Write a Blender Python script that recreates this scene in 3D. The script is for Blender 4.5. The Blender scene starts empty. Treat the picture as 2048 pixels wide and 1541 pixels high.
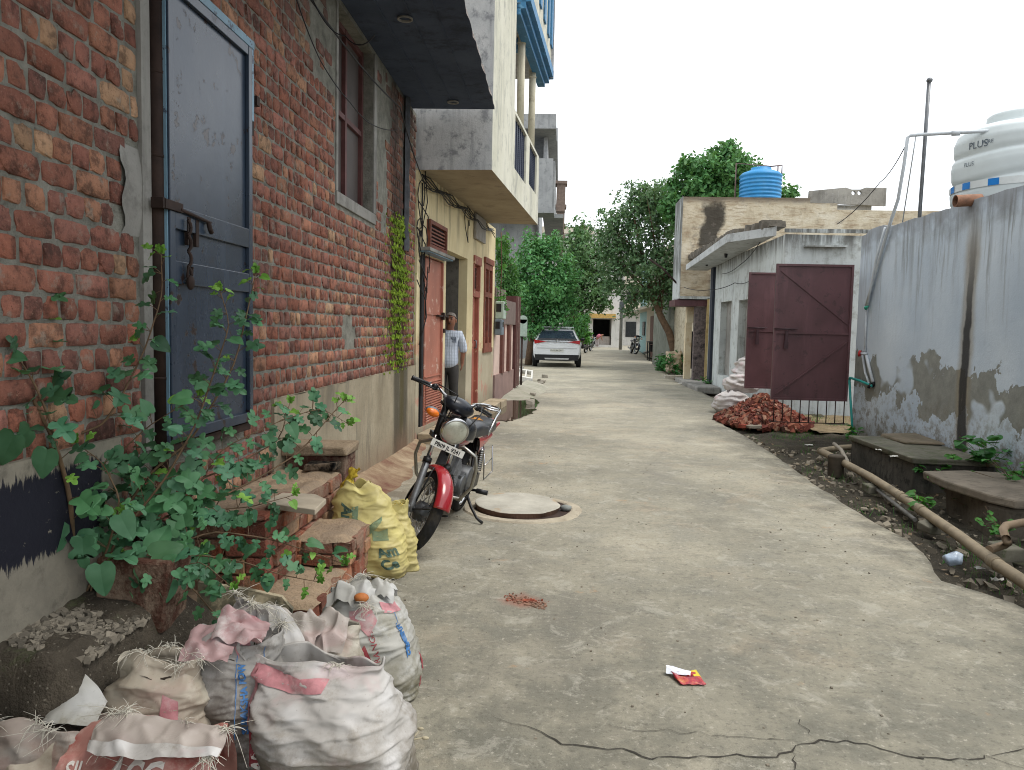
import bpy, bmesh, math, random
from mathutils import Vector, Matrix, noise
import numpy as np
R_ = math.radians
random.seed(7)
SC = bpy.context.scene
COL = SC.collection
# ------------------------------------------------------------------ camera
FPX, CX, CY, EYE = 1540.0, 1024.0, 770.5, 1.45          # focal length in photo pixels, principal point, eye height
PITCH, YAW, ROLL = R_(4.139), R_(3.398), R_(1.2)
fw = Vector((-math.sin(YAW)*math.cos(PITCH), math.cos(YAW)*math.cos(PITCH), -math.sin(PITCH)))
r0 = Vector((math.cos(YAW), math.sin(YAW), 0)); u0 = r0.cross(fw)
rt = r0*math.cos(ROLL)+u0*math.sin(ROLL); up = u0*math.cos(ROLL)-r0*math.sin(ROLL)
EYEP = Vector((0, 0, EYE))
cam = bpy.data.cameras.new('camera'); camo = bpy.data.objects.new('camera', cam); COL.objects.link(camo)
cam.sensor_width = 36.0; cam.lens = 36.0*FPX/2048.0; cam.clip_start = 0.05; cam.clip_end = 2000
camo.matrix_world = Matrix(((rt.x, up.x, -fw.x, 0), (rt.y, up.y, -fw.y, 0), (rt.z, up.z, -fw.z, EYE), (0, 0, 0, 1)))
SC.camera = camo
# ------------------------------------------------------------------ world, sun, exposure
SUN_DIR = Vector((0.42, -0.10, 0.90)).normalized()         # towards the sun, behind cloud
wd = bpy.data.worlds.new('World'); SC.world = wd; wd.use_nodes = True
nt = wd.node_tree; bg = nt.nodes['Background']
sky = nt.nodes.new('ShaderNodeTexSky'); sky.sky_type = 'NISHITA'; sky.sun_disc = False
sky.sun_elevation = math.asin(SUN_DIR.z); sky.sun_rotation = math.atan2(SUN_DIR.x, SUN_DIR.y)
sky.dust_density = 4.0; sky.air_density = 1.0
mx = nt.nodes.new('ShaderNodeMix'); mx.data_type = 'RGBA'; mx.inputs[0].default_value = 0.82   # the cloud deck over the clear sky
nt.links.new(sky.outputs[0], mx.inputs[6]); mx.inputs[7].default_value = (11.0, 11.35, 11.7, 1)
nt.links.new(mx.outputs[2], bg.inputs[0]); bg.inputs[1].default_value = 0.085
sl = bpy.data.lights.new('sun', 'SUN'); sl.energy = 1.1; sl.angle = R_(25); sl.color = (1.0, 0.96, 0.9)
so = bpy.data.objects.new('sun', sl); COL.objects.link(so); so.rotation_euler = (-SUN_DIR).to_track_quat('-Z', 'Y').to_euler()
so.location = (3, 0, 30)
SC.view_settings.view_transform = 'Standard'; SC.view_settings.look = 'None'
SC.view_settings.exposure = 0.93; SC.view_settings.gamma = 1.0
SC.render.engine = 'CYCLES'
try:
    SC.cycles.max_bounces = 6; SC.cycles.diffuse_bounces = 3; SC.cycles.glossy_bounces = 3; SC.cycles.transmission_bounces = 4
    SC.cycles.transparent_max_bounces = 6; SC.cycles.use_denoising = True; SC.cycles.filter_width = 1.05; SC.cycles.denoising_prefilter = 'ACCURATE'
except Exception: pass
# ------------------------------------------------------------------ measuring from the photograph
def ray(x, y): return fw+rt*((x-CX)/FPX)+up*((CY-y)/FPX)
def gz(x, y, z=0.0): d = ray(x, y); return EYEP+d*((z-EYE)/d.z)
def gx(x, y, X): d = ray(x, y); return EYEP+d*(X/d.x)
def gy(x, y, Y): d = ray(x, y); return EYEP+d*(Y/d.y)
def gp(x, y, P, a):
    n = Vector((math.cos(a), -math.sin(a), 0)); d = ray(x, y); P = Vector((P[0], P[1], 0)); return EYEP+d*(n.dot(P-EYEP)/n.dot(d))
V = Vector
# ------------------------------------------------------------------ mesh builder
class MB:
    def __init__(s): s.v = []; s.f = []; s.m = []; s.c = []; s.sm = []
    def face(s, pts, m=0, c=None, sm=False):
        i = len(s.v); s.v += [tuple(p) for p in pts]; s.f.append(tuple(range(i, i+len(pts)))); s.m.append(m); s.c.append(c or (1, 1, 1, 1)); s.sm.append(sm)
    def idx(s, fs, m=0, c=None, sm=False):
        for f in fs: s.f.append(tuple(f)); s.m.append(m); s.c.append(c or (1, 1, 1, 1)); s.sm.append(sm)
    def box(s, lo, hi, m=0, c=None, jit=0.0):
        x0, y0, z0 = lo; x1, y1, z1 = hi; i = len(s.v)
        P = [(x0,y0,z0),(x1,y0,z0),(x1,y1,z0),(x0,y1,z0),(x0,y0,z1),(x1,y0,z1),(x1,y1,z1),(x0,y1,z1)]
        if jit: P = [tuple(a+random.uniform(-jit, jit) for a in p) for p in P]
        s.v += P
        s.idx([[i+k for k in q] for q in ((3,2,1,0),(4,5,6,7),(0,1,5,4),(1,2,6,5),(2,3,7,6),(3,0,4,7))], m, c)
        return s
    def obox(s, o, ax, ay, az, m=0, c=None, jit=0.0):    # o = centre, three half-axis vectors
        i = len(s.v); o = V(o)
        for sx, sy, sz in ((-1,-1,-1),(1,-1,-1),(1,1,-1),(-1,1,-1),(-1,-1,1),(1,-1,1),(1,1,1),(-1,1,1)):
            p = o+ax*sx+ay*sy+az*sz
            if jit: p = p+V([random.uniform(-jit, jit) for _ in range(3)])
            s.v.append(tuple(p))
        s.idx([[i+k for k in q] for q in ((3,2,1,0),(4,5,6,7),(0,1,5,4),(1,2,6,5),(2,3,7,6),(3,0,4,7))], m, c); return s
    def grid(s, fn, nu, nv, m=0, c=None, closeu=False, sm=True, flip=False):
        i = len(s.v); cols = nu if closeu else nu+1
        for b in range(nv+1):
            for a in range(cols): s.v.append(tuple(fn(a/nu, b/nv)))
        fs = []
        for b in range(nv):
            for a in range(nu):
                q = [i+b*cols+a, i+b*cols+(a+1) % cols, i+(b+1)*cols+(a+1) % cols, i+(b+1)*cols+a]
                fs.append(q[::-1] if flip else q)
        s.idx(fs, m, c, sm); return s
    def tube(s, pts, r, n=8, m=0, cap=True, c=None, sm=True):
        pts = [V(p) for p in pts]; k = len(pts)
        rs = list(r) if hasattr(r, '__len__') else [r]*k
        t0 = (pts[1]-pts[0]).normalized(); ref = V((0,0,1)) if abs(t0.z) < .9 else V((1,0,0))
        a = t0.cross(ref).normalized(); i = len(s.v)
        for j in range(k):
            t = (pts[min(j+1,k-1)]-pts[max(j-1,0)]).normalized()
            a = (a-t*a.dot(t)).normalized(); b = t.cross(a)
            for q in range(n):
                w = 2*math.pi*q/n; s.v.append(tuple(pts[j]+(a*math.cos(w)+b*math.sin(w))*rs[j]))
        fs = []
        for j in range(k-1):
            for q in range(n): fs.append([i+j*n+q, i+j*n+(q+1) % n, i+(j+1)*n+(q+1) % n, i+(j+1)*n+q])
        s.idx(fs, m, c, sm)
        if cap:
            s.idx([[i+q for q in range(n)][::-1], [i+(k-1)*n+q for q in range(n)]], m, c)
        return s
    def lathe(s, prof, n, o=(0,0,0), ax=(0,0,1), m=0, c=None, sm=True, caps=False):
        o = V(o); ax = V(ax).normalized(); ref = V((0,0,1)) if abs(ax.z) < .9 else V((1,0,0))
        a = ax.cross(ref).normalized(); b = ax.cross(a); i = len(s.v); k = len(prof)
        for r, h in prof:
            for q in range(n):
                w = 2*math.pi*q/n; s.v.append(tuple(o+ax*h+(a*math.cos(w)+b*math.sin(w))*r))
        s.idx([[i+j*n+q, i+(j+1)*n+q, i+(j+1)*n+(q+1) % n, i+j*n+(q+1) % n] for j in range(k-1) for q in range(n)], m, c, sm)
        if caps: s.idx([[i+q for q in range(n)], [i+(k-1)*n+q for q in range(n)][::-1]], m, c)
        return s
    def prism(s, poly, z0, z1, m=0, c=None):              # poly in XY
        n = len(poly); i = len(s.v)
        s.v += [(p[0], p[1], z0) for p in poly]+[(p[0], p[1], z1) for p in poly]
        s.idx([[i+k for k in range(n)][::-1], [i+n+k for k in range(n)]]+[[i+k, i+(k+1) % n, i+n+(k+1) % n, i+n+k] for k in range(n)], m, c); return s
    def xf(s, fn): s.v = [tuple(fn(V(p))) for p in s.v]; return s
    def ball(s, o, rx, ry, rz, n=12, k=8, m=0, c=None):
        o = V(o)
        def fn(u, v):
            a = 2*math.pi*u; b = math.pi*(v-.5)
            return o+V((rx*math.cos(b)*math.cos(a), ry*math.cos(b)*math.sin(a), rz*math.sin(b)))
        return s.grid(fn, n, k, m, c, closeu=True)
    def build(s, name, mats, parent=None, bevel=0.0, subs=0, smooth=None, weld=False):
        me = bpy.data.meshes.new(name); me.from_pydata(s.v, [], s.f)
        if not isinstance(mats, (list, tuple)): mats = [mats]
        for m in mats: me.materials.append(m)
        me.polygons.foreach_set('material_index', s.m)
        me.polygons.foreach_set('use_smooth', [bool(x) if smooth is None else smooth for x in s.sm])
        if any(c != (1,1,1,1) for c in s.c):
            at = me.attributes.new('fcol', 'FLOAT_COLOR', 'FACE'); at.data.foreach_set('color', [x for c in s.c for x in c])
        me.update()
        if weld:
            b = bmesh.new(); b.from_mesh(me); bmesh.ops.remove_doubles(b, verts=b.verts, dist=1e-4); bmesh.ops.recalc_face_normals(b, faces=b.faces); b.to_mesh(me); b.free()
        o = bpy.data.objects.new(name, me); COL.objects.link(o)
        if bevel:
            md = o.modifiers.new('bevel', 'BEVEL'); md.width = bevel; md.segments = 2; md.limit_method = 'ANGLE'; md.angle_limit = R_(40)
        if subs:
            md = o.modifiers.new('subd', 'SUBSURF'); md.levels = subs; md.render_levels = subs
        if parent is not None:
            o.parent = parent
            o.matrix_parent_inverse = BASE.get(parent.name, Matrix.Identity(4)).inverted()
        BASE[o.name] = Matrix.Identity(4)
        return o
BASE = {}
def tag(o, label, cat, group=None, kind=None):
    if label: o['label'] = label
    if cat: o['category'] = cat
    if group: o['group'] = group
    if kind: o['kind'] = kind
    return o
def thing(name, label, cat, loc=(0,0,0), group=None):
    """an Empty at the base of a thing; its parts are built in world coordinates"""
    o = bpy.data.objects.new(name, None); COL.objects.link(o); o.location = loc; o.empty_display_size = .2
    BASE[o.name] = Matrix.Translation(V(loc))
    return tag(o, label, cat, group)
def struct(o): o['kind'] = 'structure'; return o
# ------------------------------------------------------------------ materials
def c(r, g, b):
    f = lambda x: (x/255/12.92) if x/255 <= .04045 else ((x/255+.055)/1.055)**2.4
    return (f(r), f(g), f(b), 1)
class NM:
    def __init__(s, name):
        s.mat = bpy.data.materials.new(name); s.mat.use_nodes = True; s.nt = s.mat.node_tree
        s.bsdf = s.nt.nodes['Principled BSDF']; s.out = s.nt.nodes['Material Output']
        s.tc = s.nt.nodes.new('ShaderNodeTexCoord'); s.pos = s.tc.outputs['Object']
    def n(s, t): return s.nt.nodes.new(t)
    def put(s, sock, v):
        if hasattr(v, 'is_output') or isinstance(v, bpy.types.NodeSocket): s.nt.links.new(v, sock)
        else:
            if isinstance(v, tuple) and len(v) == 3 and sock.type == 'RGBA': v = (*v, 1)
            sock.default_value = v
    def scale(s, sc, vec=None, loc=(0,0,0)):
        m = s.n('ShaderNodeMapping'); s.put(m.inputs[0], vec or s.pos); m.inputs['Scale'].default_value = sc; m.inputs['Location'].default_value = loc; return m.outputs[0]
    def noise(s, sc, det=4, rough=.6, vec=None, dist=0.0):
        n = s.n('ShaderNodeTexNoise'); s.put(n.inputs['Vector'], vec or s.pos); n.inputs['Scale'].default_value = sc
        n.inputs['Detail'].default_value = det; n.inputs['Roughness'].default_value = rough; n.inputs['Distortion'].default_value = dist; return n.outputs[0]
    def ridge(s, sc, det=4, rough=.5, vec=None):
        n = s.n('ShaderNodeTexNoise'); n.noise_type = 'RIDGED_MULTIFRACTAL'; s.put(n.inputs['Vector'], vec or s.pos); n.inputs['Scale'].default_value = sc; n.inputs['Detail'].default_value = det; n.inputs['Roughness'].default_value = rough; return n.outputs[0]
    def vor(s, sc, feat='F1', vec=None, out=0, rnd=1.0):
        n = s.n('ShaderNodeTexVoronoi'); n.feature = feat; s.put(n.inputs['Vector'], vec or s.pos); n.inputs['Scale'].default_value = sc; n.inputs['Randomness'].default_value = rnd; return n.outputs[out]
    def wave(s, sc, dist=2.0, dirn='Z', vec=None, prof='SIN'):
        n = s.n('ShaderNodeTexWave'); n.bands_direction = dirn; n.wave_profile = prof; s.put(n.inputs['Vector'], vec or s.pos); n.inputs['Scale'].default_value = sc; n.inputs['Distortion'].default_value = dist; n.inputs['Detail'].default_value = 2; return n.outputs[1]
    def st(s, v, a, b, lo=0.0, hi=1.0):           # smoothstep a..b -> lo..hi
        n = s.n('ShaderNodeMapRange'); n.interpolation_type = 'SMOOTHSTEP'; s.put(n.inputs[0], v)
        if a > b: a, b, lo, hi = b, a, hi, lo
        n.inputs[1].default_value = a; n.inputs[2].default_value = b; n.inputs[3].default_value = lo; n.inputs[4].default_value = hi; return n.outputs[0]
    def m(s, op, a, b=0.0):
        n = s.n('ShaderNodeMath'); n.operation = op; s.put(n.inputs[0], a); s.put(n.inputs[1], b); return n.outputs[0]
    def mul(s, *a):
        r = a[0]
        for b in a[1:]: r = s.m('MULTIPLY', r, b)
        return r
    def mix(s, f, a, b, blend='MIX'):
        n = s.n('ShaderNodeMix'); n.data_type = 'RGBA'; n.blend_type = blend; s.put(n.inputs[0], f); s.put(n.inputs[6], a); s.put(n.inputs[7], b); return n.outputs[2]
    def ramp(s, f, stops):
        n = s.n('ShaderNodeValToRGB'); s.put(n.inputs[0], f); e = n.color_ramp.elements
        while len(e) < len(stops): e.new(.5)
        for i, (p, col) in enumerate(stops): e[i].position = p; e[i].color = col
        return n.outputs[0]
    def xyz(s, vec=None):
        n = s.n('ShaderNodeSeparateXYZ'); s.put(n.inputs[0], vec or s.pos); return n.outputs
    def attr(s, nm='fcol'):
        n = s.n('ShaderNodeAttribute'); n.attribute_name = nm; return n.outputs[0]
    def bumpn(s, h, strength, dist=.01, prev=None):
        n = s.n('ShaderNodeBump'); n.inputs['Strength'].default_value = strength; n.inputs['Distance'].default_value = dist; s.put(n.inputs['Height'], h)
        if prev is not None: s.put(n.inputs['Normal'], prev)
        return n.outputs[0]
    def fin(s, col, rough=.8, metal=0.0, bump=None, spec=.4, coat=0.0):
        b = s.bsdf; s.put(b.inputs['Base Color'], col); s.put(b.inputs['Roughness'], rough); s.put(b.inputs['Metallic'], metal)
        b.inputs['Specular IOR Level'].default_value = spec; b.inputs['Coat Weight'].default_value = coat
        if bump is not None: s.put(b.inputs['Normal'], bump)
        return s.mat
MATS = {}
def simple(name, col, rough=.6, metal=0.0, var=.18, sc=9.0, dirt=None, dirtamt=.35, bump=.15, bsc=60, spec=.4, coat=0.0):
    """one plain colour with patchy variation, a dirt tone and fine bump"""
    if name in MATS: return MATS[name]
    k = NM(name); n1 = k.noise(sc, 5, .65)
    dk = tuple(x*(1-var*1.6) for x in col[:3])+(1,); lt = tuple(min(1, x*(1+var)) for x in col[:3])+(1,)
    cc = k.ramp(n1, [(.3, dk), (.7, lt)])
    if dirt is not None: cc = k.mix(k.m('MULTIPLY', k.st(k.noise(sc*.6, 6, .7, k.scale((1,1,1), loc=(3.1,7.7,1.3))), .48, .7), dirtamt), cc, dirt)
    bp = k.bumpn(k.noise(bsc, 4, .7), bump, .004) if bump else None
    MATS[name] = k.fin(cc, k.m('ADD', k.m('MULTIPLY', k.noise(sc*2, 3), .18), rough-.09), metal, bp, spec, coat); return MATS[name]
# ================================================================== MATERIALS OF THE PLACE
def mat_concrete_road():
    k = NM('road_concrete'); x, y, z = k.xyz()
    big = k.noise(.55, 5, .6); mid = k.noise(2.6, 6, .68); fine = k.noise(34, 5, .75)
    cc = k.ramp(big, [(.32, c(120,117,104)), (.5, c(149,144,127)), (.66, c(169,162,143))])
    cc = k.mix(k.mul(k.st(mid, .46, .66), .32), cc, c(126,126,119))
    cc = k.mix(k.mul(k.st(k.noise(1.3, 6, .72, k.scale((1,1,1), loc=(9,4,2))), .54, .68), .34), cc, c(172,156,132))     # sandy film
    cc = k.mix(k.mul(k.st(k.noise(.8, 6, .7, k.scale((1,.5,1), loc=(3,14,2))), .53, .72), .42), cc, c(98,94,86))          # damp, grimy
    edge = k.mul(k.st(x, -.55, -1.5), k.st(k.noise(1.7, 5, .7), .35, .62))
    cc = k.mix(k.mul(edge, .55), cc, c(108,92,74))
    rim = k.mul(k.st(k.m('ADD', x, k.mul(k.noise(1.4, 5, .7), .9)), 2.35, 3.1), k.st(y, 14, 11), k.st(mid, .36, .58)); cc = k.mix(k.mul(rim, .75), cc, c(92,88,76))
    near = k.mul(k.st(y, 5.6, 2.2), k.st(k.m('ADD', k.mul(mid, .6), k.mul(big, .5)), .44, .64)); cc = k.mix(k.mul(near, .72), cc, c(96,95,84))  # real grey-green patches, strengthened near the camera to put vignette darkening into the colour
    cc = k.mix(k.mul(k.st(fine, .53, .68), .60), cc, c(82,79,71)); cc = k.mix(k.mul(k.st(fine, .44, .30), .55), cc, c(196,189,174)); f2 = k.noise(11, 6, .75, k.scale((1,1,1), loc=(1,7,3))); cc = k.mix(k.mul(k.st(f2, .54, .68), .45), cc, c(96,93,82)); m4 = k.noise(5.5, 7, .78, k.scale((1,1,1), loc=(4,2,7)), .6); cc = k.mix(k.mul(k.st(m4, .53, .62), .42), cc, c(176,172,158)); cc = k.mix(k.mul(k.st(m4, .45, .36), .42), cc, c(108,105,94)); cc = k.mix(k.mul(k.st(k.noise(2.3, 5, .7, k.scale((1,1,1), loc=(8,8,2))), .66, .74), .5), cc, c(176,136,92)); rd = k.m('ADD', k.m('ABSOLUTE', k.m('ADD', x, .16)), k.m('ABSOLUTE', k.m('SUBTRACT', y, 4.03))); cc = k.mix(k.mul(k.st(k.m('ADD', rd, k.mul(k.noise(14, 4), .12)), .24, .10), .55), cc, c(158,92,70))
    speck = k.vor(95, vec=k.scale((1,1,.2))); cc = k.mix(k.mul(k.st(speck, .22, .10), k.st(mid, .4, .6), .5), cc, c(70,66,60))
    h = k.m('ADD', k.mul(fine, .6), k.m('ADD', k.mul(mid, 1.0), k.mul(k.noise(140, 3, .7), .35)))
    wet = k.st(k.noise(.8, 6, .7, k.scale((1,.5,1), loc=(3,14,2))), .53, .68)
    return k.fin(cc, k.m('SUBTRACT', k.m('ADD', k.mul(mid, .2), .72), k.mul(wet, .12)), 0, k.bumpn(h, .8, .012), .35)
def mat_soil(name='soil_dark', base=(82,74,62), lit=(112,100,82)):
    k = NM(name); n1 = k.noise(3, 6, .7); n2 = k.noise(26, 6, .75)
    cc = k.ramp(n1, [(.3, c(*[v*.72 for v in base])), (.5, c(*base)), (.72, c(*lit))])
    cc = k.mix(k.mul(k.st(n2, .5, .7), .5), cc, c(56,50,43)); cc = k.mix(k.mul(k.st(k.noise(5, 5, .7, k.scale((1,1,1), loc=(4,4,4))), .56, .68), .55), cc, c(78,88,56))
    cc = k.mix(k.mul(k.st(k.vor(48), .2, .1), .5), cc, c(150,144,130))
    return k.fin(cc, .92, 0, k.bumpn(k.m('ADD', n2, k.noise(90, 3)), .8, .02), .2)
def mat_brick():
    k = NM('brick_clay'); x, y, z = k.xyz(); a = k.attr(); n = k.noise(14, 6, .7); n2 = k.noise(60, 4, .75); pit = k.vor(70)
    cc = k.mix(1.0, a, k.ramp(n, [(.26, (.56,.53,.52,1)), (.46, (.98,.98,.98,1)), (.70, (1.34,1.32,1.28,1))]), 'MULTIPLY')
    cc = k.mix(k.mul(k.st(k.noise(5, 6, .75), .54, .68), .55), cc, c(68,52,46)); ck = k.ridge(16, 4, .6); cc = k.mix(k.mul(k.st(ck, .32, .16), k.st(n, .52, .38), .45), cc, c(52,40,36)); cc = k.mix(k.mul(k.st(n2, .60, .74), .5), cc, c(60,44,38))
    cc = k.mix(k.mul(k.st(k.noise(9, 5, .7, k.scale((1,1,1), loc=(5,5,5))), .56, .66), .5), cc, c(142,138,126))     # smeared mortar
    damp = k.mul(k.st(k.m('ABSOLUTE', k.m('SUBTRACT', y, 8.32)), .62, .22), k.st(k.noise(2.2, 5, .7, k.scale((1,1,.35))), .30, .56))
    cc = k.mix(k.mul(damp, .72), cc, c(46,40,36))
    cc = k.mix(k.mul(k.st(z, 3.0, 3.8), k.st(k.noise(1.6, 5), .35, .6), .75), cc, c(86,80,76))
    cc = k.mix(k.mul(k.st(pit, .16, .06), k.st(n, .45, .6), .6), cc, c(52,40,36)); cc = k.mix(k.mul(k.st(k.noise(90, 3, .7), .60, .72), .45), cc, c(176,150,128))
    return k.fin(cc, .9, 0, k.bumpn(k.m('ADD', k.m('ADD', n, n2), k.mul(k.st(pit, .0, .2), .5)), .9, .009), .25)
def mat_mortar():
    k = NM('mortar_cement'); x, y, z = k.xyz(); n = k.noise(8, 6, .7); n2 = k.noise(55, 5, .75)
    cc = k.ramp(n, [(.28, c(104,104,96)), (.5, c(136,135,125)), (.72, c(160,158,147))]); cc = k.mix(k.mul(k.st(n2, .56, .7), .5), cc, c(62,58,53))
    damp = k.mul(k.st(k.m('ABSOLUTE', k.m('SUBTRACT', y, 8.32)), .62, .2), k.st(k.noise(2.2, 5, .7, k.scale((1,1,.35))), .32, .56))
    cc = k.mix(k.mul(damp, .8), cc, c(38,36,32))
    return k.fin(cc, .95, 0, k.bumpn(k.m('ADD', n, n2), 1.0, .02), .2)
def mat_dado():
    k = NM('plaster_dado'); x, y, z = k.xyz(); n = k.noise(1.3, 6, .65); st = k.noise(3.2, 6, .7, k.scale((1,1.6,.28)))
    cc = k.ramp(n, [(.3, c(132,122,102)), (.52, c(158,148,127)), (.72, c(176,168,147))]); cc = k.mix(k.mul(k.st(st, .5, .66), .6), cc, c(112,106,92))
    cc = k.mix(k.mul(k.st(k.noise(18, 5, .75), .56, .7), .35), cc, c(98,92,80))
    stain = k.mul(k.st(k.m('ABSOLUTE', k.m('SUBTRACT', y, 8.45)), .46, .3), k.st(st, .22, .46)); cc = k.mix(k.mul(stain, .85), cc, c(60,56,44))
    s2 = k.mul(k.st(k.m('ABSOLUTE', k.m('SUBTRACT', y, 8.5)), .16, .05), k.st(z, .15, .4)); cc = k.mix(k.mul(s2, .7), cc, c(76,68,34))
    s3 = k.mul(k.st(k.m('ABSOLUTE', k.m('SUBTRACT', y, 5.9)), .5, .2), k.st(z, .55, .9), k.st(st, .4, .55)); cc = k.mix(k.mul(s3, .55), cc, c(98,94,84))
    cc = k.mix(k.mul(k.st(z, .42, .06), k.st(n, .3, .55), .6), cc, c(120,92,72))
    h = k.m('ADD', k.noise(16, 5, .7), k.mul(k.noise(70, 4), .5))
    return k.fin(cc, .9, 0, k.bumpn(h, .45, .012), .25)
def mat_plain_plaster(name, a, b, d, streak=None, top=None, sc=1.2, amt=.6, streaksc=(2.2,2.2,.25)):
    k = NM(name); x, y, z = k.xyz(); n = k.noise(sc, 6, .65); st = k.noise(3.0, 6, .7, k.scale(streaksc))
    cc = k.ramp(n, [(.3, b), (.6, a)]); cc = k.mix(k.mul(k.st(k.noise(sc*3.3, 6, .72, k.scale((1,1,1), loc=(2,5,8))), .50, .68), amt), cc, d)
    if streak is not None: cc = k.mix(k.mul(k.st(st, .50, .68), streak), cc, d)
    if top is not None: cc = k.mix(k.mul(k.st(z, top-.45, top), k.st(st, .34, .56), .8), cc, c(74,72,68))
    cc = k.mix(k.mul(k.st(k.noise(40, 5, .75), .57, .72), .28), cc, tuple(v*.55 for v in d[:3])+(1,))
    return k.fin(cc, .9, 0, k.bumpn(k.m('ADD', k.noise(22, 5, .7), k.mul(k.noise(85, 3), .5)), .35, .01), .25)
def mat_whitewash():
    k = NM('whitewash_wall'); x, y, z = k.xyz(); n = k.noise(.9, 5, .6); st = k.noise(2.4, 6, .7, k.scale((1,2.6,.16))); st2 = k.noise(5.5, 6, .7, k.scale((1,2.2,.12), loc=(0,6,0)))
    cc = k.ramp(n, [(.3, c(184,198,212)), (.65, c(208,219,229))])
    cc = k.mix(k.mul(k.st(st, .47, .66), k.st(z, 1.5, 2.8), .62), cc, c(126,130,132))
    cc = k.mix(k.mul(k.st(st2, .56, .66), k.st(z, 1.0, 2.9), .6), cc, c(112,112,108))
    cc = k.mix(k.mul(k.st(k.m('ADD', z, k.mul(k.noise(2.5, 5), .7)), 2.88, 3.25), .75), cc, c(104,102,98))
    edge = k.noise(2.1, 6, .62, k.scale((1,1,1.0), loc=(0,3,1)))
    # bare cement where the wash has fallen off: a band between about 0.5 and 1.3 m with a torn outline
    bandc = k.m('ADD', k.mul(y, .03), .62)
    d = k.m('ABSOLUTE', k.m('SUBTRACT', z, bandc)); mask = k.st(k.m('SUBTRACT', k.mul(edge, 1.45), d), .45, .465)
    mask = k.mul(mask, k.st(k.noise(1.0, 3, .5, k.scale((1,1,1), loc=(0,.9,4))), .40, .44))
    cc = k.mix(k.mul(mask, .92), cc, k.ramp(k.noise(7, 5, .7), [(.3, c(118,118,110)), (.7, c(148,148,138))]))
    low = k.mul(k.st(k.noise(9, 6, .75), .46, .62), k.st(z, .95, .3), .75); cc = k.mix(low, cc, c(122,114,98))
    cc = k.mix(k.mul(k.st(z, .42, .05), k.st(edge, .3, .55), .75), cc, c(104,98,78))
    cc = k.mix(k.mul(k.st(k.noise(26, 5, .75), .57, .7), k.st(z, .9, .4), .6), cc, c(90,86,74))
    # the black run under the spout at y = 8.5
    wob = k.m('ADD', k.m('SUBTRACT', y, 8.42), k.mul(k.m('SUBTRACT', k.noise(2.2, 4), .5), .16)); aw = k.m('ABSOLUTE', wob)
    halo = k.mul(k.st(aw, .19, .07), k.st(z, 2.9, 2.3), .6); cc = k.mix(halo, cc, c(150,136,110))
    run = k.mul(k.st(k.m('ADD', aw, k.mul(z, .018)), .115, .075), k.st(z, 2.95, 1.5), k.st(k.noise(6, 5, .7, k.scale((1,1,.3))), .22, .42)); cc = k.mix(k.mul(run, .9), cc, c(38,38,40))
    h = k.m('ADD', k.mul(mask, -1.6), k.m('ADD', k.noise(14, 5, .7), k.mul(k.noise(60, 4), .5)))
    return k.fin(cc, .85, 0, k.bumpn(h, .4, .01), .3)
def mat_painted_metal(name, col, chip, rough=.5, amt=.5, streaks=True):
    k = NM(name); n = k.noise(2.2, 5, .6); st = k.noise(3, 5, .65, k.scale((1.5,1.5,.2)))
    cc = k.ramp(n, [(.3, tuple(v*.78 for v in col[:3])+(1,)), (.7, tuple(v*1.2 for v in col[:3])+(1,))])
    if streaks: cc = k.mix(k.mul(k.st(st, .5, .7), .35), cc, tuple(min(1, v*1.7+.01) for v in col[:3])+(1,))
    ch = k.st(k.m('ADD', k.noise(7, 6, .68), k.mul(k.noise(24, 3), .18)), .690, .705)
    cc = k.mix(k.mul(ch, amt), cc, chip); cc = k.mix(k.mul(k.st(k.noise(38, 4, .7), .66, .72), amt*.7), cc, chip)
    return k.fin(cc, k.m('ADD', k.mul(n, .2), rough-.1), 0, k.bumpn(k.m('ADD', k.mul(ch, -1.0), k.noise(9, 3)), .25, .004), .45)
def mat_leaf(name, a, b, trans=.25, rough=.5):
    k = NM(name); at = k.attr(); cc = k.mix(1.0, k.ramp(k.noise(9, 3), [(.3, a), (.7, b)]), at, 'MULTIPLY')
    k.fin(cc, rough, 0, None, .35)
    tr = k.n('ShaderNodeBsdfTranslucent'); k.put(tr.inputs[0], k.mix(.5, cc, (.12,.20,.02,1))); ms = k.n('ShaderNodeMixShader'); ms.inputs[0].default_value = trans
    k.nt.links.new(k.bsdf.outputs[0], ms.inputs[1]); k.nt.links.new(tr.outputs[0], ms.inputs[2]); k.nt.links.new(ms.outputs[0], k.out.inputs[0]); return k.mat
m_road = mat_concrete_road(); m_soil = mat_soil(); m_brick = mat_brick(); m_mortar = mat_mortar(); m_dado = mat_dado()
m_white = mat_whitewash()
m_cement = mat_plain_plaster('cement_render', c(148,146,140), c(118,116,111), c(92,90,85), .4)
m_cementblue = mat_plain_plaster('weathered_cement', c(190,191,190), c(160,163,165), c(112,114,118), .45, sc=1.8, amt=.75)
m_beige = mat_plain_plaster('beige_wall', c(214,200,160), c(198,182,142), c(150,136,108), .5)
m_beigeside = mat_plain_plaster('beige_parapet', c(206,204,188), c(188,186,168), c(142,142,134), .6)
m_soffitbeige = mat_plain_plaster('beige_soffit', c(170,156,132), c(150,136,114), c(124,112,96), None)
m_greyb = mat_plain_plaster('grey_house_wall', c(158,160,160), c(136,138,139), c(108,110,112), .45)
m_yellow = mat_plain_plaster('flaking_yellow_wash', c(206,198,176), c(184,172,146), c(126,108,86), .35, sc=2.2, amt=.8, streaksc=(.8,.8,2.6))
m_whiteb = mat_plain_plaster('white_house_wall', c(196,202,200), c(178,184,184), c(126,126,118), .55, 3.3)
m_dark = simple('dark_interior', c(34,34,36), .9, var=.1, bump=0)
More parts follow.
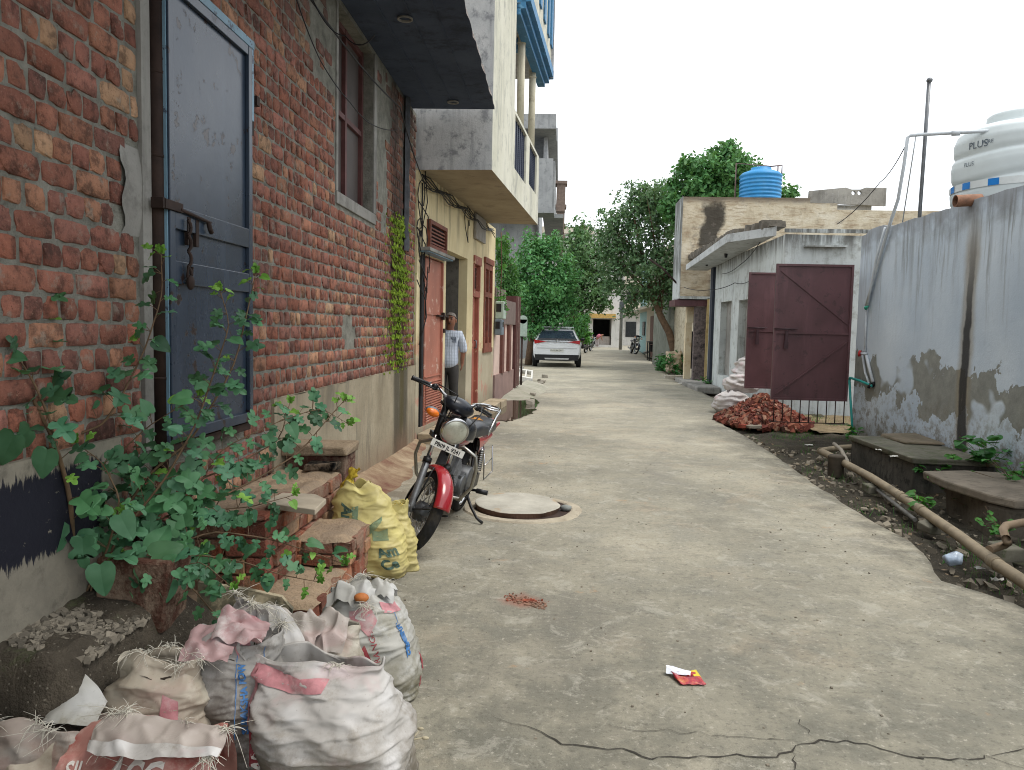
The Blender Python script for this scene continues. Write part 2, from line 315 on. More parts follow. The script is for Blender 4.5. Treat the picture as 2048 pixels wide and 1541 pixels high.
m_soffitdark = mat_plain_plaster('board_marked_soffit', c(76,86,104), c(58,67,84), c(42,46,56), None)
m_rust = simple('rusty_steel', c(58,44,38), .75, .35, .3, 14, c(36,28,26), .6)
m_steel = simple('grey_steel', c(110,112,114), .45, .7, .15)
m_black = simple('black_plastic', c(22,23,25), .45, 0, .15)
m_cable = simple('black_cable', c(28,28,30), .6, 0, .1)
m_wood = simple('red_brown_woodwork', c(128,74,58), .6, 0, .22, 6, c(84,46,38), .5)
m_salmon = mat_painted_metal('salmon_painted_metal', c(166,106,88), c(222,206,190), .55, .45)
m_navy = mat_painted_metal('navy_painted_metal', c(44,56,71), c(44,32,30), .28, 1.0)
m_lightblue = mat_painted_metal('flaking_blue_paint', c(110,142,160), c(62,72,88), .5, .95)
m_maroon = mat_painted_metal('maroon_painted_metal', c(90,60,63), c(60,44,46), .48, .5)
m_glass = simple('dusty_pane', c(44,44,46), .25, 0, .15, 3, bump=0, spec=.5)
m_mesh = simple('dusty_wire_mesh', c(80,72,68), .6, 0, .14, 4, c(58,54,52), .5)
m_leaf_fig = mat_leaf('fig_leaf', c(62,110,76), c(92,138,102), .18, .5)
m_leaf_tree = mat_leaf('tree_leaf', c(88,112,82), c(112,136,100), .32)
m_leaf_bright = mat_leaf('bright_tree_leaf', c(78,128,82), c(102,152,96), .36)
m_leaf_weed = mat_leaf('weed_leaf', c(60,118,62), c(92,154,74), .3)
m_bark = simple('bark', c(104,84,66), .95, 0, .3, 8, c(62,50,42), .6, .8, 40)
m_twig = simple('green_brown_stem', c(104,84,62), .8, 0, .25, 20)
# ================================================================== GROUND
XL, XR = -1.76, 4.3
edge_pts = [(-3,3.0),(2.0,2.75),(3.4,2.66),(4.1,2.60),(4.45,2.56),(4.72,2.36),(4.9,2.38),(5.25,2.52),(5.6,2.56),(6.2,2.56),(6.9,2.54),(7.7,2.55),(8.6,2.62),(9.6,2.68),(10.6,2.70),(11.4,2.72),(12.4,2.68),(13.4,2.85),(15,3.2),(17,3.55),(20,3.62),(24,3.62),(34,4.3),(46,5.2),(64,6.6),(125,13)]
def edge_x(y):
    for (a, xa), (b, xb) in zip(edge_pts, edge_pts[1:]):
        if a <= y <= b: return xa+(xb-xa)*(y-a)/(b-a)+.05*(noise.noise((y*1.7, 3.1, 0))+.5*noise.noise((y*6, 1, 0)))*(1 if y < 30 else 0)
    return edge_pts[-1][1]
g = MB(); g.face([(-400,-300,-.13),(400,-300,-.13),(400,600,-.13),(-400,600,-.13)]); struct(g.build('ground', m_soil))
ys = [-3+.18*i for i in range(100)]+[15+.5*i for i in range(60)]+[45+2*i for i in range(41)]
def left_x(y): return -3.2
g = MB()
def roadz(x, y): return .006*noise.noise((x*.7, y*.7, 0))+.003*noise.noise((x*3, y*3, 2))-.02*max(0, min(1, (abs(x-edge_x(y)) < .25)*(1-abs(x-edge_x(y))/.25)))
NU = 44
for j, y in enumerate(ys):
    e = edge_x(y)
    for i in range(NU+1):
        x = -3.2+(e+3.2)*i/NU; g.v.append((x, y, roadz(x, y)))
    g.v.append((e+.012, y, -.14))
for j in range(len(ys)-1):
    w = NU+2
    for i in range(NU+1): g.idx([[j*w+i, j*w+i+1, (j+1)*w+i+1, (j+1)*w+i]], 0, None, i < NU)
struct(g.build('road', m_road))
# far lane that goes on to the left behind the trees
# verge: lumpy dark soil between the road and the right wall
g = MB()
def vz(u, v):
    y = -1+v*17; x = edge_x(y)-.25+u*(4.75-edge_x(y)+.25); f = max(0, min(1, (x-edge_x(y))/.3))
    return V((x, y, -.10+.05*f*noise.noise((x*2.3, y*2.3, 5))+.03*f*noise.noise((x*7, y*7, 1))+(.05*f if y > 10.4 else .0)+.06*max(0, (x-3.7))*f))
g.grid(vz, 44, 190); struct(g.build('verge', mat_soil('soil_verge', (68,63,53), (98,90,74))))
# courtyard behind the maroon gate
g = MB(); g.grid(lambda u, v: V((3.9+u*9, 11.6+v*2.6, .012+.03*noise.noise((u*20, v*9, 3)))), 40, 16); struct(g.build('courtyard', mat_soil('soil_courtyard', (128,112,86), (150,134,106))))
# cracks in the concrete, each a thin ragged ribbon
m_crack = simple('crack_dirt', c(58,54,47), .95, 0, .2)
def crack(pix, w, seed):
    random.seed(seed); P = [gz(*p) for p in pix]; pts = []
    for a, b in zip(P, P[1:]):
        n = max(2, int((b-a).length/.035))
        for i in range(n): pts.append(a.lerp(b, i/n)+V((random.gauss(0, .009), random.gauss(0, .009), 0)))
    pts.append(P[-1]); mb = MB()
    for i in range(len(pts)-1):
        t = (pts[i+1]-pts[i]).normalized(); nn = V((-t.y, t.x, 0)); wa = w*(.35+random.random())*min(1, 6*i/len(pts)+.15)*min(1, 6*(len(pts)-1-i)/len(pts)+.15)
        if i == 0: pw = wa
        z = lambda p: V((p.x, p.y, roadz(p.x, p.y)+.0035))
        mb.face([z(pts[i]-nn*pw), z(pts[i]+nn*pw), z(pts[i+1]+nn*wa), z(pts[i+1]-nn*wa)]); pw = wa
    return mb
mb = crack([(985,1438),(1060,1458),(1130,1488),(1185,1496),(1245,1500),(1325,1521),(1400,1516),(1480,1513),(1560,1507),(1585,1490),(1660,1479),(1740,1493),(1810,1510),(1900,1521),(1980,1518),(2048,1538)], .0036, 3)
for pix, w, sd in (([(1190,1450),(1290,1464),(1400,1468),(1500,1477),(1590,1480)], .0014, 4), ([(1585,1495),(1582,1515),(1590,1541)], .0022, 5), ([(1630,1478),(1612,1462),(1600,1440)], .0014, 6), ([(1960,1518),(2048,1500)], .002, 7)):
    b = crack(pix, w, sd); o = len(mb.v); mb.v += b.v; mb.f += [tuple(i+o for i in f) for f in b.f]; mb.m += b.m; mb.c += b.c; mb.sm += b.sm
struct(mb.build('road_crack', m_crack))
# puddle by the beige house
k = NM('puddle_water'); k.bsdf.inputs['IOR'].default_value = 1.33
m_water = k.fin(c(66,60,48), .03, 0, k.bumpn(k.noise(3, 2), .02, .002), .6)
pud = [(985,794),(1010,796),(1040,799),(1062,795),(1080,805),(1074,817),(1058,829),(1036,837),(1014,842),(995,842),(975,850),(955,848),(965,825)]
pp = [gz(*p, .012) for p in pud]; rp = []
for a, b, cc_ in zip(pp, pp[1:]+pp[:1], range(99)):
    for q in range(5): rp.append(a.lerp(b, q/5)+V((random.gauss(0,.025), random.gauss(0,.06), 0)))
g = MB(); g.prism([(p.x, p.y) for p in rp], .004, .013); struct(g.build('puddle', m_water))
# sloping cement along the foot of the brick wall and the red-brown mud on it
g = MB()
def fl(u, v):
    y = 4.45+v*4.95; w = .16+.30*(1-abs(v-.55)*1.4)+.05*noise.noise((y*2, 0, 0)); h = .10+.09*max(0, 1-abs(y-6.2)/2.0)
    return V((XL-.02+w*u, y, h*(1-u)**1.6-.015*u+.012*noise.noise((u*3, y*4, 2))))
g.grid(fl, 14, 60)
k = NM('mud_and_cement'); n1 = k.noise(2.4, 6, .7); cc = k.ramp(n1, [(.34, c(104,66,52)), (.5, c(134,112,88)), (.66, c(164,146,120))])
struct(g.build('wall_footing', k.fin(cc, .75, 0, k.bumpn(k.noise(24, 5, .7), .5, .012), .35)))
# ================================================================== BRICK BUILDING
bb = thing('brick_building', 'red brick building with a navy steel door, a barred window and a dark projecting slab', 'building', (XL, 4, 0))
DOOR = (3.22, 4.20, .86, 2.96); WIN = (6.02, 7.16, 2.50, 3.94)
def inbox(y, z, b): return b[0] <= y <= b[1] and b[2] <= z <= b[3]
w = MB()       # mortar face with the two openings, then the body behind
ycuts = [-3, DOOR[0], DOOR[1], WIN[0], WIN[1], 9.3]; zcuts = [-.1, DOOR[2], WIN[2], DOOR[3], WIN[3], 3.98]
for a, b in zip(ycuts, ycuts[1:]):
    for p, q in zip(zcuts, zcuts[1:]):
        ym, zm = (a+b)/2, (p+q)/2
        if inbox(ym, zm, DOOR) or inbox(ym, zm, WIN): continue
        w.face([(XL,b,p),(XL,a,p),(XL,a,q),(XL,b,q)])
for bx in (DOOR, WIN):
    y0, y1, z0, z1 = bx; d = .17
    w.face([(XL,y0,z0),(XL-d,y0,z0),(XL-d,y0,z1),(XL,y0,z1)]); w.face([(XL,y1,z0),(XL,y1,z1),(XL-d,y1,z1),(XL-d,y1,z0)])
    w.face([(XL,y0,z0),(XL,y1,z0),(XL-d,y1,z0),(XL-d,y0,z0)]); w.face([(XL,y0,z1),(XL-d,y0,z1),(XL-d,y1,z1),(XL,y1,z1)])
w.face([(XL,9.3,-.1),(XL,9.3,3.98),(-6,9.3,3.98),(-6,9.3,-.1)]); w.face([(XL,-3,-.1),(-6,-3,-.1),(-6,-3,3.98),(XL,-3,3.98)])
w.build('wall', m_mortar, bb)
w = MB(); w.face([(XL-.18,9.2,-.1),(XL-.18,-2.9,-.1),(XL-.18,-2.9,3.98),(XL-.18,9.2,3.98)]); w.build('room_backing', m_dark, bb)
random.seed(11)
bk = MB(); PIT = .0925
pal = [(148,92,73),(154,98,77),(138,84,68),(162,108,83),(146,94,79),(124,78,65),(168,118,90),(178,132,101),(148,88,66),(156,100,84),(116,74,62),(180,142,109)]
def brick(y0, y1, z0, z1):
    col = c(*random.choices(pal, [6,6,6,4,5,3,3.5,2.4,5,4,1.5,1.8])[0]); f = random.uniform(.70, 1.04); g_ = sum(c(*(128,104,92))[:3])/3; col = tuple((v*.86+g_*.14)*f for v in col[:3])+(1,)
    t = .0055+random.uniform(-.003, .004); NY = max(2, int((y1-y0)/.04)); NZ = 2; i = len(bk.v); j = lambda s: random.gauss(0, s)
    tl = j(.004)
    for r in range(NZ+3):
        for q in range(NY+3):
            fy = min(max(q-1, 0), NY)/NY; fz = min(max(r-1, 0), NZ)/NZ; rim = r in (0, NZ+2) or q in (0, NY+2)
            border = (r in (1, NZ+1)) + (q in (1, NY+1))
            y = y0+(y1-y0)*fy; z = z0+(z1-z0)*fz
            if rim: bk.v.append((XL-.004, y, z))
            else:
                ch = .0012*border+abs(j(.0022))*border
                ch2 = abs(j(.0045))*(1 if border == 2 else 0)
                bk.v.append((XL+max(.002, t-.0012*border+tl*(fy-.5)+j(.0020)), y+(ch+ch2)*(1 if fy < .5 else -1)*(q in (1,NY+1))+j(.0025), z+(ch+ch2)*(1 if fz < .5 else -1)*(r in (1,NZ+1))+j(.0025)))
    W = NY+3
    bk.idx([[i+r*W+q, i+(r+1)*W+q, i+(r+1)*W+q+1, i+r*W+q+1][::-1] for r in range(1, NZ+1) for q in range(1, W-2)], 0, col, True)
    bk.idx([[i+r*W+q, i+(r+1)*W+q, i+(r+1)*W+q+1, i+r*W+q+1][::-1] for r in range(NZ+2) for q in range(W-1) if r in (0, NZ+1) or q in (0, W-2)], 0, col, False)
row = 0; z = .06
while z < 3.93:
    head = row % 2; y = -.4+random.uniform(-.05, .05)+(.06 if head else 0)
    while y < 9.27:
        L = (.092 if head else .194)+random.uniform(-.012, .012)
        if not head and random.random() < .08: L *= .55
        y1 = min(y+L, 9.275); zm = z+.04; nx = y1
        if DOOR[2]-.02 < zm < DOOR[3]+.06:
            if y < DOOR[0]-.075 < y1: y1 = DOOR[0]-.076
            if y < DOOR[1]+.012 < y1: y = DOOR[1]+.014
        if WIN[2]-.13 < zm < WIN[3]+.2:
            if y < WIN[0]-.072 < y1: y1 = WIN[0]-.074
            if y < WIN[1]+.102 < y1: y = WIN[1]+.104
        ym = (y+y1)/2; ok = y1-y > .03
        if y1 > DOOR[0]-.07 and y < DOOR[1]+.01 and DOOR[2]-.02 < zm < DOOR[3]+.06: ok = False
        if y1 > WIN[0]-.07 and y < WIN[1]+.10 and WIN[2]-.13 < zm < WIN[3]+.2: ok = False
        if 3.0 < ym < 3.25 and 1.80 < zm < 2.16 and ym > 3.05+.1*math.sin(zm*20): ok = False        # cement patch by the door
        if ym > 4.62+.25*noise.noise((ym*2, 3, 0)) and zm < 1.0: ok = False
        if ym < 2.86 and zm < .99+.02*noise.noise((ym*5, 1, 0)): ok = False
        if zm < .9 and 2.86 <= ym < 2.98: ok = False
        if zm > 3.2 and (5.35 < ym < 6.1 or 7.1 < ym < 7.95) and random.random() < .75+.5*noise.noise((ym*3, zm*3, 0)): ok = False
        if 7.1 < ym < 7.75 and WIN[2]-.1 < zm and noise.noise((ym*2.4, zm*2.2, 7)) > -.12: ok = False
        if abs(ym-6.35) < .2 and abs(zm-1.42) < .16 and random.random() < .7: ok = False
        if abs(ym-8.62) < .09 and zm > 2.35: ok = False
        if ok: brick(y, y1, z+random.uniform(-.003, .003), z+.0835+random.uniform(-.0035, .003))
        y = max(nx, y1)+random.uniform(.005, .012)
    z += PIT; row += 1
bk.build('brickwork', m_brick, bb)
# plaster dado, door jamb strip, window surround
w = MB()
w.grid(lambda u, v: V((XL+.022+.004*noise.noise((u*9, v*3, 1)), 4.62+u*4.675, -.05+v*(1.04+.015*noise.noise((u*14, 0, 0))))), 60, 10)
w.face([(XL+.022,4.62,-.05),(XL-.01,4.62,-.05),(XL-.01,4.62,.99),(XL+.022,4.62,.99)]); w.face([(XL+.024,4.62,.99),(XL-.01,4.62,.99),(XL-.01,9.295,.99),(XL+.024,9.295,.99)])
w.face([(XL+.022,9.295,-.05),(XL+.022,9.295,1.0),(-2.2,9.302,1.0),(-2.2,9.302,-.05)])
w.build('plaster_dado', m_dado, bb)
k = NM('black_band_paint'); x, y, z = k.xyz(); zz = k.m('ADD', z, k.mul(k.m('SUBTRACT', k.noise(22, 5, .75, k.scale((1,2.4,.3))), .5), .16))
band = k.mul(k.st(zz, .64, .655), k.st(zz, .935, .92), k.st(k.m('ADD', y, k.mul(k.noise(18, 4), .06)), 2.87, 2.85))
cc = k.ramp(k.noise(2.4, 6, .7), [(.3, c(104,100,90)), (.7, c(142,136,122))]); cc = k.mix(k.mul(k.st(k.noise(12, 5, .7), .5, .7), .5), cc, c(84,80,72)); cc = k.mix(k.mul(band, k.st(k.noise(30, 4), .72, .66)), cc, c(24,25,36))
w = MB(); w.grid(lambda u, v: V((XL+.020+.004*noise.noise((u*9, v*3, 1)), -.5+u*3.46, -.05+v*1.04)), 40, 10); w.face([(XL+.02,2.96,-.05),(XL+.02,2.96,.99),(XL-.01,2.96,.99),(XL-.01,2.96,-.05)]); w.face([(XL+.022,-.5,.99),(XL+.022,2.96,.99),(XL-.01,2.96,.99),(XL-.01,-.5,.99)])
w.build('painted_plinth', k.fin(cc, .85, 0, k.bumpn(k.noise(20, 5, .7), .4, .01), .3), bb)
w = MB(); w.box((XL-.02, 3.15, .9), (XL+.019, 3.22, 3.1)); w.grid(lambda u, v: V((XL+.017-.016*(2*abs(v-.5))**3, 3.015+u*.14+.02*(1-u)*(math.sin(v*13)+.6*noise.noise((v*9, 2, 1))), 1.8+.36*v)), 6, 10)
w.box((XL-.02, 4.20, .95), (XL+.013, 4.26, 1.06))
w.build('jamb_plaster', m_cement, bb)
w = MB(); y0, y1, z0, z1 = WIN; w.box((XL-.01, y0-.05, z0-.1), (XL+.017, y1+.09, z0-.004)); w.box((XL-.01, y1+.002, z0-.002), (XL+.016, y1+.10, z1)); w.box((XL-.01, y0-.055, z0-.003), (XL+.012, y0-.004, z1)); w.build('window_surround', m_cement, bb, bevel=.006)
wf = MB()      # window: frame with one mullion and one transom
for yy in (y0+.002, (y0+y1)/2-.025, y1-.052): wf.box((XL-.15, yy, z0+.002), (XL-.09, yy+.05, z1-.002))
for zz in (z0+.003, z0+.68, z1-.05): wf.box((XL-.148, y0+.054, zz), (XL-.093, (y0+y1)/2-.027, zz+.045)); wf.box((XL-.148, (y0+y1)/2+.027, zz), (XL-.093, y1-.054, zz+.045))
win = wf.build('window', simple('window_frame_paint', c(98,62,60), .6, 0, .2), bb)
w = MB(); w.face([(XL-.125,y1-.01,z0+.01),(XL-.125,y0+.01,z0+.01),(XL-.125,y0+.01,z1-.01),(XL-.125,y1-.01,z1-.01)]); w.build('mesh_screen', m_mesh, win)
# steel door leaf with hollow panels, frame angle, pivot pipe and latch
dr = MB(); dy0, dy1, dz0, dz1 = 3.265, 4.168, .915, 2.925; X0 = XL+.055
dr.box((X0-.03, dy0, dz0), (X0, dy1, dz1))
for zz, hh in ((dz0, .05), (1.62, .10), (1.86, .10), (dz1-.05, .05)): dr.box((X0+.0005, dy0+.046, zz), (X0+.020, dy1-.052, zz+hh))
for yy in (dy0, dy1-.05): dr.box((X0+.0006, yy, dz0), (X0+.022, yy+.045, dz1))
door = dr.build('door', m_navy, bb, bevel=.003)
w = MB(); w.box((XL-.02, dy0-.02, dz1+.003), (XL+.075, dy1+.03, dz1+.045)); w.box((XL-.02, dy1+.004, 2.55), (XL+.072, dy1+.03, dz1+.001)); w.box((XL+.048, dy0-.010, dz0), (XL+.068, dy0-.003, dz1)); w.build('door_frame', m_lightblue, door)
w = MB(); w.box((XL-.0, dy0, dz0-.05), (XL+.05, dy1+.02, dz0-.012), jit=.004); w.build('door_sill', m_rust, door)
w = MB(); w.tube([(XL+.02, 3.262, .80), (XL+.02, 3.262, 3.2)], .036, 14)
for zz in (1.2, 2.15, 2.5, 2.8): w.tube([(XL+.02, 3.262, zz), (XL+.02, 3.262, zz+.012)], .038, 14)
w.build('pivot_pipe', m_rust, door)
w = MB(); w.box((XL+.03, 3.19, 1.93), (XL+.085, 3.205, 1.975)); w.box((XL+.062, 3.206, 1.932), (XL+.088, 3.36, 1.972)); w.tube([(XL+.085, 3.34, 1.945), (XL+.09, 3.62, 1.925)], .008, 8)
for yy in (3.42, 3.50): w.box((XL+.062, yy, 1.80), (XL+.078, yy+.03, 1.925))
w.tube([(XL+.09, 3.60, 1.925), (XL+.098, 3.60, 1.89), (XL+.095, 3.62, 1.88)], .012, 8)
for q in range(7): zz = 1.91-.035*q; w.tube([(XL+.088+.008*(q % 2), 3.40+.012*(q % 2), zz), (XL+.094, 3.412, zz-.018), (XL+.088+.008*((q+1) % 2), 3.40+.012*((q+1) % 2), zz-.036)], .008, 6)
w.ball((XL+.095, 3.405, 1.63), .016, .026, .034, 10, 8); w.tube([(XL+.09, 3.385, 1.65), (XL+.095, 3.385, 1.70), (XL+.095, 3.425, 1.70), (XL+.09, 3.425, 1.65)], .006, 6)
w.build('door_latch', m_rust, door, bevel=.003)
w = MB(); w.box((XL+.01, 4.27, 2.66), (XL+.06, 4.31, 2.71)); w.box((XL+.01, 4.28, 2.5), (XL+.03, 4.30, 2.66)); w.build('door_stop', m_rust, bb)
# projecting slab overhead with board marks, its ragged edge and lamp holes
sl_ = MB()
def slabedge(y): return -.80+(.95 if y < 4.6 else max(0, .95*(5.0-y)/.4))+.02*noise.noise((y*4, 0, 0))+.012*noise.noise((y*15, 2, 0))  # near stretch widened out of view, added to block sky light over the ledge
N = 90
for i in range(N+1):
    y = -2+i*(9.06+2)/N; e = slabedge(y); sl_.v += [(-2.6, y, 3.985), (e, y, 3.975+.008*noise.noise((y*9, 4, 0))), (e-.025+.02*noise.noise((y*7, 9, 0)), y, 4.06), (-2.6, y, 4.07)]
for i in range(N):
    a, b = i*4, i*4+4
    sl_.idx([[a, b, b+1, a+1][::-1]], 0, None, False); sl_.idx([[a+1, b+1, b+2, a+2][::-1], [a+2, b+2, b+3, a+3][::-1]], 1, None, False)
sl_.idx([[N*4, N*4+1, N*4+2, N*4+3][::-1]], 1)
for xx in (-1.05, -1.27, -1.5): sl_.box((xx, -2, 3.968), (xx+.012, 8.95, 3.984), 0)
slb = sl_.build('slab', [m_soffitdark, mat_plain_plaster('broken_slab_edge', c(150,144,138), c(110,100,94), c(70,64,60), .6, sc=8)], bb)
for (px, py) in ((810,37),(906,204)):
    d = ray(px, py); p = EYEP+d*((3.965-EYE)/d.z); w = MB(); w.lathe([(.055,0),(.065,0),(.065,-.012),(.05,-.012),(.048,.002)], 24, p, (0,0,1)); w.build('lamp_hole', m_cement, slb)
w = MB(); w.box((-6, -2.5, 4.07), (-1.9, 9.2, 7.4)); w.build('unseen_upper_wall', m_cement, bb)  # upper storey box out of view, put in to block sky light
# moss growing on the mortar where the drain spills
random.seed(5); mo = MB()
for i in range(5200):
    yy = 8.36+random.gauss(0, .27); zz = 1.0+1.62*random.random()**.85; rr = round((zz-.06)/PIT)*PIT+.06-.010+random.gauss(0, .010)
    if random.random() < .25: rr = zz
    if noise.noise((yy*3, zz*2, 0)) < -.34: continue
    p = V((XL+.012+random.random()*.02, yy, rr)); s = random.uniform(.009, .026); a = random.random()*6.28
    d1 = V((.5*random.random(), math.cos(a), math.sin(a)))*s; d2 = V((.6*random.random(), -math.sin(a), math.cos(a)))*s; f = random.uniform(.6, 1.3)
    mo.face([p-d1, p-d2*.6, p+d1, p+d2*.6], 0, (f, f*random.uniform(.9, 1.05), f*.7, 1))
tag(mo.build('wall_moss', mat_leaf('moss', c(104,134,34), c(132,156,48), .2, .8)), 'bright yellow-green moss streaking down the brick wall under the drain', 'moss', kind='stuff')
# drain pipe channel of black tar above the moss
w = MB(); w.grid(lambda u, v: V((XL+.02+.05*math.sin(math.pi*u)*(.7+.3*noise.noise((v*9, 0, 0)))+.008*noise.noise((u*5, v*40, 0)), 8.55+.17*u+.02*noise.noise((v*7, u, 3)), 2.3+1.68*v)), 8, 40)
tag(w.build('drain_channel', simple('tarred_cement', c(64,66,70), .7, 0, .4, 12, c(24,24,26), .8, .6)), 'black tarred drain channel running down the end of the brick wall', 'drain')
# ================================================================== BEIGE HOUSE
A2 = R_(5.0); O2 = V((-1.74, 9.33, 0)); S2 = V((math.sin(A2), math.cos(A2), 0)); T2 = V((math.cos(A2), -math.sin(A2), 0))
def F2(p): return O2+T2*p[0]+S2*p[1]+V((0, 0, p[2]))
def h2(px, py, t=0.0):
    o = O2+T2*t; p = gp(px, py, (o.x, o.y), A2); return (p-O2).dot(S2), p.z
def wallholes(mb, s0, s1, z0, z1, holes, t=0.0, m=0, depth=.0):
    sc = sorted({s0, s1, *[h[0] for h in holes], *[h[1] for h in holes]}); zc = sorted({z0, z1, *[h[2] for h in holes], *[h[3] for h in holes]})
    for a, b in zip(sc, sc[1:]):
        for p, q in zip(zc, zc[1:]):
            if any(h[0] <= (a+b)/2 <= h[1] and h[2] <= (p+q)/2 <= h[3] for h in holes): continue
            mb.face([(t,a,p),(t,a,q),(t,b,q),(t,b,p)][::-1], m)
    for h in holes:
        y0, y1, a, b = h
        mb.face([(t,y0,a),(t-depth,y0,a),(t-depth,y0,b),(t,y0,b)], m); mb.face([(t,y1,a),(t,y1,b),(t-depth,y1,b),(t-depth,y1,a)], m)
        mb.face([(t,y0,b),(t-depth,y0,b),(t-depth,y1,b),(t,y1,b)], m); mb.face([(t,y0,a),(t,y1,a),(t-depth,y1,a),(t-depth,y0,a)], m)
bh = thing('beige_house', 'beige two storey house with an overhanging upper floor, salmon door and open doorway', 'house', tuple(F2((0, 2.5, 0))))
S_END = 5.55; ZS = 3.36
HD = (.15, 1.36, .18, 2.36)      # steel door opening (s0,s1,z0,z1)
HO = (1.52, 2.98, .18, 2.55); HR = (3.45, 4.05, .16, 2.60); HW = (4.42, 5.22, 1.10, 2.62); HV = (.44, 1.38, 2.46, 2.82)
w = MB(); wallholes(w, 0, S_END, -.1, ZS, [HD, HO, HR, HW], 0, 0, .14)
w.face([(0,0,-.1),(-3,0,-.1),(-3,0,ZS),(0,0,ZS)]); w.face([(0,S_END,-.1),(0,S_END,ZS),(-3,S_END,ZS),(-3,S_END,-.1)])
w.xf(F2)
k = NM('beige_wall_low'); x, y, z = k.xyz(); n = k.noise(1.4, 6, .65); st = k.noise(3, 6, .7, k.scale((2,2,.25)))
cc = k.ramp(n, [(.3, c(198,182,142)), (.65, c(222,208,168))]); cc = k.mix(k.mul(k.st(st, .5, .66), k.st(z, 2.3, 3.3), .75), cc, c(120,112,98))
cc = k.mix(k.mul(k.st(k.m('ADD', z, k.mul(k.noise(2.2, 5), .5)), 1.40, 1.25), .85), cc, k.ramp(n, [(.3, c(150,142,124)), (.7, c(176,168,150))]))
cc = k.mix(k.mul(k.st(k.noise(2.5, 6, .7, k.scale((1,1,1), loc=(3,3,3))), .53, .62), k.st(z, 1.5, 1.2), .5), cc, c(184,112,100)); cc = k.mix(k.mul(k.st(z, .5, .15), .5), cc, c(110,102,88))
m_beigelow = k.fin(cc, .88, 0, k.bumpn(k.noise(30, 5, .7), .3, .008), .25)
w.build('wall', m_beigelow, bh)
# overhanging storey: grey end wall, beige front, soffit
TO = .90; SE = 4.75; SB = 1.72
w = MB(); w.face([(-3,0,ZS),(TO,0,ZS-.03),(TO,0,7.6),(-3,0,7.6)]); w.xf(F2); w.build('end_wall', m_cementblue, bh)
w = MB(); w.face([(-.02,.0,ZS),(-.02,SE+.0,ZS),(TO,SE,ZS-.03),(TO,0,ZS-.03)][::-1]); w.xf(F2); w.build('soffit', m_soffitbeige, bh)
w = MB()
wallholes(w, 0, SE, ZS-.03, 4.50, [(SB+.08, 3.02, 3.72, 4.47), (3.42, 4.42, 3.80, 4.47)], TO, 0, .10)
w.face([(TO,0,4.50),(TO,SB,4.50),(TO,SB,7.6),(TO,0,7.6)][::1]); w.face([(TO,SB,4.50),(TO-.2,SB,4.50),(TO-.2,SB,7.6),(TO,SB,7.6)])
w.box((TO-.12, SB+.003, 4.482), (TO-.001, SE-.002, 4.52)); w.face([(TO,SE,ZS-.03),(TO-.9,SE,ZS),(TO-.9,SE,4.5),(TO,SE,4.5)])
w.xf(F2); w.build('front_wall', m_beigeside, bh)
w = MB(); w.box((-3, SB+.1, 4.6), (-.2, SE, 5.9)); w.xf(F2); 
k = NM('balcony_mesh'); x, y, z = k.xyz(); 
wv = k.m('MAXIMUM', k.st(k.wave(22, .0, 'DIAGONAL'), .6, .8), 0)
m_rail = k.fin(k.mix(wv, c(38,44,62), c(70,78,96)), .5, .3, k.bumpn(wv, .5, .01), .4)
for a, b, zt, zb in ((SB+.09, 3.01, 4.465, 3.725), (3.43, 4.41, 4.465, 3.805)):
    r = MB(); r.box((TO-.06, a, zb), (TO-.045, b, zt)); 
    for q in range(7): yy = a+(b-a)*q/6; r.box((TO-.044, max(a, yy-.008), zb), (TO-.03, min(b, yy+.008), zt))
    r.xf(F2); r.build('balcony_railing', m_rail, bh)
for px, zt in ((1040, 5.93), (1063, 5.86)):
    s, _ = h2(px, 250, TO-.08); r = MB(); r.tube([F2((TO-.08, s, 4.52)), F2((TO-.08, s, zt))], .058, 16); r.tube([F2((TO-.08, s, zt-.03)), F2((TO-.08, s, zt))], .07, 16); r.tube([F2((TO-.08, s, zt-.14)), F2((TO-.08, s, zt-.12))], .066, 16)
    r.build('column', mat_plain_plaster('column_paint', c(206,200,178), c(190,184,160), c(120,112,92), .4) if px < 1050 else bpy.data.materials['column_paint'], bh)
m_blue = mat_painted_metal('blue_trim_paint', c(52,112,152), c(120,170,200), .6, .4)
w = MB(); w.face([(-3,SB,5.95),(-3,SE+.2,5.95),(TO+.05,SE+.2,5.95),(TO+.05,SB,5.95)]); w.face([(-3,SE+.2,5.95),(-3,SE+.2,7.6),(TO+.2,SE+.2,7.6),(TO+.2,SE+.2,5.95)][::-1]); w.xf(F2); w.build('balcony_ceiling', simple('pale_ceiling', c(176,176,178), .85), bh)
w = MB(); w.box((-.6, 3.0, 5.78), (TO-.03, 3.16, 5.948)); w.box((-.7, 2.95, 5.86), (TO, 3.21, 5.90)); w.xf(F2); w.build('cross_beam', m_blue, bh)
w = MB()
for k_, (o, zb, zt) in enumerate(((.0, 5.80, 5.90), (.07, 5.88, 6.00), (.14, 5.97, 6.12))):
    w.box((TO-.02+o-.06, SB+.02, zb), (TO-.02+o+.07, SE+.2+o, zt))
w.xf(F2); w.build('blue_cornice', m_blue, bh)
w = MB(); w.box((TO+.02, SB+.05, 6.121), (TO+.15, SE+.3, 7.6)); w.xf(F2); w.build('upper_parapet', m_beigeside, bh)
w = MB()
for s in (2.4, 3.0, 3.6, 4.2, 4.7): w.box((TO+.151, s, 6.45), (TO+.18, s+.22, 7.6))
w.xf(F2); w.build('blue_stripes', m_blue, bh)
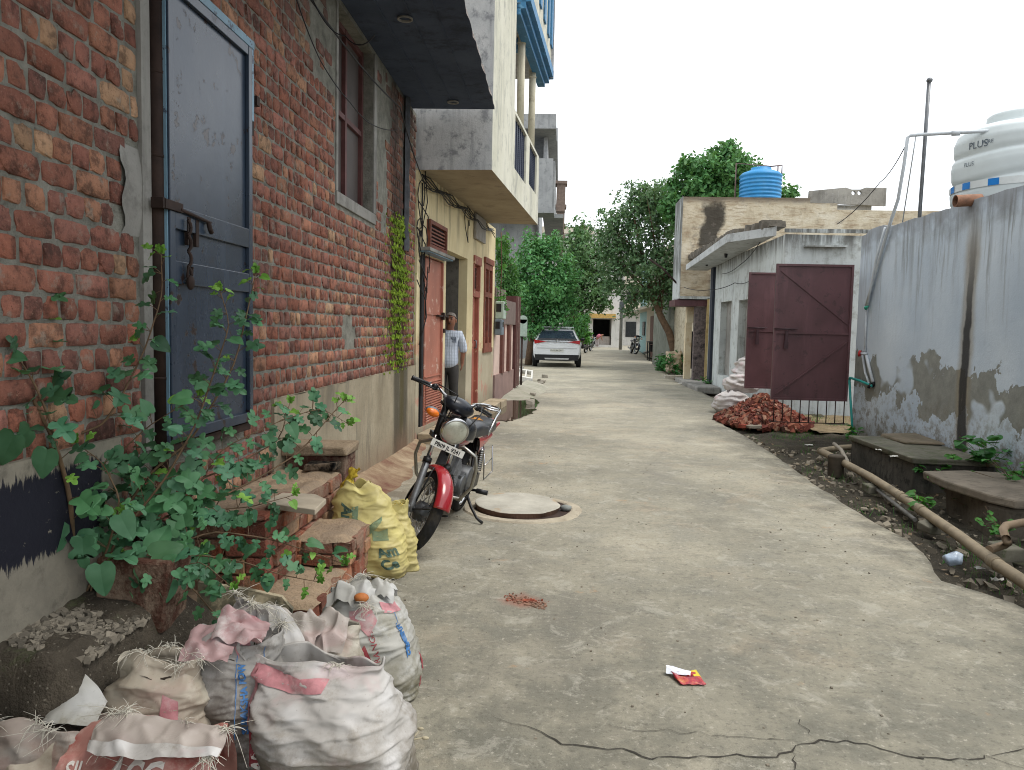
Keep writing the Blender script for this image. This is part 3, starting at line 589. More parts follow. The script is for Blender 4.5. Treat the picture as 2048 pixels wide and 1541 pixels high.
# steel double door standing open at its near side, grilled vent, small chajja
d1 = MB(); d1.box((-.06, HD[0]+.33, HD[2]), (-.02, HD[1]-.015, HD[3]-.02))
for q in range(16): zz = HD[2]+.04+q*.034; d1.box((-.019, HD[0]+.37, zz), (.001, HD[1]-.05, zz+.016))
for zz in (HD[2]+.62, 1.62, 2.35): d1.box((-.0195, HD[0]+.34, zz), (-.004, HD[1]-.02, zz+.012))
d1.box((-.0192, HD[1]-.05, HD[2]), (.012, HD[1]-.016, HD[3]-.02)); d1.xf(F2); dd = d1.build('steel_door', m_salmon, bh)
d1 = MB(); d1.box((-.02, 1.05, 1.60), (.03, 1.62, 1.625)); d1.box((.0, 1.28, 1.56), (.04, 1.34, 1.66)); d1.box((.0, 1.36, 1.38), (.03, 1.42, 1.44)); d1.xf(F2); d1.build('door_bolt', m_rust, dd)
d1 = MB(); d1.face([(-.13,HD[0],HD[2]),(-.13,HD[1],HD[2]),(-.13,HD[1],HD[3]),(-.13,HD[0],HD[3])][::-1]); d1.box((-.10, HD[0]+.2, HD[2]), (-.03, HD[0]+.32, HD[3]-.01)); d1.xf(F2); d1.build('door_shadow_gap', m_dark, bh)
v = MB(); s0, s1, z0, z1 = HV
for a in ((s0, s1, z0, z0+.05), (s0, s1, z1-.05, z1)): v.box((.002, a[0], a[2]), (.05, a[1], a[3]))
for a in ((s0, s0+.05), (s1-.05, s1)): v.box((.003, a[0], z0+.051), (.05, a[1], z1-.051))
for q in range(5): zz = z0+.07+q*.046; v.box((.006, s0+.051, zz), (.03, s1-.051, zz+.02))
v.xf(F2); vv = v.build('vent_window', m_wood, bh); v = MB(); v.face([(.004,s0,z0),(.004,s0,z1),(.004,s1,z1),(.004,s1,z0)][::-1]); v.xf(F2); v.build('vent_opening', m_dark, vv)
v = MB(); v.box((.0, .05, 2.385), (.15, 1.42, 2.43)); v.xf(F2); v.build('chajja', m_cement, bh, bevel=.008)
v = MB(); v.box((.005, .06, 2.372), (.13, 1.4, 2.384)); v.xf(F2); v.build('chajja_underside', m_lightblue, bh)
# the open passage with the man in it
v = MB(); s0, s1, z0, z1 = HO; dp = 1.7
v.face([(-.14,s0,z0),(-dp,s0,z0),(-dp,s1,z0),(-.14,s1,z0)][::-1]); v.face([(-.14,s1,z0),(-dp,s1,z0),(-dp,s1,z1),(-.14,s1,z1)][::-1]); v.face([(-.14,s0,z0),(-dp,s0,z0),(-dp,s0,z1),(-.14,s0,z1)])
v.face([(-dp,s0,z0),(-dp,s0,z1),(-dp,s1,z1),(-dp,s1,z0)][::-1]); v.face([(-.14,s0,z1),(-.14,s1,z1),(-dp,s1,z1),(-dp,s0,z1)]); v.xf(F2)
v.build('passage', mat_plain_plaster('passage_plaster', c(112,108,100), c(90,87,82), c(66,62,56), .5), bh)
# red wooden door and the louvred window beside it
d1 = MB(); s0, s1, z0, z1 = HR; d1.box((-.10, s0, z0), (-.06, s1, 1.98)); d1.box((-.12, s0, 1.98), (.01, s1, 2.08)); d1.box((-.11, s0+.03, 2.10), (-.05, s1-.03, z1-.05)); d1.box((-.12, s0-.0, z1-.08), (.03, s1, z1+.06))
d1.box((-.059, s0+.02, z0), (.0, s0+.10, 1.97)); d1.box((-.059, s1-.10, z0), (.0, s1-.02, 1.97)); d1.box((-.1, s0, 2.08), (.012, s0+.07, z1-.08)); d1.box((-.1, s1-.07, 2.08), (.012, s1, z1-.08))
d1.xf(F2); rd = d1.build('red_door', mat_painted_metal('red_door_paint', c(150,88,72), c(206,180,150), .6, .7), bh)
d1 = MB(); d1.face([(-.048,s0+.08,2.13),(-.048,s0+.08,z1-.12),(-.048,s1-.08,z1-.12),(-.048,s1-.08,2.13)][::-1]); d1.xf(F2); d1.build('fanlight_pane', m_glass, rd)
d1 = MB(); d1.tube([F2((-.0, s0+.16, 1.12)), F2((.04, s0+.16, 1.13)), F2((.04, s0+.16, 1.24)), F2((0, s0+.16, 1.25))], .012, 8); d1.build('door_handle', m_steel, rd)
v = MB(); s0, s1, z0, z1 = HW; sm_ = (s0+s1)/2
for a in (s0, sm_-.035, s1-.07): v.box((-.1, a, z0), (.02, a+.07, z1))
for a in (z0, 2.02, z1-.1): v.box((-.098, s0+.07, a), (.022, sm_-.036, a+.09)); v.box((-.098, sm_+.036, a), (.022, s1-.071, a+.09))
v.box((-.1, s0-.05, z1), (.04, s1+.05, z1+.1)); v.box((-.1, s0-.04, z0-.08), (.03, s1+.04, z0)); v.xf(F2); wv_ = v.build('window', m_wood, bh)
for a, b in ((s0+.07, sm_-.036), (sm_+.036, s1-.071)):
    for p, q in ((z0+.09, 2.02), (2.11, z1-.1)):
        v = MB(); v.box((-.07, a, p), (-.02, b, q)); v.xf(F2); v.build('shutter', m_wood, wv_)
v = MB()
for a, b in ((s0+.07, sm_-.036), (sm_+.036, s1-.071)):
    for p, q in ((1.3, 1.96), (2.15, z1-.14)): v = MB(); v.face([(-.010,a+.08,p),(-.010,a+.08,q),(-.010,b-.08,q),(-.010,b-.08,p)][::-1]); v.xf(F2); v.build('window_pane', m_glass, wv_)
# plinth slabs in front of the doors
v = MB(); 
for q in range(8): v.box((0.005 if q else .003, .1+q*.64, -.05), (.31+.025*(q % 2), .1+q*.64+.625, .13+.004*(q % 3)))
v.xf(F2); v.build('door_step', mat_plain_plaster('step_slabs', c(170,156,132), c(146,132,110), c(104,94,80), None, sc=3), bh, bevel=.012)
# name board, electricity meters, cables
sgn = MB(); sA, zA = h2(957, 480); sgn.box((.015, sA-.45, 2.93), (.05, sA+.40, 3.33)); sgn.xf(F2)
tag(sgn.build('wall_board', simple('grey_wall_board', c(150,146,140), .7, 0, .12, 6, c(110,104,96), .5)), 'grey blank board hung on the beige wall under the overhang', 'board')
def meter(px, py, w_, h_, d_, mcol, label):
    s, z = h2(px, py, .06); t = thing('electricity_meter', label, 'meter box', tuple(F2((.02, s, z))), 'electricity meters on the corner of the beige house')
    b = MB(); b.box((.02, s-w_/2, z-h_/2), (.02+d_, s+w_/2, z+h_/2)); b.xf(F2); b.build('housing', mcol, t, bevel=.015)
    b = MB(); b.box((.02+d_+.001, s-w_*.36, z+h_*.02), (.024+d_, s+w_*.3, z+h_*.36)); b.box((.04, s-w_/2-.012, z-h_*.1), (.02+d_*.7, s-w_/2-.001, z+h_*.36)); b.xf(F2); b.build('window', m_glass, t)
meter(997, 621, .30, .34, .17, simple('pale_green_plastic', c(168,184,172), .5, 0, .1), 'pale green electricity meter, upper box on the house corner')
meter(995, 655, .24, .30, .15, simple('grey_blue_plastic', c(112,124,134), .5, 0, .1), 'grey-blue electricity meter, lower box on the house corner')
random.seed(21)
def wire(name, pts, r, label, sag=0.0, n=16, extra=None):
    b = MB(); P = [V(p) for p in pts]; out = []
    for a, q in zip(P, P[1:]):
        for i in range(n): t = i/n; out.append(a.lerp(q, t)+V((0, 0, -sag*4*t*(1-t))))
    out.append(P[-1]); b.tube(out, r, 6)
    if extra: extra(b)
    return tag(b.build(name, m_cable), label, 'cable')
def bundle(b):
    for q in range(5):     # strands running under the soffit
        pts = [F2((.02+.01*q, .1+s*.42, ZS-.06-.03*q+.04*math.sin(s*2.1+q)-(.25 if s > 12 else 0)*(s-12)*.5)) for s in range(13)]; b.tube(pts, .008, 5)
    for (px, py, rr, hh) in ((843,410,.10,.30), (846,500,.16,.3), (852,545,.14,.26), (935,450,.14,.28), (840,470,.08,.2)):   # loose coils
        s, z = h2(px, py, .03)
        b.tube([F2((.03+.02*math.sin(i), s+rr*math.cos(i*.55), z+hh*math.sin(i*.55))) for i in range(13)], .007, 5)
    for px0, py0, px1, py1 in ((850,335,842,470),(836,400,858,460),(835,455,848,520),(838,520,852,600),(834,560,850,640),(850,580,838,690)):
        s, z = h2(px0, py0, .04); s1_, z1_ = h2(px1, py1, .04); b.tube([F2((.04, s, z)), F2((.07, (s+s1_)/2+.1, (z+z1_)/2)), F2((.04, s1_, z1_))], .007, 5)
wire('cable_bundle', [F2((.03, .1, 3.2)), F2((.03, .15, .6))], .010, 'tangle of black cables running under the beige overhang and down the corner', 0, 10, bundle)
P0 = gx(640, 0, XL+.06)
wire('overhead_cable', [gx(615,-10,XL+.10), gx(800,215,XL+.13), F2((.03, .2, 3.22))], .007, 'thick grey cable slanting from the top of the brick wall to the beige house', .05)
wire('overhead_cable', [gx(590,-10,XL+.05), gx(640,120,XL+.05), gx(700,205,XL+.05), gx(745,250,XL+.05), gx(795,260,XL+.05)], .0045, 'thin loose cable zigzagging across the brick wall past the window', .02)
wire('overhead_cable', [gx(622,-8,XL+.16), gx(690,72,XL+.35), gx(750,70,XL+.55)], .004, 'short thin cable looping from the brick wall up to the slab', .06)
# ================================================================== PINK COMPOUND WALL WITH BROWN GATE, beyond the beige house
S3 = S_END+.02
def F3(p): return O2+S2*S3+T2*(p[0])+S2*p[1]+V((0, 0, p[2]))
cw = thing('compound_wall', 'low pink compound wall with brown pilasters beside a tall brown steel gate', 'wall', tuple(F3((0, 1, 0))))
w = MB(); w.box((-.25, .02, -.1), (0, 2.5, 1.55)); w.xf(F3); w.build('wall', simple('pink_wall_paint', c(206,182,170), .8, 0, .1, 4, c(170,140,128), .4), cw)
w = MB(); w.box((-.28, .0, 1.552), (.05, 2.6, 2.05)); w.box((-.28, .0, 2.051), (.03, 1.2, 2.25)); w.xf(F3); w.build('coping', simple('brown_grey_render', c(112,98,92), .85, 0, .15), cw)
w = MB(); w.box((-.26, .0, -.1), (.035, 2.5, .55)); w.xf(F3); w.build('plinth', simple('mauve_plinth', c(140,116,110), .8, 0, .14, 3), cw)
for s in (.72, 1.62):
    w = MB(); w.box((-.1, s, .553), (.06, s+.26, 1.54)); w.xf(F3); w.build('pilaster', simple('brown_pilaster', c(104,66,58), .7, 0, .15), cw)
gt = thing('steel_gate', 'tall narrow dark brown steel gate at the end of the pink wall', 'gate', tuple(F3((.2, 3, 0))))
w = MB(); w.box((-.2, 2.55, .12), (.06, 2.80, 2.2)); w.box((-.15, 2.84, .15), (.08, 3.12, 2.2)); w.xf(F3); w.build('gate_panel', simple('brown_gate_paint', c(86,50,48), .55, .1, .15), gt)
w = MB(); w.box((.061, 2.805, .15), (.075, 2.835, 2.2)); w.box((.081, 2.95, .2), (.088, 2.97, 2.15)); w.xf(F3); w.build('gate_edge', simple('pale_gate_edge', c(150,126,118), .6), gt)
m_ramp = mat_plain_plaster('ramp_cement', c(158,154,140), c(134,132,118), c(106,114,88), None, sc=1.6)
g = MB()
def rp_(u, v):
    s = 5.75+v*4.6; t = .04+u*(.66+.10*noise.noise((v*4, 1, 0))); return O2+T2*t+S2*s+V((0, 0, -.02+(.03+.13*v)*min(1, v*5)*(1-u)**.8*(1-u**6)+.026*min(1, v*6)*(1-u**8)+.006*noise.noise((u*4, v*6, 0))))
g.grid(rp_, 14, 30); struct(g.build('ramp', m_ramp))
bx = thing('letter_box', 'pale green rounded box on the far side of the brown gate', 'box', tuple(F3((.3, 3.7, 1.3))))
p = gy(1046, 653, 18.4); b = MB(); b.box((p.x-.10, p.y-.05, p.z-.24), (p.x+.10, p.y+.06, p.z+.16)); b.lathe([(.10,-.05),(.10,.06)], 18, (p.x, p.y, p.z+.16), (0,1,0), caps=True); b.build('housing', simple('pale_green_box', c(176,196,182), .6), bx)
b = MB(); b.tube([(p.x-.02, p.y+.02, -.1), (p.x-.02, p.y+.02, p.z-.2)], .025, 8); b.build('post', m_rust, bx)
# perforated concrete block lying on the ramp
vb = MB(); p = gz(1040, 745, .22); 
cs = [gz(1020,734,.30), gz(1066,741,.28), gz(1060,757,.18), gz(1014,749,.2)]
ax = (cs[1]-cs[0]); ay = (cs[3]-cs[0])
vb = MB(); o = cs[0]; nz = ax.cross(ay).normalized(); nz = nz if nz.z > 0 else -nz; th = .12
for i in range(5): vb.obox(o+ax*(i/4*.94+.03)+ay*.5-nz*th/2, ax*.03, ay*.5, nz*th/2)
for j in range(2): vb.obox(o+ax*.5+ay*(.06+.88*j)-nz*(th/2+.0015), ax*.5, ay*.059, nz*th/2)
tag(vb.build('vent_block', simple('white_concrete', c(196,194,186), .9, 0, .1)), 'whitish perforated concrete ventilation block lying on the ramp by the brown gate', 'block')
random.seed(3)
for i in range(9):
    px, py = random.choice([(1072,780),(1065,792),(1060,800),(1078,772),(1082,765),(1056,806),(1068,786),(1088,752),(1018,766)]); p = gz(px+random.randint(-4,4), py+random.randint(-3,3), .03); s = random.uniform(.04, .10)
    b = MB(); b.obox((0,0,0), V((s,0,0)), V((.1*s,s*.9,0)), V((0,0,s*.6)), jit=s*.35); b.xf(lambda q: q+p+V((0,0,s*.2)))
    tag(b.build('rubble_stone', simple('rubble_grey', c(140,134,122), .9, 0, .2), bevel=.01), 'grey lump of broken cement at the ramp edge by the puddle', 'stone', 'broken cement lumps along the ramp edge')
# ================================================================== GREY HOUSE behind the left trees
gh = thing('grey_house', 'grey unpainted three storey house with a projecting balcony rising behind the left trees', 'house', (-4, 40, 0))
GK = 38/24
def GH(p): return V((p.x*GK, p.y*GK, (p.z-EYE)*GK+EYE))
w = MB(); w.box((-9, 24.6, .5), (-.95, 38, 7.0)); w.xf(GH); w.build('wall', m_greyb, gh)
w = MB(); w.box((-5, 23.6, 4.98), (-.24, 24.62, 5.12)); w.box((-.6, 24.63, 4.98), (.05, 33, 5.1)); w.box((-5, 23.6, 5.121), (-.30, 23.72, 6.6)); w.box((-.36, 23.73, 5.121), (-.24, 33, 6.55)); w.xf(GH); w.build('balcony', m_greyb, gh)
w = MB(); w.box((-5.2, 23.5, 7.45), (-.24, 25, 7.88)); w.box((-1.2, 25.01, 7.45), (-.2, 33, 7.86)); w.xf(GH); w.build('roof_slab', m_greyb, gh)
w = MB(); w.box((-4.8, 24.2, 6.62), (-1.0, 24.5, 7.44)); w.box((-.62, 24.5, 6.6), (-.5, 30, 7.44)); w.xf(GH); w.build('upper_storey', simple('light_grey_render', c(168,170,172), .9), gh)
for y, z in ((26.3,6.35),(28.4,5.9),(30.6,5.5),(32.5,5.3)):
    w = MB(); w.box((-.2, y, z-.9), (.10, y+.5, z+.0)); w.box((-.24, y-.06, z+.001), (.16, y+.56, z+.1)); w.xf(GH); w.build('baluster_pier', simple('brown_render', c(134,118,108), .9), gh)
w = MB(); w.box((-.96, 27.0, 3.0), (-.93, 28.2, 4.4)); w.xf(GH); w.build('window', m_glass, gh)
# ================================================================== FAR END OF THE STREET
m_cream = mat_plain_plaster('cream_far_wall', c(214,206,188), c(196,188,170), c(160,150,136), .4, sc=.5)
m_farwhite = mat_plain_plaster('far_white_wall', c(214,212,206), c(196,194,190), c(160,158,150), .4, sc=.5)
sh = thing('shop_building', 'white corner building with a dark open shop and yellow awning at the street end', 'building', (4, 72, 0))
w = MB(); xs0, xs1 = 3.05, 4.72
w.box((-6, 70, -.1), (xs0, 80, 10.5)); w.box((xs1, 70, -.1), (5.75, 80, 10.5)); w.box((xs0, 70, 2.55), (xs1, 80, 10.5)); w.box((xs0, 73, -.1), (xs1, 80, 2.54)); w.box((xs0, 70.02, -.1), (xs1, 72.99, .22)); w.build('wall', m_farwhite, sh)
w = MB(); w.box((-6.2, 69.8, 10.1), (2.9, 80, 10.7)); w.box((-6, 69.7, 5.4), (5.9, 69.99, 5.75)); w.build('cornice', m_cream, sh)
w = MB(); w.box((xs0, 72.9, .23), (xs1, 72.98, 2.53)); w.build('shop_interior', m_dark, sh)
w = MB(); w.box((xs0-.4, 69.2, 2.62), (xs1+.3, 69.98, 3.0)); w.build('awning', simple('yellow_awning', c(196,160,92), .7), sh)
for x0 in (-3.5, 0.2): 
    w = MB(); w.box((x0, 69.93, 6.3), (x0+1.4, 69.97, 8.0)); w.build('window', m_glass, sh)
w = MB(); w.box((xs0+.35, 70.5, .22), (xs1-.1, 71.2, .98)); 
ct = tag(w.build('shop_counter', simple('pale_counter', c(176,166,158), .7), bevel=.02), 'pale goods counter standing inside the open shop at the street end', 'counter')
w = MB(); w.box((6.6, 82, -.1), (16, 92, 9)); lh = thing('lane_house', 'cream three storey house down the lane past the shop, half hidden by the pole', 'building', (8, 82, 0)); w.build('wall', m_farwhite, lh)
for z in (3.4, 6.2): w = MB(); w.box((6.2, 80.9, z), (14, 81.98, z+.18)); w.box((6.2, 80.9, z+.181), (14, 81.0, z+1.0)); w.build('balcony', m_cream, lh)
for x0, z in ((7.0,.9),(9.2,.2),(7.0,4.0),(9.4,4.0),(7.4,6.7)): w = MB(); w.box((x0, 81.93, z), (x0+1.1, 81.97, z+1.6)); w.build('window', m_glass, lh)
def strip_house(name, label, x, y0, y1, h, mat_, bits):
    t = thing(name, label, 'building', (x, y0, 0)); w = MB(); w.box((x, y0, -.1), (x+6, y1, h)); w.build('wall', mat_, t)
    for nm, lo, hi, mm in bits: w = MB(); w.box(lo, hi); w.build(nm, mm, t)
m_teal = simple('pale_teal_paint', c(150,184,184), .8); m_brownd = simple('brown_shutter', c(120,88,78), .7)
strip_house('teal_house', 'house with a pale teal front on the right of the far street', 6.2, 50, 60, 6.5, m_teal, [('door', (6.12,53,0),(6.19,54.2,2.1), m_glass), ('chajja', (5.5,50,2.9),(6.18,60,3.05), m_cream), ('window', (6.12,56,1.2),(6.19,57.4,2.2), m_glass)])
strip_house('cream_house', 'cream house with brown shutters beyond the leaning tree on the right', 5.55, 39, 49.6, 6.0, m_cream, [('shutter', (5.48,41,0),(5.54,42.6,2.4), m_brownd), ('shutter', (5.48,45.5,0),(5.54,47,2.4), m_brownd), ('chajja', (4.9,39,2.8),(5.53,49.6,2.95), m_cream), ('downpipe', (5.47,44,0),(5.54,44.1,5.5), m_brownd)])
gh2 = thing('grey_shed', 'low grey-green shed wall with dark square openings behind the leaning tree', 'shed', (6, 30, 0))
w = MB(); w.box((4.35, 30.6, -.1), (9.5, 36, 3.9)); w.build('wall', mat_plain_plaster('shed_wall', c(142,146,136), c(120,124,114), c(90,92,86), .5), gh2)
for x0, x1 in ((4.62, 5.15), (5.2, 5.55)): w = MB(); w.box((x0, 30.55, 1.35), (x1, 30.595, 2.05)); w.build('window', m_dark, gh2)
w = MB(); w.box((4.5, 30.5, 0), (5.6, 30.59, 1.3)); w.build('door', simple('old_shed_door', c(110,90,78), .8), gh2)
for (px, yy, zt, rr) in ((1241, 62, 7.5, .13), (1262, 84, 8, .12)):
    p = gy(px, 690, yy); t = thing('utility_pole', 'grey utility pole with wires in front of the shop corner' if yy < 70 else 'thin utility pole farther down the lane past the shop', 'pole', (p.x, yy, 0), None)
    w = MB(); w.tube([(p.x, yy, -.1), (p.x, yy, zt)], rr, 10); w.build('pole', m_cement, t); w = MB()
    for z in (zt-.4, zt-1.0): w.box((p.x-.7, yy-.05, z), (p.x+.7, yy+.05, z+.1))
    for q in range(4): w.tube([(p.x-.6+q*.4, yy, zt-.3), (p.x-.6+q*.4, yy, zt-.15)], .05, 8)
    w.build('cross_arm', m_steel, t); w = MB(); w.box((p.x-.2, yy-.3, 3.0), (p.x+.2, yy-.14, 3.8)); w.build('junction_box', m_steel, t)
p = gy(1241, 560, 62)
for q, (z, x1, z1) in enumerate(((6.9,-5,6.4),(6.3,-5,5.7),(5.6,-5.5,4.6),(5.2,-4.5,4.9))): wire('street_wire', [(p.x, 62, z), (x1, 55, z1)], .022, ['topmost black wire sagging from the utility pole by the shop', 'second black wire from the top on the pole by the shop', 'third black wire sagging from the pole by the shop', 'lowest black wire sagging across the shop front'][q], .5)
wire('street_wire', [(p.x, 62, 6.8), (9.4, 83, 7)], .022, 'black wire running from the shop pole down the lane', .3)
# ================================================================== RIGHT SIDE
rw = thing('boundary_wall', 'long blue-white boundary wall with peeling wash and a black stain', 'wall', (XR, 8, 0))
def rtop(y): return 2.90+.035*noise.noise((y*.8, 0, 3))+.018*noise.noise((y*4, 0, 1))+(.04 if y > 10.6 else 0)-(.05 if y > 11.2 else 0)
w = MB(); N = 70; Y1 = 11.45
for i in range(N+1):
    y = 1+i*(Y1-1)/N; t = rtop(y)
    for q in range(13): w.v.append((XR+.010*noise.noise((y*1.2, q*.4, 4)), y, -.15+(t+.15)*q/12))
    w.v.append((XR+.24, y, t+.012*noise.noise((y*3, 3, 3)))); w.v.append((XR+.24, y, -.15))
for i in range(N):
    for q in range(14): w.idx([[i*15+q, i*15+q+1, (i+1)*15+q+1, (i+1)*15+q]], 0, None, q < 12)
w.face([(XR,Y1,-.15),(XR+.24,Y1,-.15),(XR+.24,Y1,rtop(Y1)),(XR,Y1,rtop(Y1))][::-1]); w.build('wall', m_white, rw)
w = MB(); sp = gx(1942, 400, XR); w.tube([(XR+.1, sp.y, sp.z), (XR-.16, sp.y, sp.z-.015)], .062, 18, cap=False); w.tube([(XR-.155, sp.y, sp.z-.015), (XR+.1, sp.y, sp.z)], .052, 18, cap=False); w.lathe([(.062,0),(.052,0)], 18, (XR-.16, sp.y, sp.z-.015), (-1,0,0)); w.build('spout', simple('clay_spout', c(142,104,82), .85, 0, .25, 14, c(90,74,62), .5), rw)
w = MB(); so_ = gx(1853, 888, XR); w.tube([(XR+.05, so_.y, so_.z), (XR-.10, so_.y, so_.z-.02)], .05, 16, cap=False); w.tube([(XR-.098, so_.y, so_.z-.02), (XR+.05, so_.y, so_.z)], .043, 16, cap=False); w.lathe([(.05,0),(.043,0)], 16, (XR-.1, so_.y, so_.z-.02), (-1,0,0)); w.build('drain_outlet', simple('dark_pvc', c(96,92,94), .6), rw)
# white water tank on the plot behind the wall, on a brick stand
wt = thing('water_tank', 'white ribbed plastic water tank behind the boundary wall with a blue printed band', 'water tank', (5.65, 10.0, 0))
TC = V((5.62, 10.0, 2.60)); TR = .74
prof = [(.60,0),(.70,.03),(.74,.12),(.74,.33),(.715,.37),(.715,.50),(.74,.54),(.75,.64),(.735,.72),(.715,.76),(.74,.82),(.75,.96),(.74,1.04),(.71,1.08),(.73,1.14),(.735,1.26),(.70,1.36),(.58,1.43),(.40,1.47),(.395,1.58),(.36,1.61),(.0,1.62)]
pf = []
for (a, b), (p, q) in zip(prof, prof[1:]):
    for i in range(4): pf.append((a+(p-a)*i/4, b+(q-b)*i/4))
w = MB(); w.lathe(pf+[(.0,1.62)], 72, TC)
def wavy(p):
    d = p-TC; a = math.atan2(d.y, d.x); h = d.z
    return p+V((0, 0, .035*math.sin(a*3+1)*max(0, 1-abs(h-.85)/.5)))
w.xf(wavy); w.build('tank_body', simple('white_tank_plastic', c(206,214,214), .45, 0, .05, 2, bump=.05), wt)
w = MB()
def bandf(u, v): a = R_(150)+u*R_(150); return TC+V(((TR-.0)*math.cos(a)*.98, TR*math.sin(a)*.98, .655+.085*v))+V((math.cos(a), math.sin(a), 0))*.032
w.grid(bandf, 60, 1, flip=True); w.build('printed_band', simple('white_band', c(210,214,212), .5, 0, .05), wt)
for a0 in (168, 190, 216, 246):
    w = MB(); w.grid(lambda u, v: TC+V((.732*math.cos(R_(a0)+u*R_(9)), .732*math.sin(R_(a0)+u*R_(9)), .657+.080*v))+V((math.cos(R_(a0)+u*R_(9)), math.sin(R_(a0)+u*R_(9)), 0))*.029, 8, 1, flip=True); w.build('blue_patch', simple('blue_print', c(20,120,196), .5, 0, .05), wt)
w = MB()
for z in np.arange(-.1, 2.5, .1): pass
w.box((4.9, 9.3, -.1), (6.4, 10.7, 2.545)); w.build('stand', m_cement, wt)
def text_faces(s, size, sub=.02, align='LEFT', bold=0.0):
    cu = bpy.data.curves.new('t', 'FONT'); cu.body = s; cu.size = size; cu.align_x = align; cu.offset = bold; cu.resolution_u = 3
    o = bpy.data.objects.new('t', cu); COL.objects.link(o); me = o.to_mesh(); b = bmesh.new(); b.from_mesh(me); bmesh.ops.triangulate(b, faces=b.faces)
    for _ in range(3):
        e = [e for e in b.edges if e.calc_length() > sub]
        if not e: break
        bmesh.ops.subdivide_edges(b, edges=e, cuts=1); bmesh.ops.triangulate(b, faces=b.faces)
    b.verts.index_update(); vs = [v.co.copy() for v in b.verts]; fs = [[v.index for v in f.verts] for f in b.faces]; b.free(); o.to_mesh_clear(); bpy.data.objects.remove(o); bpy.data.curves.remove(cu); return vs, fs
def maptext(mb, s, size, fn, m=0, **kw):
    vs, fs = text_faces(s, size, **kw); i = len(mb.v); mb.v += [tuple(fn(v.x, v.y)) for v in vs]; mb.idx([[i+q for q in f] for f in fs], m)
m_ink = simple('grey_ink', c(84,94,104), .6, 0, .05)
w = MB()
def tk(a0, h0, r): return lambda x, y: TC+V((r*math.cos(R_(a0)+x/r), r*math.sin(R_(a0)+x/r), h0+y))
maptext(w, 'PLUS', .12, tk(193, 1.13, .739)); maptext(w, 'PLUS', .07, tk(190, .93, .757)); maptext(w, 'PURE', .06, tk(207, 1.16, .739))
w.build('lettering', m_ink, wt)
# pipe from the tank, down over the wall to the tap
m_pvc = simple('white_pvc', c(196,202,206), .5, 0, .08)
tp = thing('water_pipe', 'white water pipe from the tank bending down over the boundary wall', 'pipe', (4.2, 10, 0))
pts = [gy(1985,262,9.62), gy(1910,266,9.8), gy(1822,271,10.1), gy(1815,276,10.1), gy(1808,330,10.1), gy(1796,400,10.2), gy(1776,460,10.45), gx(1757,525,XR-.03), gx(1747,560,XR-.03), gx(1733,612,XR-.03)]
w = MB(); w.tube(pts, .021, 10); w.tube([gy(1921,266,9.78), gy(1903,267,9.82)], .033, 10)
w.build('main_pipe', m_pvc, tp); w = MB(); w.tube([gy(1832,272,10.1), gy(1826,310,10.15), gy(1805,445,10.9)], .008, 6); w.tube([gy(1770,455,10.6), gx(1752,520,XR-.06), gx(1742,575,XR-.05), gx(1734,614,XR-.045)], .016, 8); w.build('side_pipe', m_pvc, tp)
w = MB(); p = gx(1734, 616, XR-.04); 
for q in range(3): w.tube([p+V((.0,-.05+q*.02,.02-.02*q)), p+V((-.03,0,.0)), p+V((0,.05,-.02+.02*q))], .012, 6)
w.build('green_tie', simple('green_cloth_tie', c(64,160,136), .8), tp)
w = MB(); w.tube([gx(1733,612,XR-.025), gx(1731,660,XR-.022), gx(1730,702,XR-.022)], .012, 8); w.tube([gx(1733,712,XR-.02), gx(1737,730,XR-.03), gx(1746,765,XR-.03)], .022, 8); w.tube([gx(1725,712,XR-.02), gx(1730,745,XR-.03), gx(1741,775,XR-.03)], .016, 8); w.build('down_pipe', m_pvc, tp)
tpv = thing('tap', 'red knobbed valve on the white pipe on the boundary wall', 'tap', tuple(gx(1730,708,XR)))
p = gx(1731, 708, XR-.03); w = MB(); w.tube([p+V((.03,0,0)), p+V((-.05,.04,.0))], .018, 10); w.build('valve_body', m_pvc, tpv); w = MB(); w.lathe([(.001,0),(.04,0),(.045,.008),(.045,.024),(.03,.03),(.001,.03)], 16, p+V((-.05,.04,0)), (-.8,.6,.1)); w.build('knob', simple('red_plastic', c(184,46,46), .5, 0, .08), tpv)
gp_ = MB(); gp_.tube([gx(1744,772,XR-.04), gx(1720,762,XR-.06), gx(1700,756,XR-.07), gx(1699,762,XR-.07), gx(1701,800,XR-.07), gx(1706,878,XR-.08)], .017, 10)
tag(gp_.build('garden_hose', simple('turquoise_hose', c(52,158,150), .5, 0, .1)), 'turquoise hose bent at the foot of the boundary wall by the gate', 'hose')
w = MB(); p = gx(1747, 768, XR-.01); w.lathe([(.001,0),(.05,0),(.055,.015),(.03,.03),(.001,.03)], 14, p, (-1,0,0)); w.tube([p+V((-.03,0,0)), p+V((-.06,.02,-.06))], .02, 8)
tag(w.build('pipe_flange', m_black), 'black round pipe fitting on the wall where the hose joins', 'fitting')
po = MB(); po.tube([gy(1840,425,10.6)+V((0,0,-1)), gy(1840,420,10.6), gy(1850,280,10.6), gy(1858,165,10.6)], .024, 10); po.ball(gy(1859,161,10.6), .04, .04, .035, 10, 6)
tag(po.build('mast', m_steel), 'tall bare steel mast standing behind the boundary wall', 'pole')
wire('stay_wire', [gy(1812,290,10.1), gy(1760,365,12.6), gy(1675,448,13.9)], .007, 'thin stay wire from the pipe elbow to the white house wall', .06)
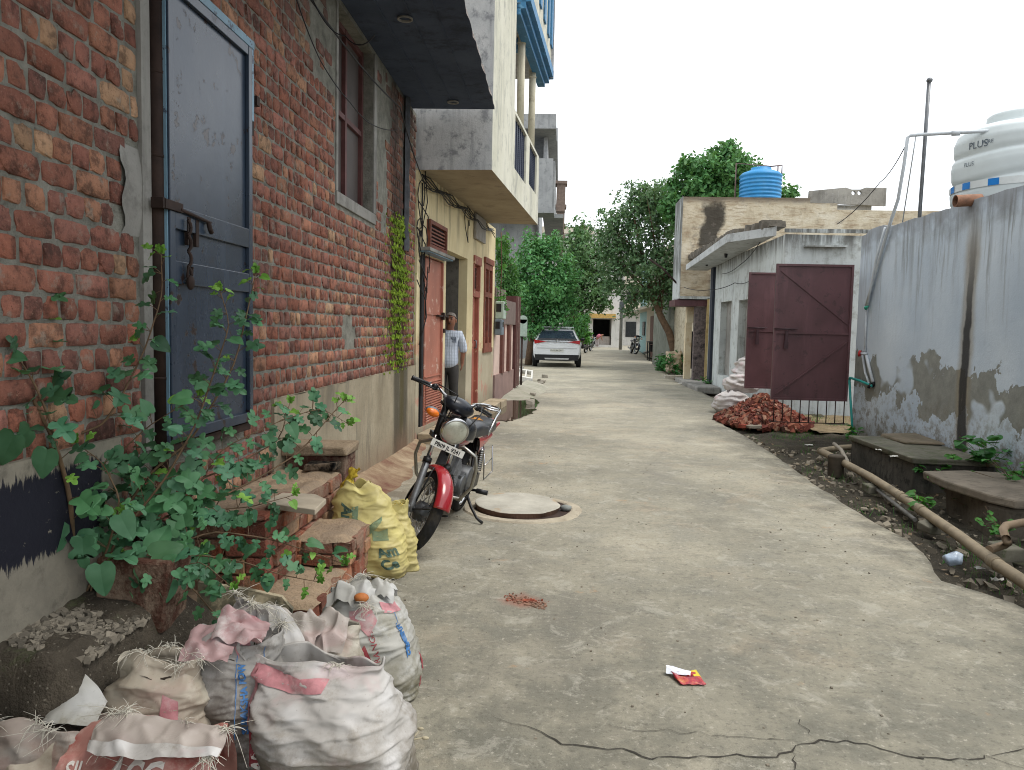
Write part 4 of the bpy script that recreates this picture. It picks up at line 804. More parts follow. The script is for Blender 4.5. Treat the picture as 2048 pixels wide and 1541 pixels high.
# ------------------------------------------------ maroon gate, two leaves
def gate_leaf(label, x0, x1, y, zb, zt, bars, brace):
    t = thing('gate_leaf', label, 'gate', (x1, y, 0), 'leaves of the maroon sheet steel gate')
    w = MB(); w.box((x0, y-.012, zb), (x1, y+.006, zt)); w.build('sheet', m_maroon, t)
    w = MB(); b = .032
    for xx in (x0, x1-b): w.box((xx, y-.034, zb-.0), (xx+b, y-.0125, zt))
    for zz in (zb, (zb+zt)/2-.02, zt-b): w.box((x0+b+.001, y-.034, zz), (x1-b-.001, y-.0125, zz+b))
    a0, a1, zm = x0+b, x1-b, (zb+zt)/2
    def bar(xa, za, xb, zb_): d = V((xb-xa, 0, zb_-za)); L = d.length; d.normalize(); w.obox(((xa+xb)/2, y-.020, (za+zb_)/2), d*(L/2), V((0,.0065,0)), V((-d.z,0,d.x))*.009)
    if brace: bar(a0+.04, zt-.10, a1, zm+.12); bar(a0+.04, zb+.08, a1, zm-.12)
    w.build('frame', m_maroon, t)
    w = MB(); w.box((x0+.02, y-.05, zm+.03), (x0+.30, y-.035, zm+.045)); w.tube([(x0+.0, y-.05, zm+.055), (x0+.34, y-.05, zm+.055)], .009, 8); w.box((x0+.16, y-.06, zm-.2), (x0+.20, y-.037, zm+.02)); w.box((x0+.15, y-.065, zm-.24), (x0+.21, y-.045, zm-.14)); w.build('latch', simple('dark_maroon_steel', c(66,46,50), .5, .2), t)
    if bars:
        w = MB()
        for q in range(bars): xx = x0+.06+(x1-x0-.09)*q/(bars-1); w.tube([(xx, y, zb-.33), (xx, y, zb)], .008, 6)
        w.box((x0+.01, y-.008, zb-.34), (x1-.01, y+.008, zb-.326)); w.build('bottom_bars', m_rust, t)
    return t
gate_leaf('near maroon gate leaf with diagonal braces and bars beneath it', 3.16, 4.27, 11.62, .49, 2.49, 9, True)
gate_leaf('far maroon gate leaf, lower and mostly behind the near leaf', 3.29, 4.20, 13.8, .50, 2.53, 0, False)
# ------------------------------------------------ white house with canopy
wh = thing('white_house', 'low white house with blind niches and a sloping shade canopy behind the maroon gate', 'house', (5, 16, 0))
def F5(p): return V((4.12+p[0]*-1, p[1], p[2]))
w = MB(); wallholes(w, 14.6, 21.6, -.1, 3.3, [(16.9, 18.1, .55, 2.22), (18.85, 20.1, .40, 2.25)], 0, 0, .16); w.xf(F5)
w.face([(4.12,14.6,-.1),(12,14.6,-.1),(12,14.6,3.22),(4.12,14.6,3.3)]); w.face([(4.12,14.6,3.3),(12,14.6,3.22),(12,21.6,3.3),(4.12,21.6,3.3)])
w.build('wall', m_whiteb, wh)
w = MB(); w.face([(4.28,16.8,.3),(4.28,20.3,.3),(4.28,20.3,2.4),(4.28,16.8,2.4)]); w.build('niche_back', m_cement, wh)
w = MB(); w.box((4.45, 14.50, 3.07), (5.2, 14.595, 3.10)); w.box((4.09, 14.57, 3.33), (12, 14.598, 3.40))
w.build('ledge', m_whiteb, wh)
w = MB()
w.v += [(4.11,15.2,3.35),(3.5,16.7,3.38),(3.5,22.0,3.20),(4.11,22.0,3.20), (4.11,15.2,3.52),(3.5,16.7,3.55),(3.5,22.0,3.35),(4.11,22.0,3.35)]
w.idx([(0,1,2,3),(4,7,6,5),(0,4,5,1),(1,5,6,2),(2,6,7,3)]); w.build('canopy', mat_plain_plaster('canopy_cement', c(190,194,194), c(170,174,174), c(110,108,104), .3), wh)
for yy in (18.2, 20.5): w = MB(); w.lathe([(.001,-.1),(.03,-.1),(.04,-.03),(.04,0)], 10, (3.8, yy, 3.30), (0,0,1)); w.build('ceiling_hook', m_black, wh)
w = MB()
for i in range(26): y = 15.3+.28*i; w.box((3.62+.3*(y < 16.6)*(16.6-y), y, 3.52), (4.3, y+.2, 3.64+.05*random.random()), jit=.02)
w.build('canopy_debris', simple('blackened_cement', c(110,104,94), .95, 0, .35, 6, c(50,48,44), .7), wh)
w = MB(); w.box((4.05, 20.9, 0), (4.4, 21.2, 3.2)); w.build('dark_pilaster', simple('dark_blue_paint', c(42,48,60), .7), wh)
wire('wall_wire', [gy(1368,575,20), gy(1420,580,18.6), gx(1470,566,4.05), gx(1500,562,4.05)], .008, 'black wire sagging from the yellow house across the white wall', .04)
wire('wall_wire', [gx(1520,485,4.05), gx(1480,530,4.05), gx(1445,548,4.05)], .008, 'black wire drooping down the white wall from the canopy', .05)
# ------------------------------------------------ yellow house
yh = thing('yellow_house', 'old yellow-washed house with flaking parapet, black stains and slim columns', 'house', (6, 24, 0))
w = MB(); Y = 22.4; tops = [(3.42,6.95,5.3),(6.95,7.7,5.16),(7.7,13.5,4.98)]
for a, b, zt in tops: w.box((a, Y, 2.5 if a < 4 else 2.5), (b, Y+1.35, zt))
k = NM('stained_parapet'); x, y, z = k.xyz(); n = k.noise(2.0, 6, .7); br = k.noise(6, 5, .7, k.scale((.5,1,3)))
cc = k.ramp(n, [(.28, c(152,136,114)), (.5, c(192,180,156)), (.7, c(210,202,184))]); cc = k.mix(k.mul(k.st(br, .5, .64), .55), cc, c(140,118,92))
cc = k.mix(k.mul(k.st(k.m('ABSOLUTE', k.m('SUBTRACT', k.m('ADD', x, k.mul(k.m('SUBTRACT', k.noise(1.4, 5), .5), .9)), 4.25)), .36, .2), k.st(k.m('ADD', z, n), 5.9, 5.4), k.st(z, 3.6, 4.0), .9), cc, c(44,42,40))
cc = k.mix(k.mul(k.st(k.m('ADD', z, k.mul(n, .3)), 5.22, 5.42), .8), cc, c(84,72,62)); cc = k.mix(k.mul(k.st(k.noise(3, 6, .7, k.scale((1,1,1), loc=(7,7,7))), .56, .66), .5), cc, c(120,112,102))
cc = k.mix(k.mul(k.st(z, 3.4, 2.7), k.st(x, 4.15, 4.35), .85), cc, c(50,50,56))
m_parapet = k.fin(cc, .92, 0, k.bumpn(k.m('ADD', br, k.noise(20, 5)), .5, .02), .2)
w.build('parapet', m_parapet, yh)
w = MB(); w.box((3.405, Y-.02, 2.44), (3.419, Y+1.36, 5.31)); w.box((3.41, Y-.0, 2.42), (4.9, Y+1.36, 2.498)); w.build('white_edge', m_whiteb, yh)
w = MB(); w.box((4.5, Y+.9, -.1), (13.5, Y+12, 2.6)); w.box((4.6, Y+1.36, 2.5), (13.5, Y+11, 4.9)); w.build('wall', m_yellow, yh)
w = MB(); w.box((3.3, Y+.05, 2.22), (4.55, Y+1.2, 2.40)); w.build('maroon_beam', m_maroon, yh)
m_col = mat_plain_plaster('yellow_column', c(206,188,138), c(186,164,114), c(128,104,76), .6, sc=2)
for px, r_ in ((1432, .085), (1440, .07)):
    p = gy(px, 770, Y-.15); w = MB(); w.tube([(p.x, Y-.15, -.1), (p.x, Y-.15, 1.25), (p.x, Y-.15, 2.5)], r_, 12); w.build('column', m_col, yh)
p = gy(1411, 760, Y+.1); w = MB(); w.box((p.x-.05, Y+.0, -.1), (p.x+.17, Y+.3, 2.45)); w.build('pier', m_col, yh)
p = gy(1392, 760, Y+.2)
w = MB(); w.box((p.x-.12, Y+.1, -.1), (p.x+.20, Y+.3, 2.2)); w.build('patterned_panel', simple('grey_pierced_panel', c(112,102,100), .9, 0, .45, 10, c(44,42,46), .9), yh)
p = gy(1372, 760, Y+.6); w = MB(); w.box((p.x-.08, Y+.5, -.1), (p.x+.1, Y+.7, 1.75)); w.box((p.x-.06, Y+.45, 1.751), (p.x+.2, Y+.75, 2.2)); w.build('gate_pier', mat_plain_plaster('banded_pier', c(214,204,176), c(196,176,140), c(170,140,104), None), yh)
w = MB(); w.box((p.x+.12, Y+.55, .4), (p.x+.24, Y+.62, 1.5)); w.build('side_door', m_dark, yh)
w = MB(); w.box((3.55, Y-.3, -.1), (4.5, Y+1.2, .1)); w.build('doorstep', m_cement, yh, bevel=.02)
w = MB(); w.tube([(3.41, Y+.6, 2.9), (3.0, Y+.8, 3.35), (2.62, Y+.9, 3.62)], .03, 8); tag(w.build('lamp_bracket', m_rust), 'rusty pipe bracket slanting out from the yellow house corner', 'bracket')
# blue tank on its roof
bt = thing('roof_tank', 'blue ribbed water tank on the roof of the yellow house', 'water tank', (5.95, 24.1, 5.0))
tc = gy(1520, 392, 24.2); tc.z = 4.92; R0 = .62; prof = [(.58,0)]
for q in range(11): z = .04+q*.112; prof += [(R0,z),(R0,z+.05),(R0-.02,z+.06),(R0-.02,z+.10)]
w = MB(); w.lathe(prof+[(R0+.005,1.29),(R0+.005,1.33),(.56,1.40),(.3,1.5),(.3,1.56),(.001,1.58)], 48, tc); w.build('tank_body', simple('blue_tank_plastic', c(44,134,190), .5, 0, .1, 3, c(100,150,180), .3, .08), bt)
w = MB(); w.tube([tc+V((-.75,0,.0)), tc+V((-.75,0,1.7)), tc+V((.3,0,1.62)), tc+V((.62,0,1.66)), tc+V((.62,0,1.4))], .022, 8); w.tube([tc+V((.5,0,1.66)), tc+V((.5,0,1.4))], .02, 8); w.build('inlet_pipe', simple('brown_pipe', c(110,88,84), .6), bt)
# grey concrete stair roof behind
st_ = thing('stair_roof', 'grey concrete stair roof with two round holes behind the yellow parapet', 'roof', (9, 27, 4))
q0 = lambda x, y: gy(x, y, 27.0)
poly = [q0(1618,383), q0(1690,376), q0(1702,380), q0(1720,380), q0(1730,376), q0(1772,377), q0(1770,413), q0(1616,406)]; p1 = q0(1618,406); p2 = q0(1720,440)
bmx = bmesh.new(); loops = [poly]+[[q0(px, 387)+V((.07*math.cos(q*.5236), 0, .07*math.sin(q*.5236))) for q in range(12)] for px in (1706, 1718)]; es = []
for L in loops: vs = [bmx.verts.new(p) for p in L]; es += [bmx.edges.new((vs[q], vs[(q+1) % len(vs)])) for q in range(len(vs))]
bmesh.ops.triangle_fill(bmx, edges=es, use_beauty=True); bmx.verts.index_update(); w = MB(); w.v = [tuple(v.co) for v in bmx.verts]; w.idx([[v.index for v in f.verts] for f in bmx.faces]); bmx.free()
o = w.build('slab', m_cement, st_); md = o.modifiers.new('thick', 'SOLIDIFY'); md.thickness = .12; md.offset = 0
w = MB(); w.box((p1.x+.3, 27.1, 3.5), (p2.x+.4, 28, p1.z-.05)); w.build('support_wall', m_cement, st_)
w = MB(); w.box((8.6, 26.2, 4.4), (9.6, 26.6, 5.62)); 
for q in range(5): w.tube([(8.7+q*.2, 26.4, 5.6), (8.7+q*.2+random.uniform(-.05,.05), 26.4, 6.0+.3*random.random())], .012, 5)
tag(w.build('parapet_pier', m_cement), 'grey parapet stump with rusty rods beside the blue roof tank', 'pier')
# ------------------------------------------------ drain chambers, slabs, pipes on the verge
m_mossy = mat_plain_plaster('mossy_cement', c(120,116,102), c(88,86,76), c(74,84,54), .5, sc=3, amt=.85)
dk_ = mat_plain_plaster('damp_cement', c(96,92,84), c(68,66,60), c(44,44,40), .7, sc=3, amt=.85)
dc = thing('drain_chamber', 'mossy cement drain chamber at the foot of the boundary wall, farther one', 'drain chamber', (3.8, 8.3, 0))
a = gz(1740, 893, .26); b_ = gz(1890, 935, .26); xa = 3.52
w = MB(); w.box((xa, 7.75, -.15), (XR-.004, 9.35, .21), jit=.012); w.build('chamber_wall', dk_, dc, bevel=.01)
w = MB(); w.box((xa-.03, 7.70, .212), (XR-.01, 9.38, .265), jit=.012); w.build('cover_slab', m_mossy, dc, bevel=.012)
w = MB(); w.box((3.85, 8.7, .267), (XR-.02, 9.36, .31), jit=.012); w.build('upper_slab', mat_plain_plaster('mud_slab', c(128,116,98), c(100,92,78), c(82,84,58), None, sc=4), dc, bevel=.012)
dc2 = thing('drain_chamber', 'broken brown cement drain chamber with a cracked slab lid, nearer one', 'drain chamber', (3.7, 6.6, 0))
w = MB(); w.prism([(3.42,6.22),(3.50,6.05),(4.05,6.08),(4.12,6.2),(4.1,7.0),(3.5,7.05)], -.15, .16); w.xf(lambda p: p+V((.03*noise.noise(p*3), .03*noise.noise(p*3+V((4,4,4))), 0))); w.build('chamber_wall', mat_plain_plaster('brown_damp_cement', c(112,104,92), c(86,80,70), c(60,56,48), .4, sc=3), dc2, bevel=.03)
w = MB(); w.prism([(3.33,6.75),(3.40,6.2),(3.52,6.02),(3.75,6.05),(4.2,6.0),(4.27,6.2),(4.28,7.25),(3.75,7.3),(3.36,7.2)], .165, .235); w.xf(lambda p: p+V((.05*noise.noise(p*3.5), .05*noise.noise(p*3.5+V((4,4,4))), .012*noise.noise(p*5)))); w.build('cover_slab', mat_plain_plaster('brown_slab', c(134,124,110), c(108,100,88), c(84,80,70), None, sc=4), dc2, bevel=.015)
m_drainpipe = simple('buff_drain_pipe', c(150,136,112), .7, 0, .14, 7, c(104,94,76), .6, .3)
dp_ = thing('drain_pipe', 'long buff drain pipe lying along the edge of the road', 'pipe', (2.9, 7, 0))
P = [gz(2380,1410,.03), gz(2075,1182,.05), gz(2000,1133,.055), gz(1912,1068,.05), gz(1805,995,.05), gz(1742,955,.06), gz(1680,922,.06), gz(1640,902,.05)]
w = MB(); w.tube(P, .039, 16); 
for q, t in ((2, .1), (4, .02), (3, .6)): d = (P[q+1]-P[q]).normalized(); o = P[q].lerp(P[q+1], t); w.tube([o-d*.05, o+d*.05], .044, 16)
w.build('pipe', m_drainpipe, dp_); w = MB(); o = gz(1672, 928, .04); w.lathe([(.085,-.14),(.085,.07),(.09,.08),(.07,.10),(.001,.10)], 16, o, (0,0,1)); w.build('junction', simple('dark_pipe_joint', c(78,70,58), .8, 0, .25), dp_)
w = MB(); w.tube([gz(1640,902,.06), gz(1680,896,.06), gz(1735,893,.08)], .036, 12); tag(w.build('drain_pipe', m_drainpipe), 'short buff pipe running from the wall corner to the end of the long pipe', 'pipe')
w = MB(); w.tube([gz(1668,888,.16), gz(1682,900,.14), gz(1694,922,.09), gz(1697,938,.03)], .022, 10); tag(w.build('bent_pipe', simple('grey_conduit', c(148,140,126), .7, 0, .15)), 'thin grey bent pipe hooked over the drain pipe near the gate', 'pipe')
w = MB(); w.tube([gz(1978,1100,.08), gz(2010,1090,.08), gz(2016,1086,.1), gz(2012,1078,.22), gz(2006,1060,.24), gz(2012,1052,.26), gz(2045,1046,.27), gz(2060,1044,.27)], .026, 12); tag(w.build('waste_pipe', simple('brown_waste_pipe', c(134,116,94), .7, 0, .2)), 'brown elbowed waste pipe joining the long drain pipe', 'pipe')
w = MB(); w.tube([gz(1725,955,.0), gz(1760,985,-.02), gz(1830,1040,-.02)], .018, 8); tag(w.build('conduit', simple('grey_conduit2', c(120,118,112), .7)), 'thin grey conduit lying in the dirt beside the long drain pipe', 'pipe')
# ================================================================== MOTORCYCLE
# bike frame: x = rider's right, y = forward, z = up; steered by 30 degrees to the left and leaned on its side stand
def motorcycle(label, rear, heading, lean, steer, body, detail=True, cat='motorcycle', plate='PB09 JL 9241', size=.93):
    HP = V((0, .885, .945)); AX = V((0, -.438, .899)); OFF = V((0, .899, .438))*.05
    axle = HP+OFF-AX*.745; R = .30
    Rs = Matrix.Translation(HP) @ Matrix.Rotation(steer, 4, AX) @ Matrix.Translation(-HP)
    ML = Matrix.Rotation(heading, 4, 'Z') @ Matrix.Rotation(-lean, 4, 'Y')
    M0 = Matrix.Translation(rear) @ ML @ Matrix.Scale(size, 4)
    def fixed(p): return M0 @ p
    def steered(p): return M0 @ (Rs @ p)
    t = thing('motorcycle', label, cat, tuple(rear))
    red = simple('red_gloss_paint_'+body[0], body[1], .22, 0, .1, 4, c(120,104,90), .25, .02, spec=.5, coat=.5)
    chrome = simple('chrome', c(190,190,190), .22, 1.0, .08, 12, c(110,100,90), .35, .04); alloy = simple('dull_alloy', c(138,140,142), .5, .7, .12, 10, c(84,78,70), .5)
    tyre_m = simple('tyre_rubber', c(32,32,33), .85, 0, .2, 12, c(86,78,66), .4, .25); blk = simple('satin_black', c(24,25,27), .4, .1, .15, 10, c(70,64,56), .25)
    engm = simple('engine_grey', c(96,98,100), .5, .6, .18, 14, c(52,48,44), .6); amber = simple('amber_lens', c(226,116,20), .25, 0, .06, spec=.6)
    seatm = simple('seat_vinyl', c(44,46,50), .38, 0, .12, 8, c(92,88,80), .35, .12); glass = simple('lamp_glass', c(196,198,184), .12, .3, .1, 20, c(120,122,110), .5, .6, 90)
    def put(mb, nm, m, fn, parent=t, **k): mb.xf(fn); return mb.build(nm, m, parent, **k)
    def wheel(nm, o, fn, drum):
        w = MB(); N = 120 if detail else 48; hw = .042 if nm == 'front_wheel' else .046
        prof = []
        for q in range(15): a = math.pi*(q/14); prof.append((R-.052+.052*math.sin(a)**.75, -hw*math.cos(a)))
        def fnp(u, v):
            q = v*14; i0 = min(int(q), 13); f = q-i0; r = prof[i0][0]*(1-f)+prof[i0+1][0]*f; h = prof[i0][1]*(1-f)+prof[i0+1][1]*f
            if 3 <= q <= 11 and detail and ((int(round(u*N))//2+abs(int(round(q))-7)//2) % 2 == 0): r -= .006
            a = 2*math.pi*u; return o+V((h, r*math.cos(a), r*math.sin(a)))
        w.grid(fnp, N, 14, closeu=True); root = put(w, nm, tyre_m, fn)
        w = MB(); w.lathe([(R-.050,-.030),(R-.058,-.034),(R-.066,-.020),(R-.072,0),(R-.066,.020),(R-.058,.034),(R-.050,.030)], 64, o, (1,0,0)); put(w, 'rim', chrome, fn, root)
        w = MB(); w.lathe([(.001,-.06),(.02,-.06),(.02,-.045),(.065 if drum else .03,-.04),(.07 if drum else .032,-.02),(.07 if drum else .03,.03),(.035,.045),(.02,.06),(.001,.06)], 28, o, (1,0,0)); put(w, 'hub', engm, fn, root)
        if detail:
            w = MB()
            for q in range(36):
                a = 2*math.pi*q/36; s = 1 if q % 2 else -1; a2 = a+(.42 if (q//2) % 2 else -.42)
                w.tube([o+V((s*.032, .05*math.cos(a2), .05*math.sin(a2))), o+V((0, (R-.07)*math.cos(a), (R-.07)*math.sin(a)))], .0022, 4)
            put(w, 'spokes', chrome, fn, root)
        return root
    wheel('front_wheel', axle, steered, True); wheel('rear_wheel', V((0, 0, R)), fixed, True)
    # fork: lower legs, stanchions, clamps
    w = MB(); 
    for s in (-1, 1):
        b0 = axle+V((s*.082,0,0)); w.tube([b0-AX*.03, b0+AX*.02, b0+AX*.34, b0+AX*.35], [.02,.026,.026,.022], 14); w.tube([b0+V((s*-.03,0,0)), b0+V((s*.03,0,0))], .018, 10)
    fk = put(w, 'fork', alloy, steered)
    w = MB()
    for s in (-1, 1): b0 = axle+V((s*.082,0,0)); w.tube([b0+AX*.35, b0+AX*.62], .0165, 12)
    put(w, 'stanchion', chrome, steered, fk)
    w = MB()
    for s in (-1, 1): b0 = axle+V((s*.082,0,0)); w.tube([b0+AX*.55, b0+AX*.80], .024, 12); w.tube([b0+AX*.33, b0+AX*.37], .032, 12)
    w.obox(axle+AX*.55-OFF*.5, V((.115,0,0)), V((0,.03,0)), AX*.018); w.obox(axle+AX*.79-OFF*.5, V((.115,0,0)), V((0,.03,0)), AX*.012)
    put(w, 'fork_clamp', blk, steered, fk)
    # front mudguard
    w = MB()
    def fen(u, v): a = R_(27+108*u); x = (v-.5)*2; r = R+.045-.030*abs(x)**2.4; return axle+V((.064*x, r*math.cos(a), r*math.sin(a)))
    w.grid(fen, 36, 12); f_ = put(w, 'front_mudguard', red, steered); md = f_.modifiers.new('th', 'SOLIDIFY'); md.thickness = .003
    w = MB()
    for s in (-1, 1): w.tube([axle+V((s*.07,0,0)), axle+V((s*.066,-.02,R+.02))], .006, 6); w.tube([axle+V((s*.072,.02,0)), axle+V((s*.066,R*.9,.12))], .006, 6)
    put(w, 'mudguard_stay', blk, steered, f_)
    # headlamp with chrome rim, instrument pod, indicators, plate
    HL = axle+AX*.655+V((0,.10,-.005)); dr_ = V((0,.985,-.17)).normalized(); rl = .098
    w = MB(); w.lathe([(.001,-.12),(.05,-.115),(.082,-.08),(.094,-.02),(.098,.012)], 36, HL, dr_); hl = put(w, 'headlamp', chrome, steered)
    w = MB(); w.lathe([(.098,.010),(.104,.014),(.106,.024),(.100,.034),(.088,.036)], 40, HL, dr_); put(w, 'rim', chrome, steered, hl)
    w = MB(); w.lathe([(.090,.034),(.075,.044),(.05,.051),(.02,.055),(.001,.056)], 40, HL, dr_); w.lathe([(.001,.0565),(.012,.0562)], 12, HL, dr_); put(w, 'lens', glass, steered, hl)
    w = MB(); w.ball(HP+AX*.045+V((0,.062,.045)), .128, .085, .062, 24, 14); w.ball(HP+AX*.07+V((0,.02,.03)), .118, .10, .035, 20, 10)
    put(w, 'instrument_pod', simple('navy_black_pod', c(26,30,38), .3, 0, .1, 10, c(84,80,74), .2), steered)
    w = MB()
    sides_ = (1,) if detail else (-1, 1)
    for s in sides_: w.tube([HL+V((s*.085,-.05,.05)), HL+V((s*.165,-.03,.055))], .009, 8)
    st_ = put(w, 'indicator_stalk', blk, steered)
    for s in sides_:
        o = HL+V((s*.205,-.01,.05)); w = MB(); w.ball(o, .052, .034, .03, 16, 10); ind = put(w, 'indicator', amber, steered)
        w = MB(); w.ball(o+V((0,-.016,.006)), .054, .034, .031, 16, 10); put(w, 'shell', simple('grey_shell', c(104,112,118), .4, 0, .1), steered, ind)
    PO = HL+V((0,.060,-.125)); pu = V((0,-.16,.985)).normalized(); pn = V((0,.985,.16))
    w = MB(); w.obox(PO, V((.135,0,0)), pn*.0025, pu*.026); pl = put(w, 'number_plate', simple('plate_white', c(214,214,206), .55, 0, .06, 20, c(150,140,124), .3), steered)
    if detail:
        w = MB(); maptext(w, plate, .040, lambda x, y: PO+V((-1,0,0))*x+pu*(y-.0145)+pn*.0035, align='CENTER', sub=.3, bold=.0012)
        w.v = [tuple(v) for v in w.v]; put(w, 'lettering', blk, steered, pl)
    # handlebar, grips, levers
    hb = HP+AX*.075; w = MB()
    for s in (-1, 1): w.tube([hb+V((0,-.0,.0)), hb+V((s*.05,0,.005)), hb+V((s*.09,.0,.035)), hb+V((s*.15,-.02,.055)), hb+V((s*.22,-.05,.050)), hb+V((s*.33,-.115,.032))], .0115, 10)
    hbo = put(w, 'handlebar', chrome, steered)
    for s in (-1, 1):
        w = MB(); w.tube([hb+V((s*.225,-.053,.050)), hb+V((s*.238,-.058,.049)), hb+V((s*.34,-.12,.032)), hb+V((s*.348,-.125,.031))], [.022,.0175,.0175,.021], 12); put(w, 'grip', blk, steered, hbo)
        w = MB(); w.tube([hb+V((s*.19,-.03,.05)), hb+V((s*.20,.01,.047)), hb+V((s*.27,-.035,.04)), hb+V((s*.355,-.095,.026))], .006, 6); w.ball(hb+V((s*.19,-.035,.055)), .03, .024, .026, 10, 8); put(w, 'lever', blk, steered, hbo)
    if detail:
        w = MB()
        for s in (-1, 1): w.tube([hb+V((s*.20,.0,.08)), hb+V((s*.16,.14,.05)), HL+V((s*.10,-.02,.06)), HL+V((s*.07,-.1,-.12))], .005, 6); w.tube([hb+V((s*.19,.0,.09)), hb+V((s*.08,.16,.10)), HL+V((s*.03,-.14,.0))], .005, 6)
        w.tube([HL+V((.06,-.08,-.05)), axle+AX*.4+V((.10,.02,0)), axle+V((.085,.0,.03))], .005, 6)
        put(w, 'cables', blk, steered, hbo)
    # tank with its black cover, decal
    def tankf(u, v):
        y = .80-.47*v; k_ = math.sin(math.pi*min(1, max(0, v*.86+.10)))**.55; wx = .138*(1-.42*max(0, v-.35)**1.3)*(.62+.38*k_); zt = .86+.055*math.sin(math.pi*min(1, .2+.72*v))-.05*v; zb = .685-.02*v; zm, hz = (zt+zb)/2, (zt-zb)/2*k_
        a = 2*math.pi*u; sx, sz = math.sin(a), math.cos(a); return V((wx*k_*abs(sx)**.72*(1 if sx > 0 else -1), y, zm+hz*abs(sz)**.8*(1 if sz > 0 else -1)))
    w = MB(); w.grid(tankf, 36, 24, closeu=True); ft = put(w, 'fuel_tank', red, fixed)
    w = MB(); w.grid(lambda u, v: tankf(u*.62-.31, .16+.84*v)+V((0,0,.010*math.sin(math.pi*min(1,v*1.4+.05))))+V((.012*math.sin((u*.62-.31)*2*math.pi),0,0)), 24, 18); put(w, 'tank_cover', simple('tank_cover_black', c(40,42,46), .28, 0, .1, 6, c(96,96,96), .3), fixed, ft)
    for s in (-1, 1):
        def dec(u, v, s=s): p = tankf((.25 if s > 0 else .75)+(v-.5)*(.05+.07*u)+.02*s*u, .22+.5*u); return p+V((s*.004, 0, -.02))
        w = MB(); w.grid(dec, 14, 4, flip=s > 0); put(w, 'tank_decal', simple('silver_decal', c(176,170,166), .35, .3, .1), fixed, ft)
    w = MB(); w.lathe([(.001,0),(.03,0),(.034,-.008)], 18, V((0,.62,.918)), (0,0,1)); put(w, 'filler_cap', chrome, fixed, ft)
    # seat, rail, tail
    def seatf(u, v):
        y = .36-.72*v; wx = .09+.05*min(1, v*2.2)-.03*max(0, v-.75)*4*.5; zt = .79+.03*v**2+.025*math.sin(v*6); a = math.pi*u; e = min(1, v/.04, (1-v)/.06)**.5
        return V((-wx*math.cos(a)*(abs(math.cos(a))**-.35 if abs(math.cos(a)) > .01 else 1)*.92*(.75+.25*e), y, .71+(zt-.71)*math.sin(a)**.45*e if math.sin(a) > 0 else .71))
    w = MB(); w.grid(seatf, 24, 30); se = put(w, 'seat', seatm, fixed)
    if detail:
        w = MB(); w.grid(lambda u, v: seatf(.50+.13*v+.02*math.sin(u*9), .62+.20*u)+V((0,0,.0025)), 12, 4); put(w, 'orange_decal', simple('orange_print', c(196,130,40), .5, 0, .25, 60, c(60,50,40), .8), fixed, se)
    w = MB()
    for s in (-1, 1): w.tube([V((s*.125,.02,.70)), V((s*.135,-.03,.78)), V((s*.135,-.12,.845)), V((s*.12,-.33,.875)), V((s*.07,-.44,.88)), V((0,-.455,.88))], .012, 10)
    w.tube([V((-.12,-.30,.872)), V((.12,-.30,.872))], .009, 8); w.tube([V((-.1,-.38,.878)), V((.1,-.38,.878))], .009, 8); put(w, 'grab_rail', chrome, fixed)
    w = MB()
    for s in (-1, 1): w.grid(lambda u, v, s=s: V((s*(.105+.02*math.sin(math.pi*v)), .22-.42*u, .70-.16*v*(1-u*.65))), 12, 8, flip=s < 0)
    put(w, 'side_panel', red, fixed)
    w = MB()
    for s in (-1, 1): w.grid(lambda u, v, s=s: V((s*(.10+.015*math.sin(math.pi*v)), -.18-.30*u, .73-.09*v*(1-u*.7)+.03*u)), 10, 6, flip=s < 0)
    put(w, 'tail_panel', red, fixed)
    w = MB(); w.grid(lambda u, v: V(((v-.5)*.13, (R+.05)*math.cos(R_(85+95*u)), R+(R+.05)*math.sin(R_(85+95*u)))), 20, 6); put(w, 'rear_mudguard', blk, fixed).modifiers.new('th', 'SOLIDIFY').thickness = .004
    w = MB(); w.box((-.05,-.50,.70), (.05,-.44,.77)); put(w, 'tail_lamp', simple('red_lens', c(170,24,24), .25), fixed)
    # frame, engine, exhaust, guards, stands
    w = MB(); w.tube([HP-V((0,.02,.04)), V((0,.80,.78)), V((0,.66,.50)), V((0,.58,.30)), V((0,.25,.27))], .019, 10); w.tube([V((0,.83,.84)), V((0,.4,.72)), V((0,.05,.70)), V((0,-.35,.72))], .019, 10)
    for s in (-1, 1): w.tube([V((s*.05,.1,.70)), V((s*.10,.2,.36)), V((s*.10,.18,.28))], .014, 8); w.tube([V((s*.095,.2,.33)), V((s*.095,-.03,R))], .017, 8)
    put(w, 'frame', blk, fixed)
    w = MB(); w.box((-.105,.28,.25), (.105,.56,.44)); w.lathe([(.10,-.13),(.115,-.12),(.115,.12),(.10,.13)], 28, V((0,.33,.36)), (1,0,0), caps=True); w.lathe([(.075,-.12),(.085,-.11),(.085,.11),(.075,.12)], 24, V((0,.5,.35)), (1,0,0), caps=True)
    for q in range(7): cc_ = V((0,.55+.022*q,.42+.020*q)); w.obox(cc_, V((.085,0,0)), V((0,.06,-.066)), V((0,.005,.0046)))
    w.obox(V((0,.71,.57)), V((.06,0,0)), V((0,.045,-.05)), V((0,.03,.027))); put(w, 'engine', engm, fixed, bevel=.004)
    w = MB(); w.tube([V((.05,.70,.52)), V((.09,.74,.40)), V((.12,.62,.25)), V((.13,.25,.23)), V((.15,.05,.26)), V((.155,-.40,.34)), V((.155,-.5,.36))], [.02,.02,.02,.024,.042,.05,.03], 14); put(w, 'exhaust', chrome, fixed)
    w = MB()
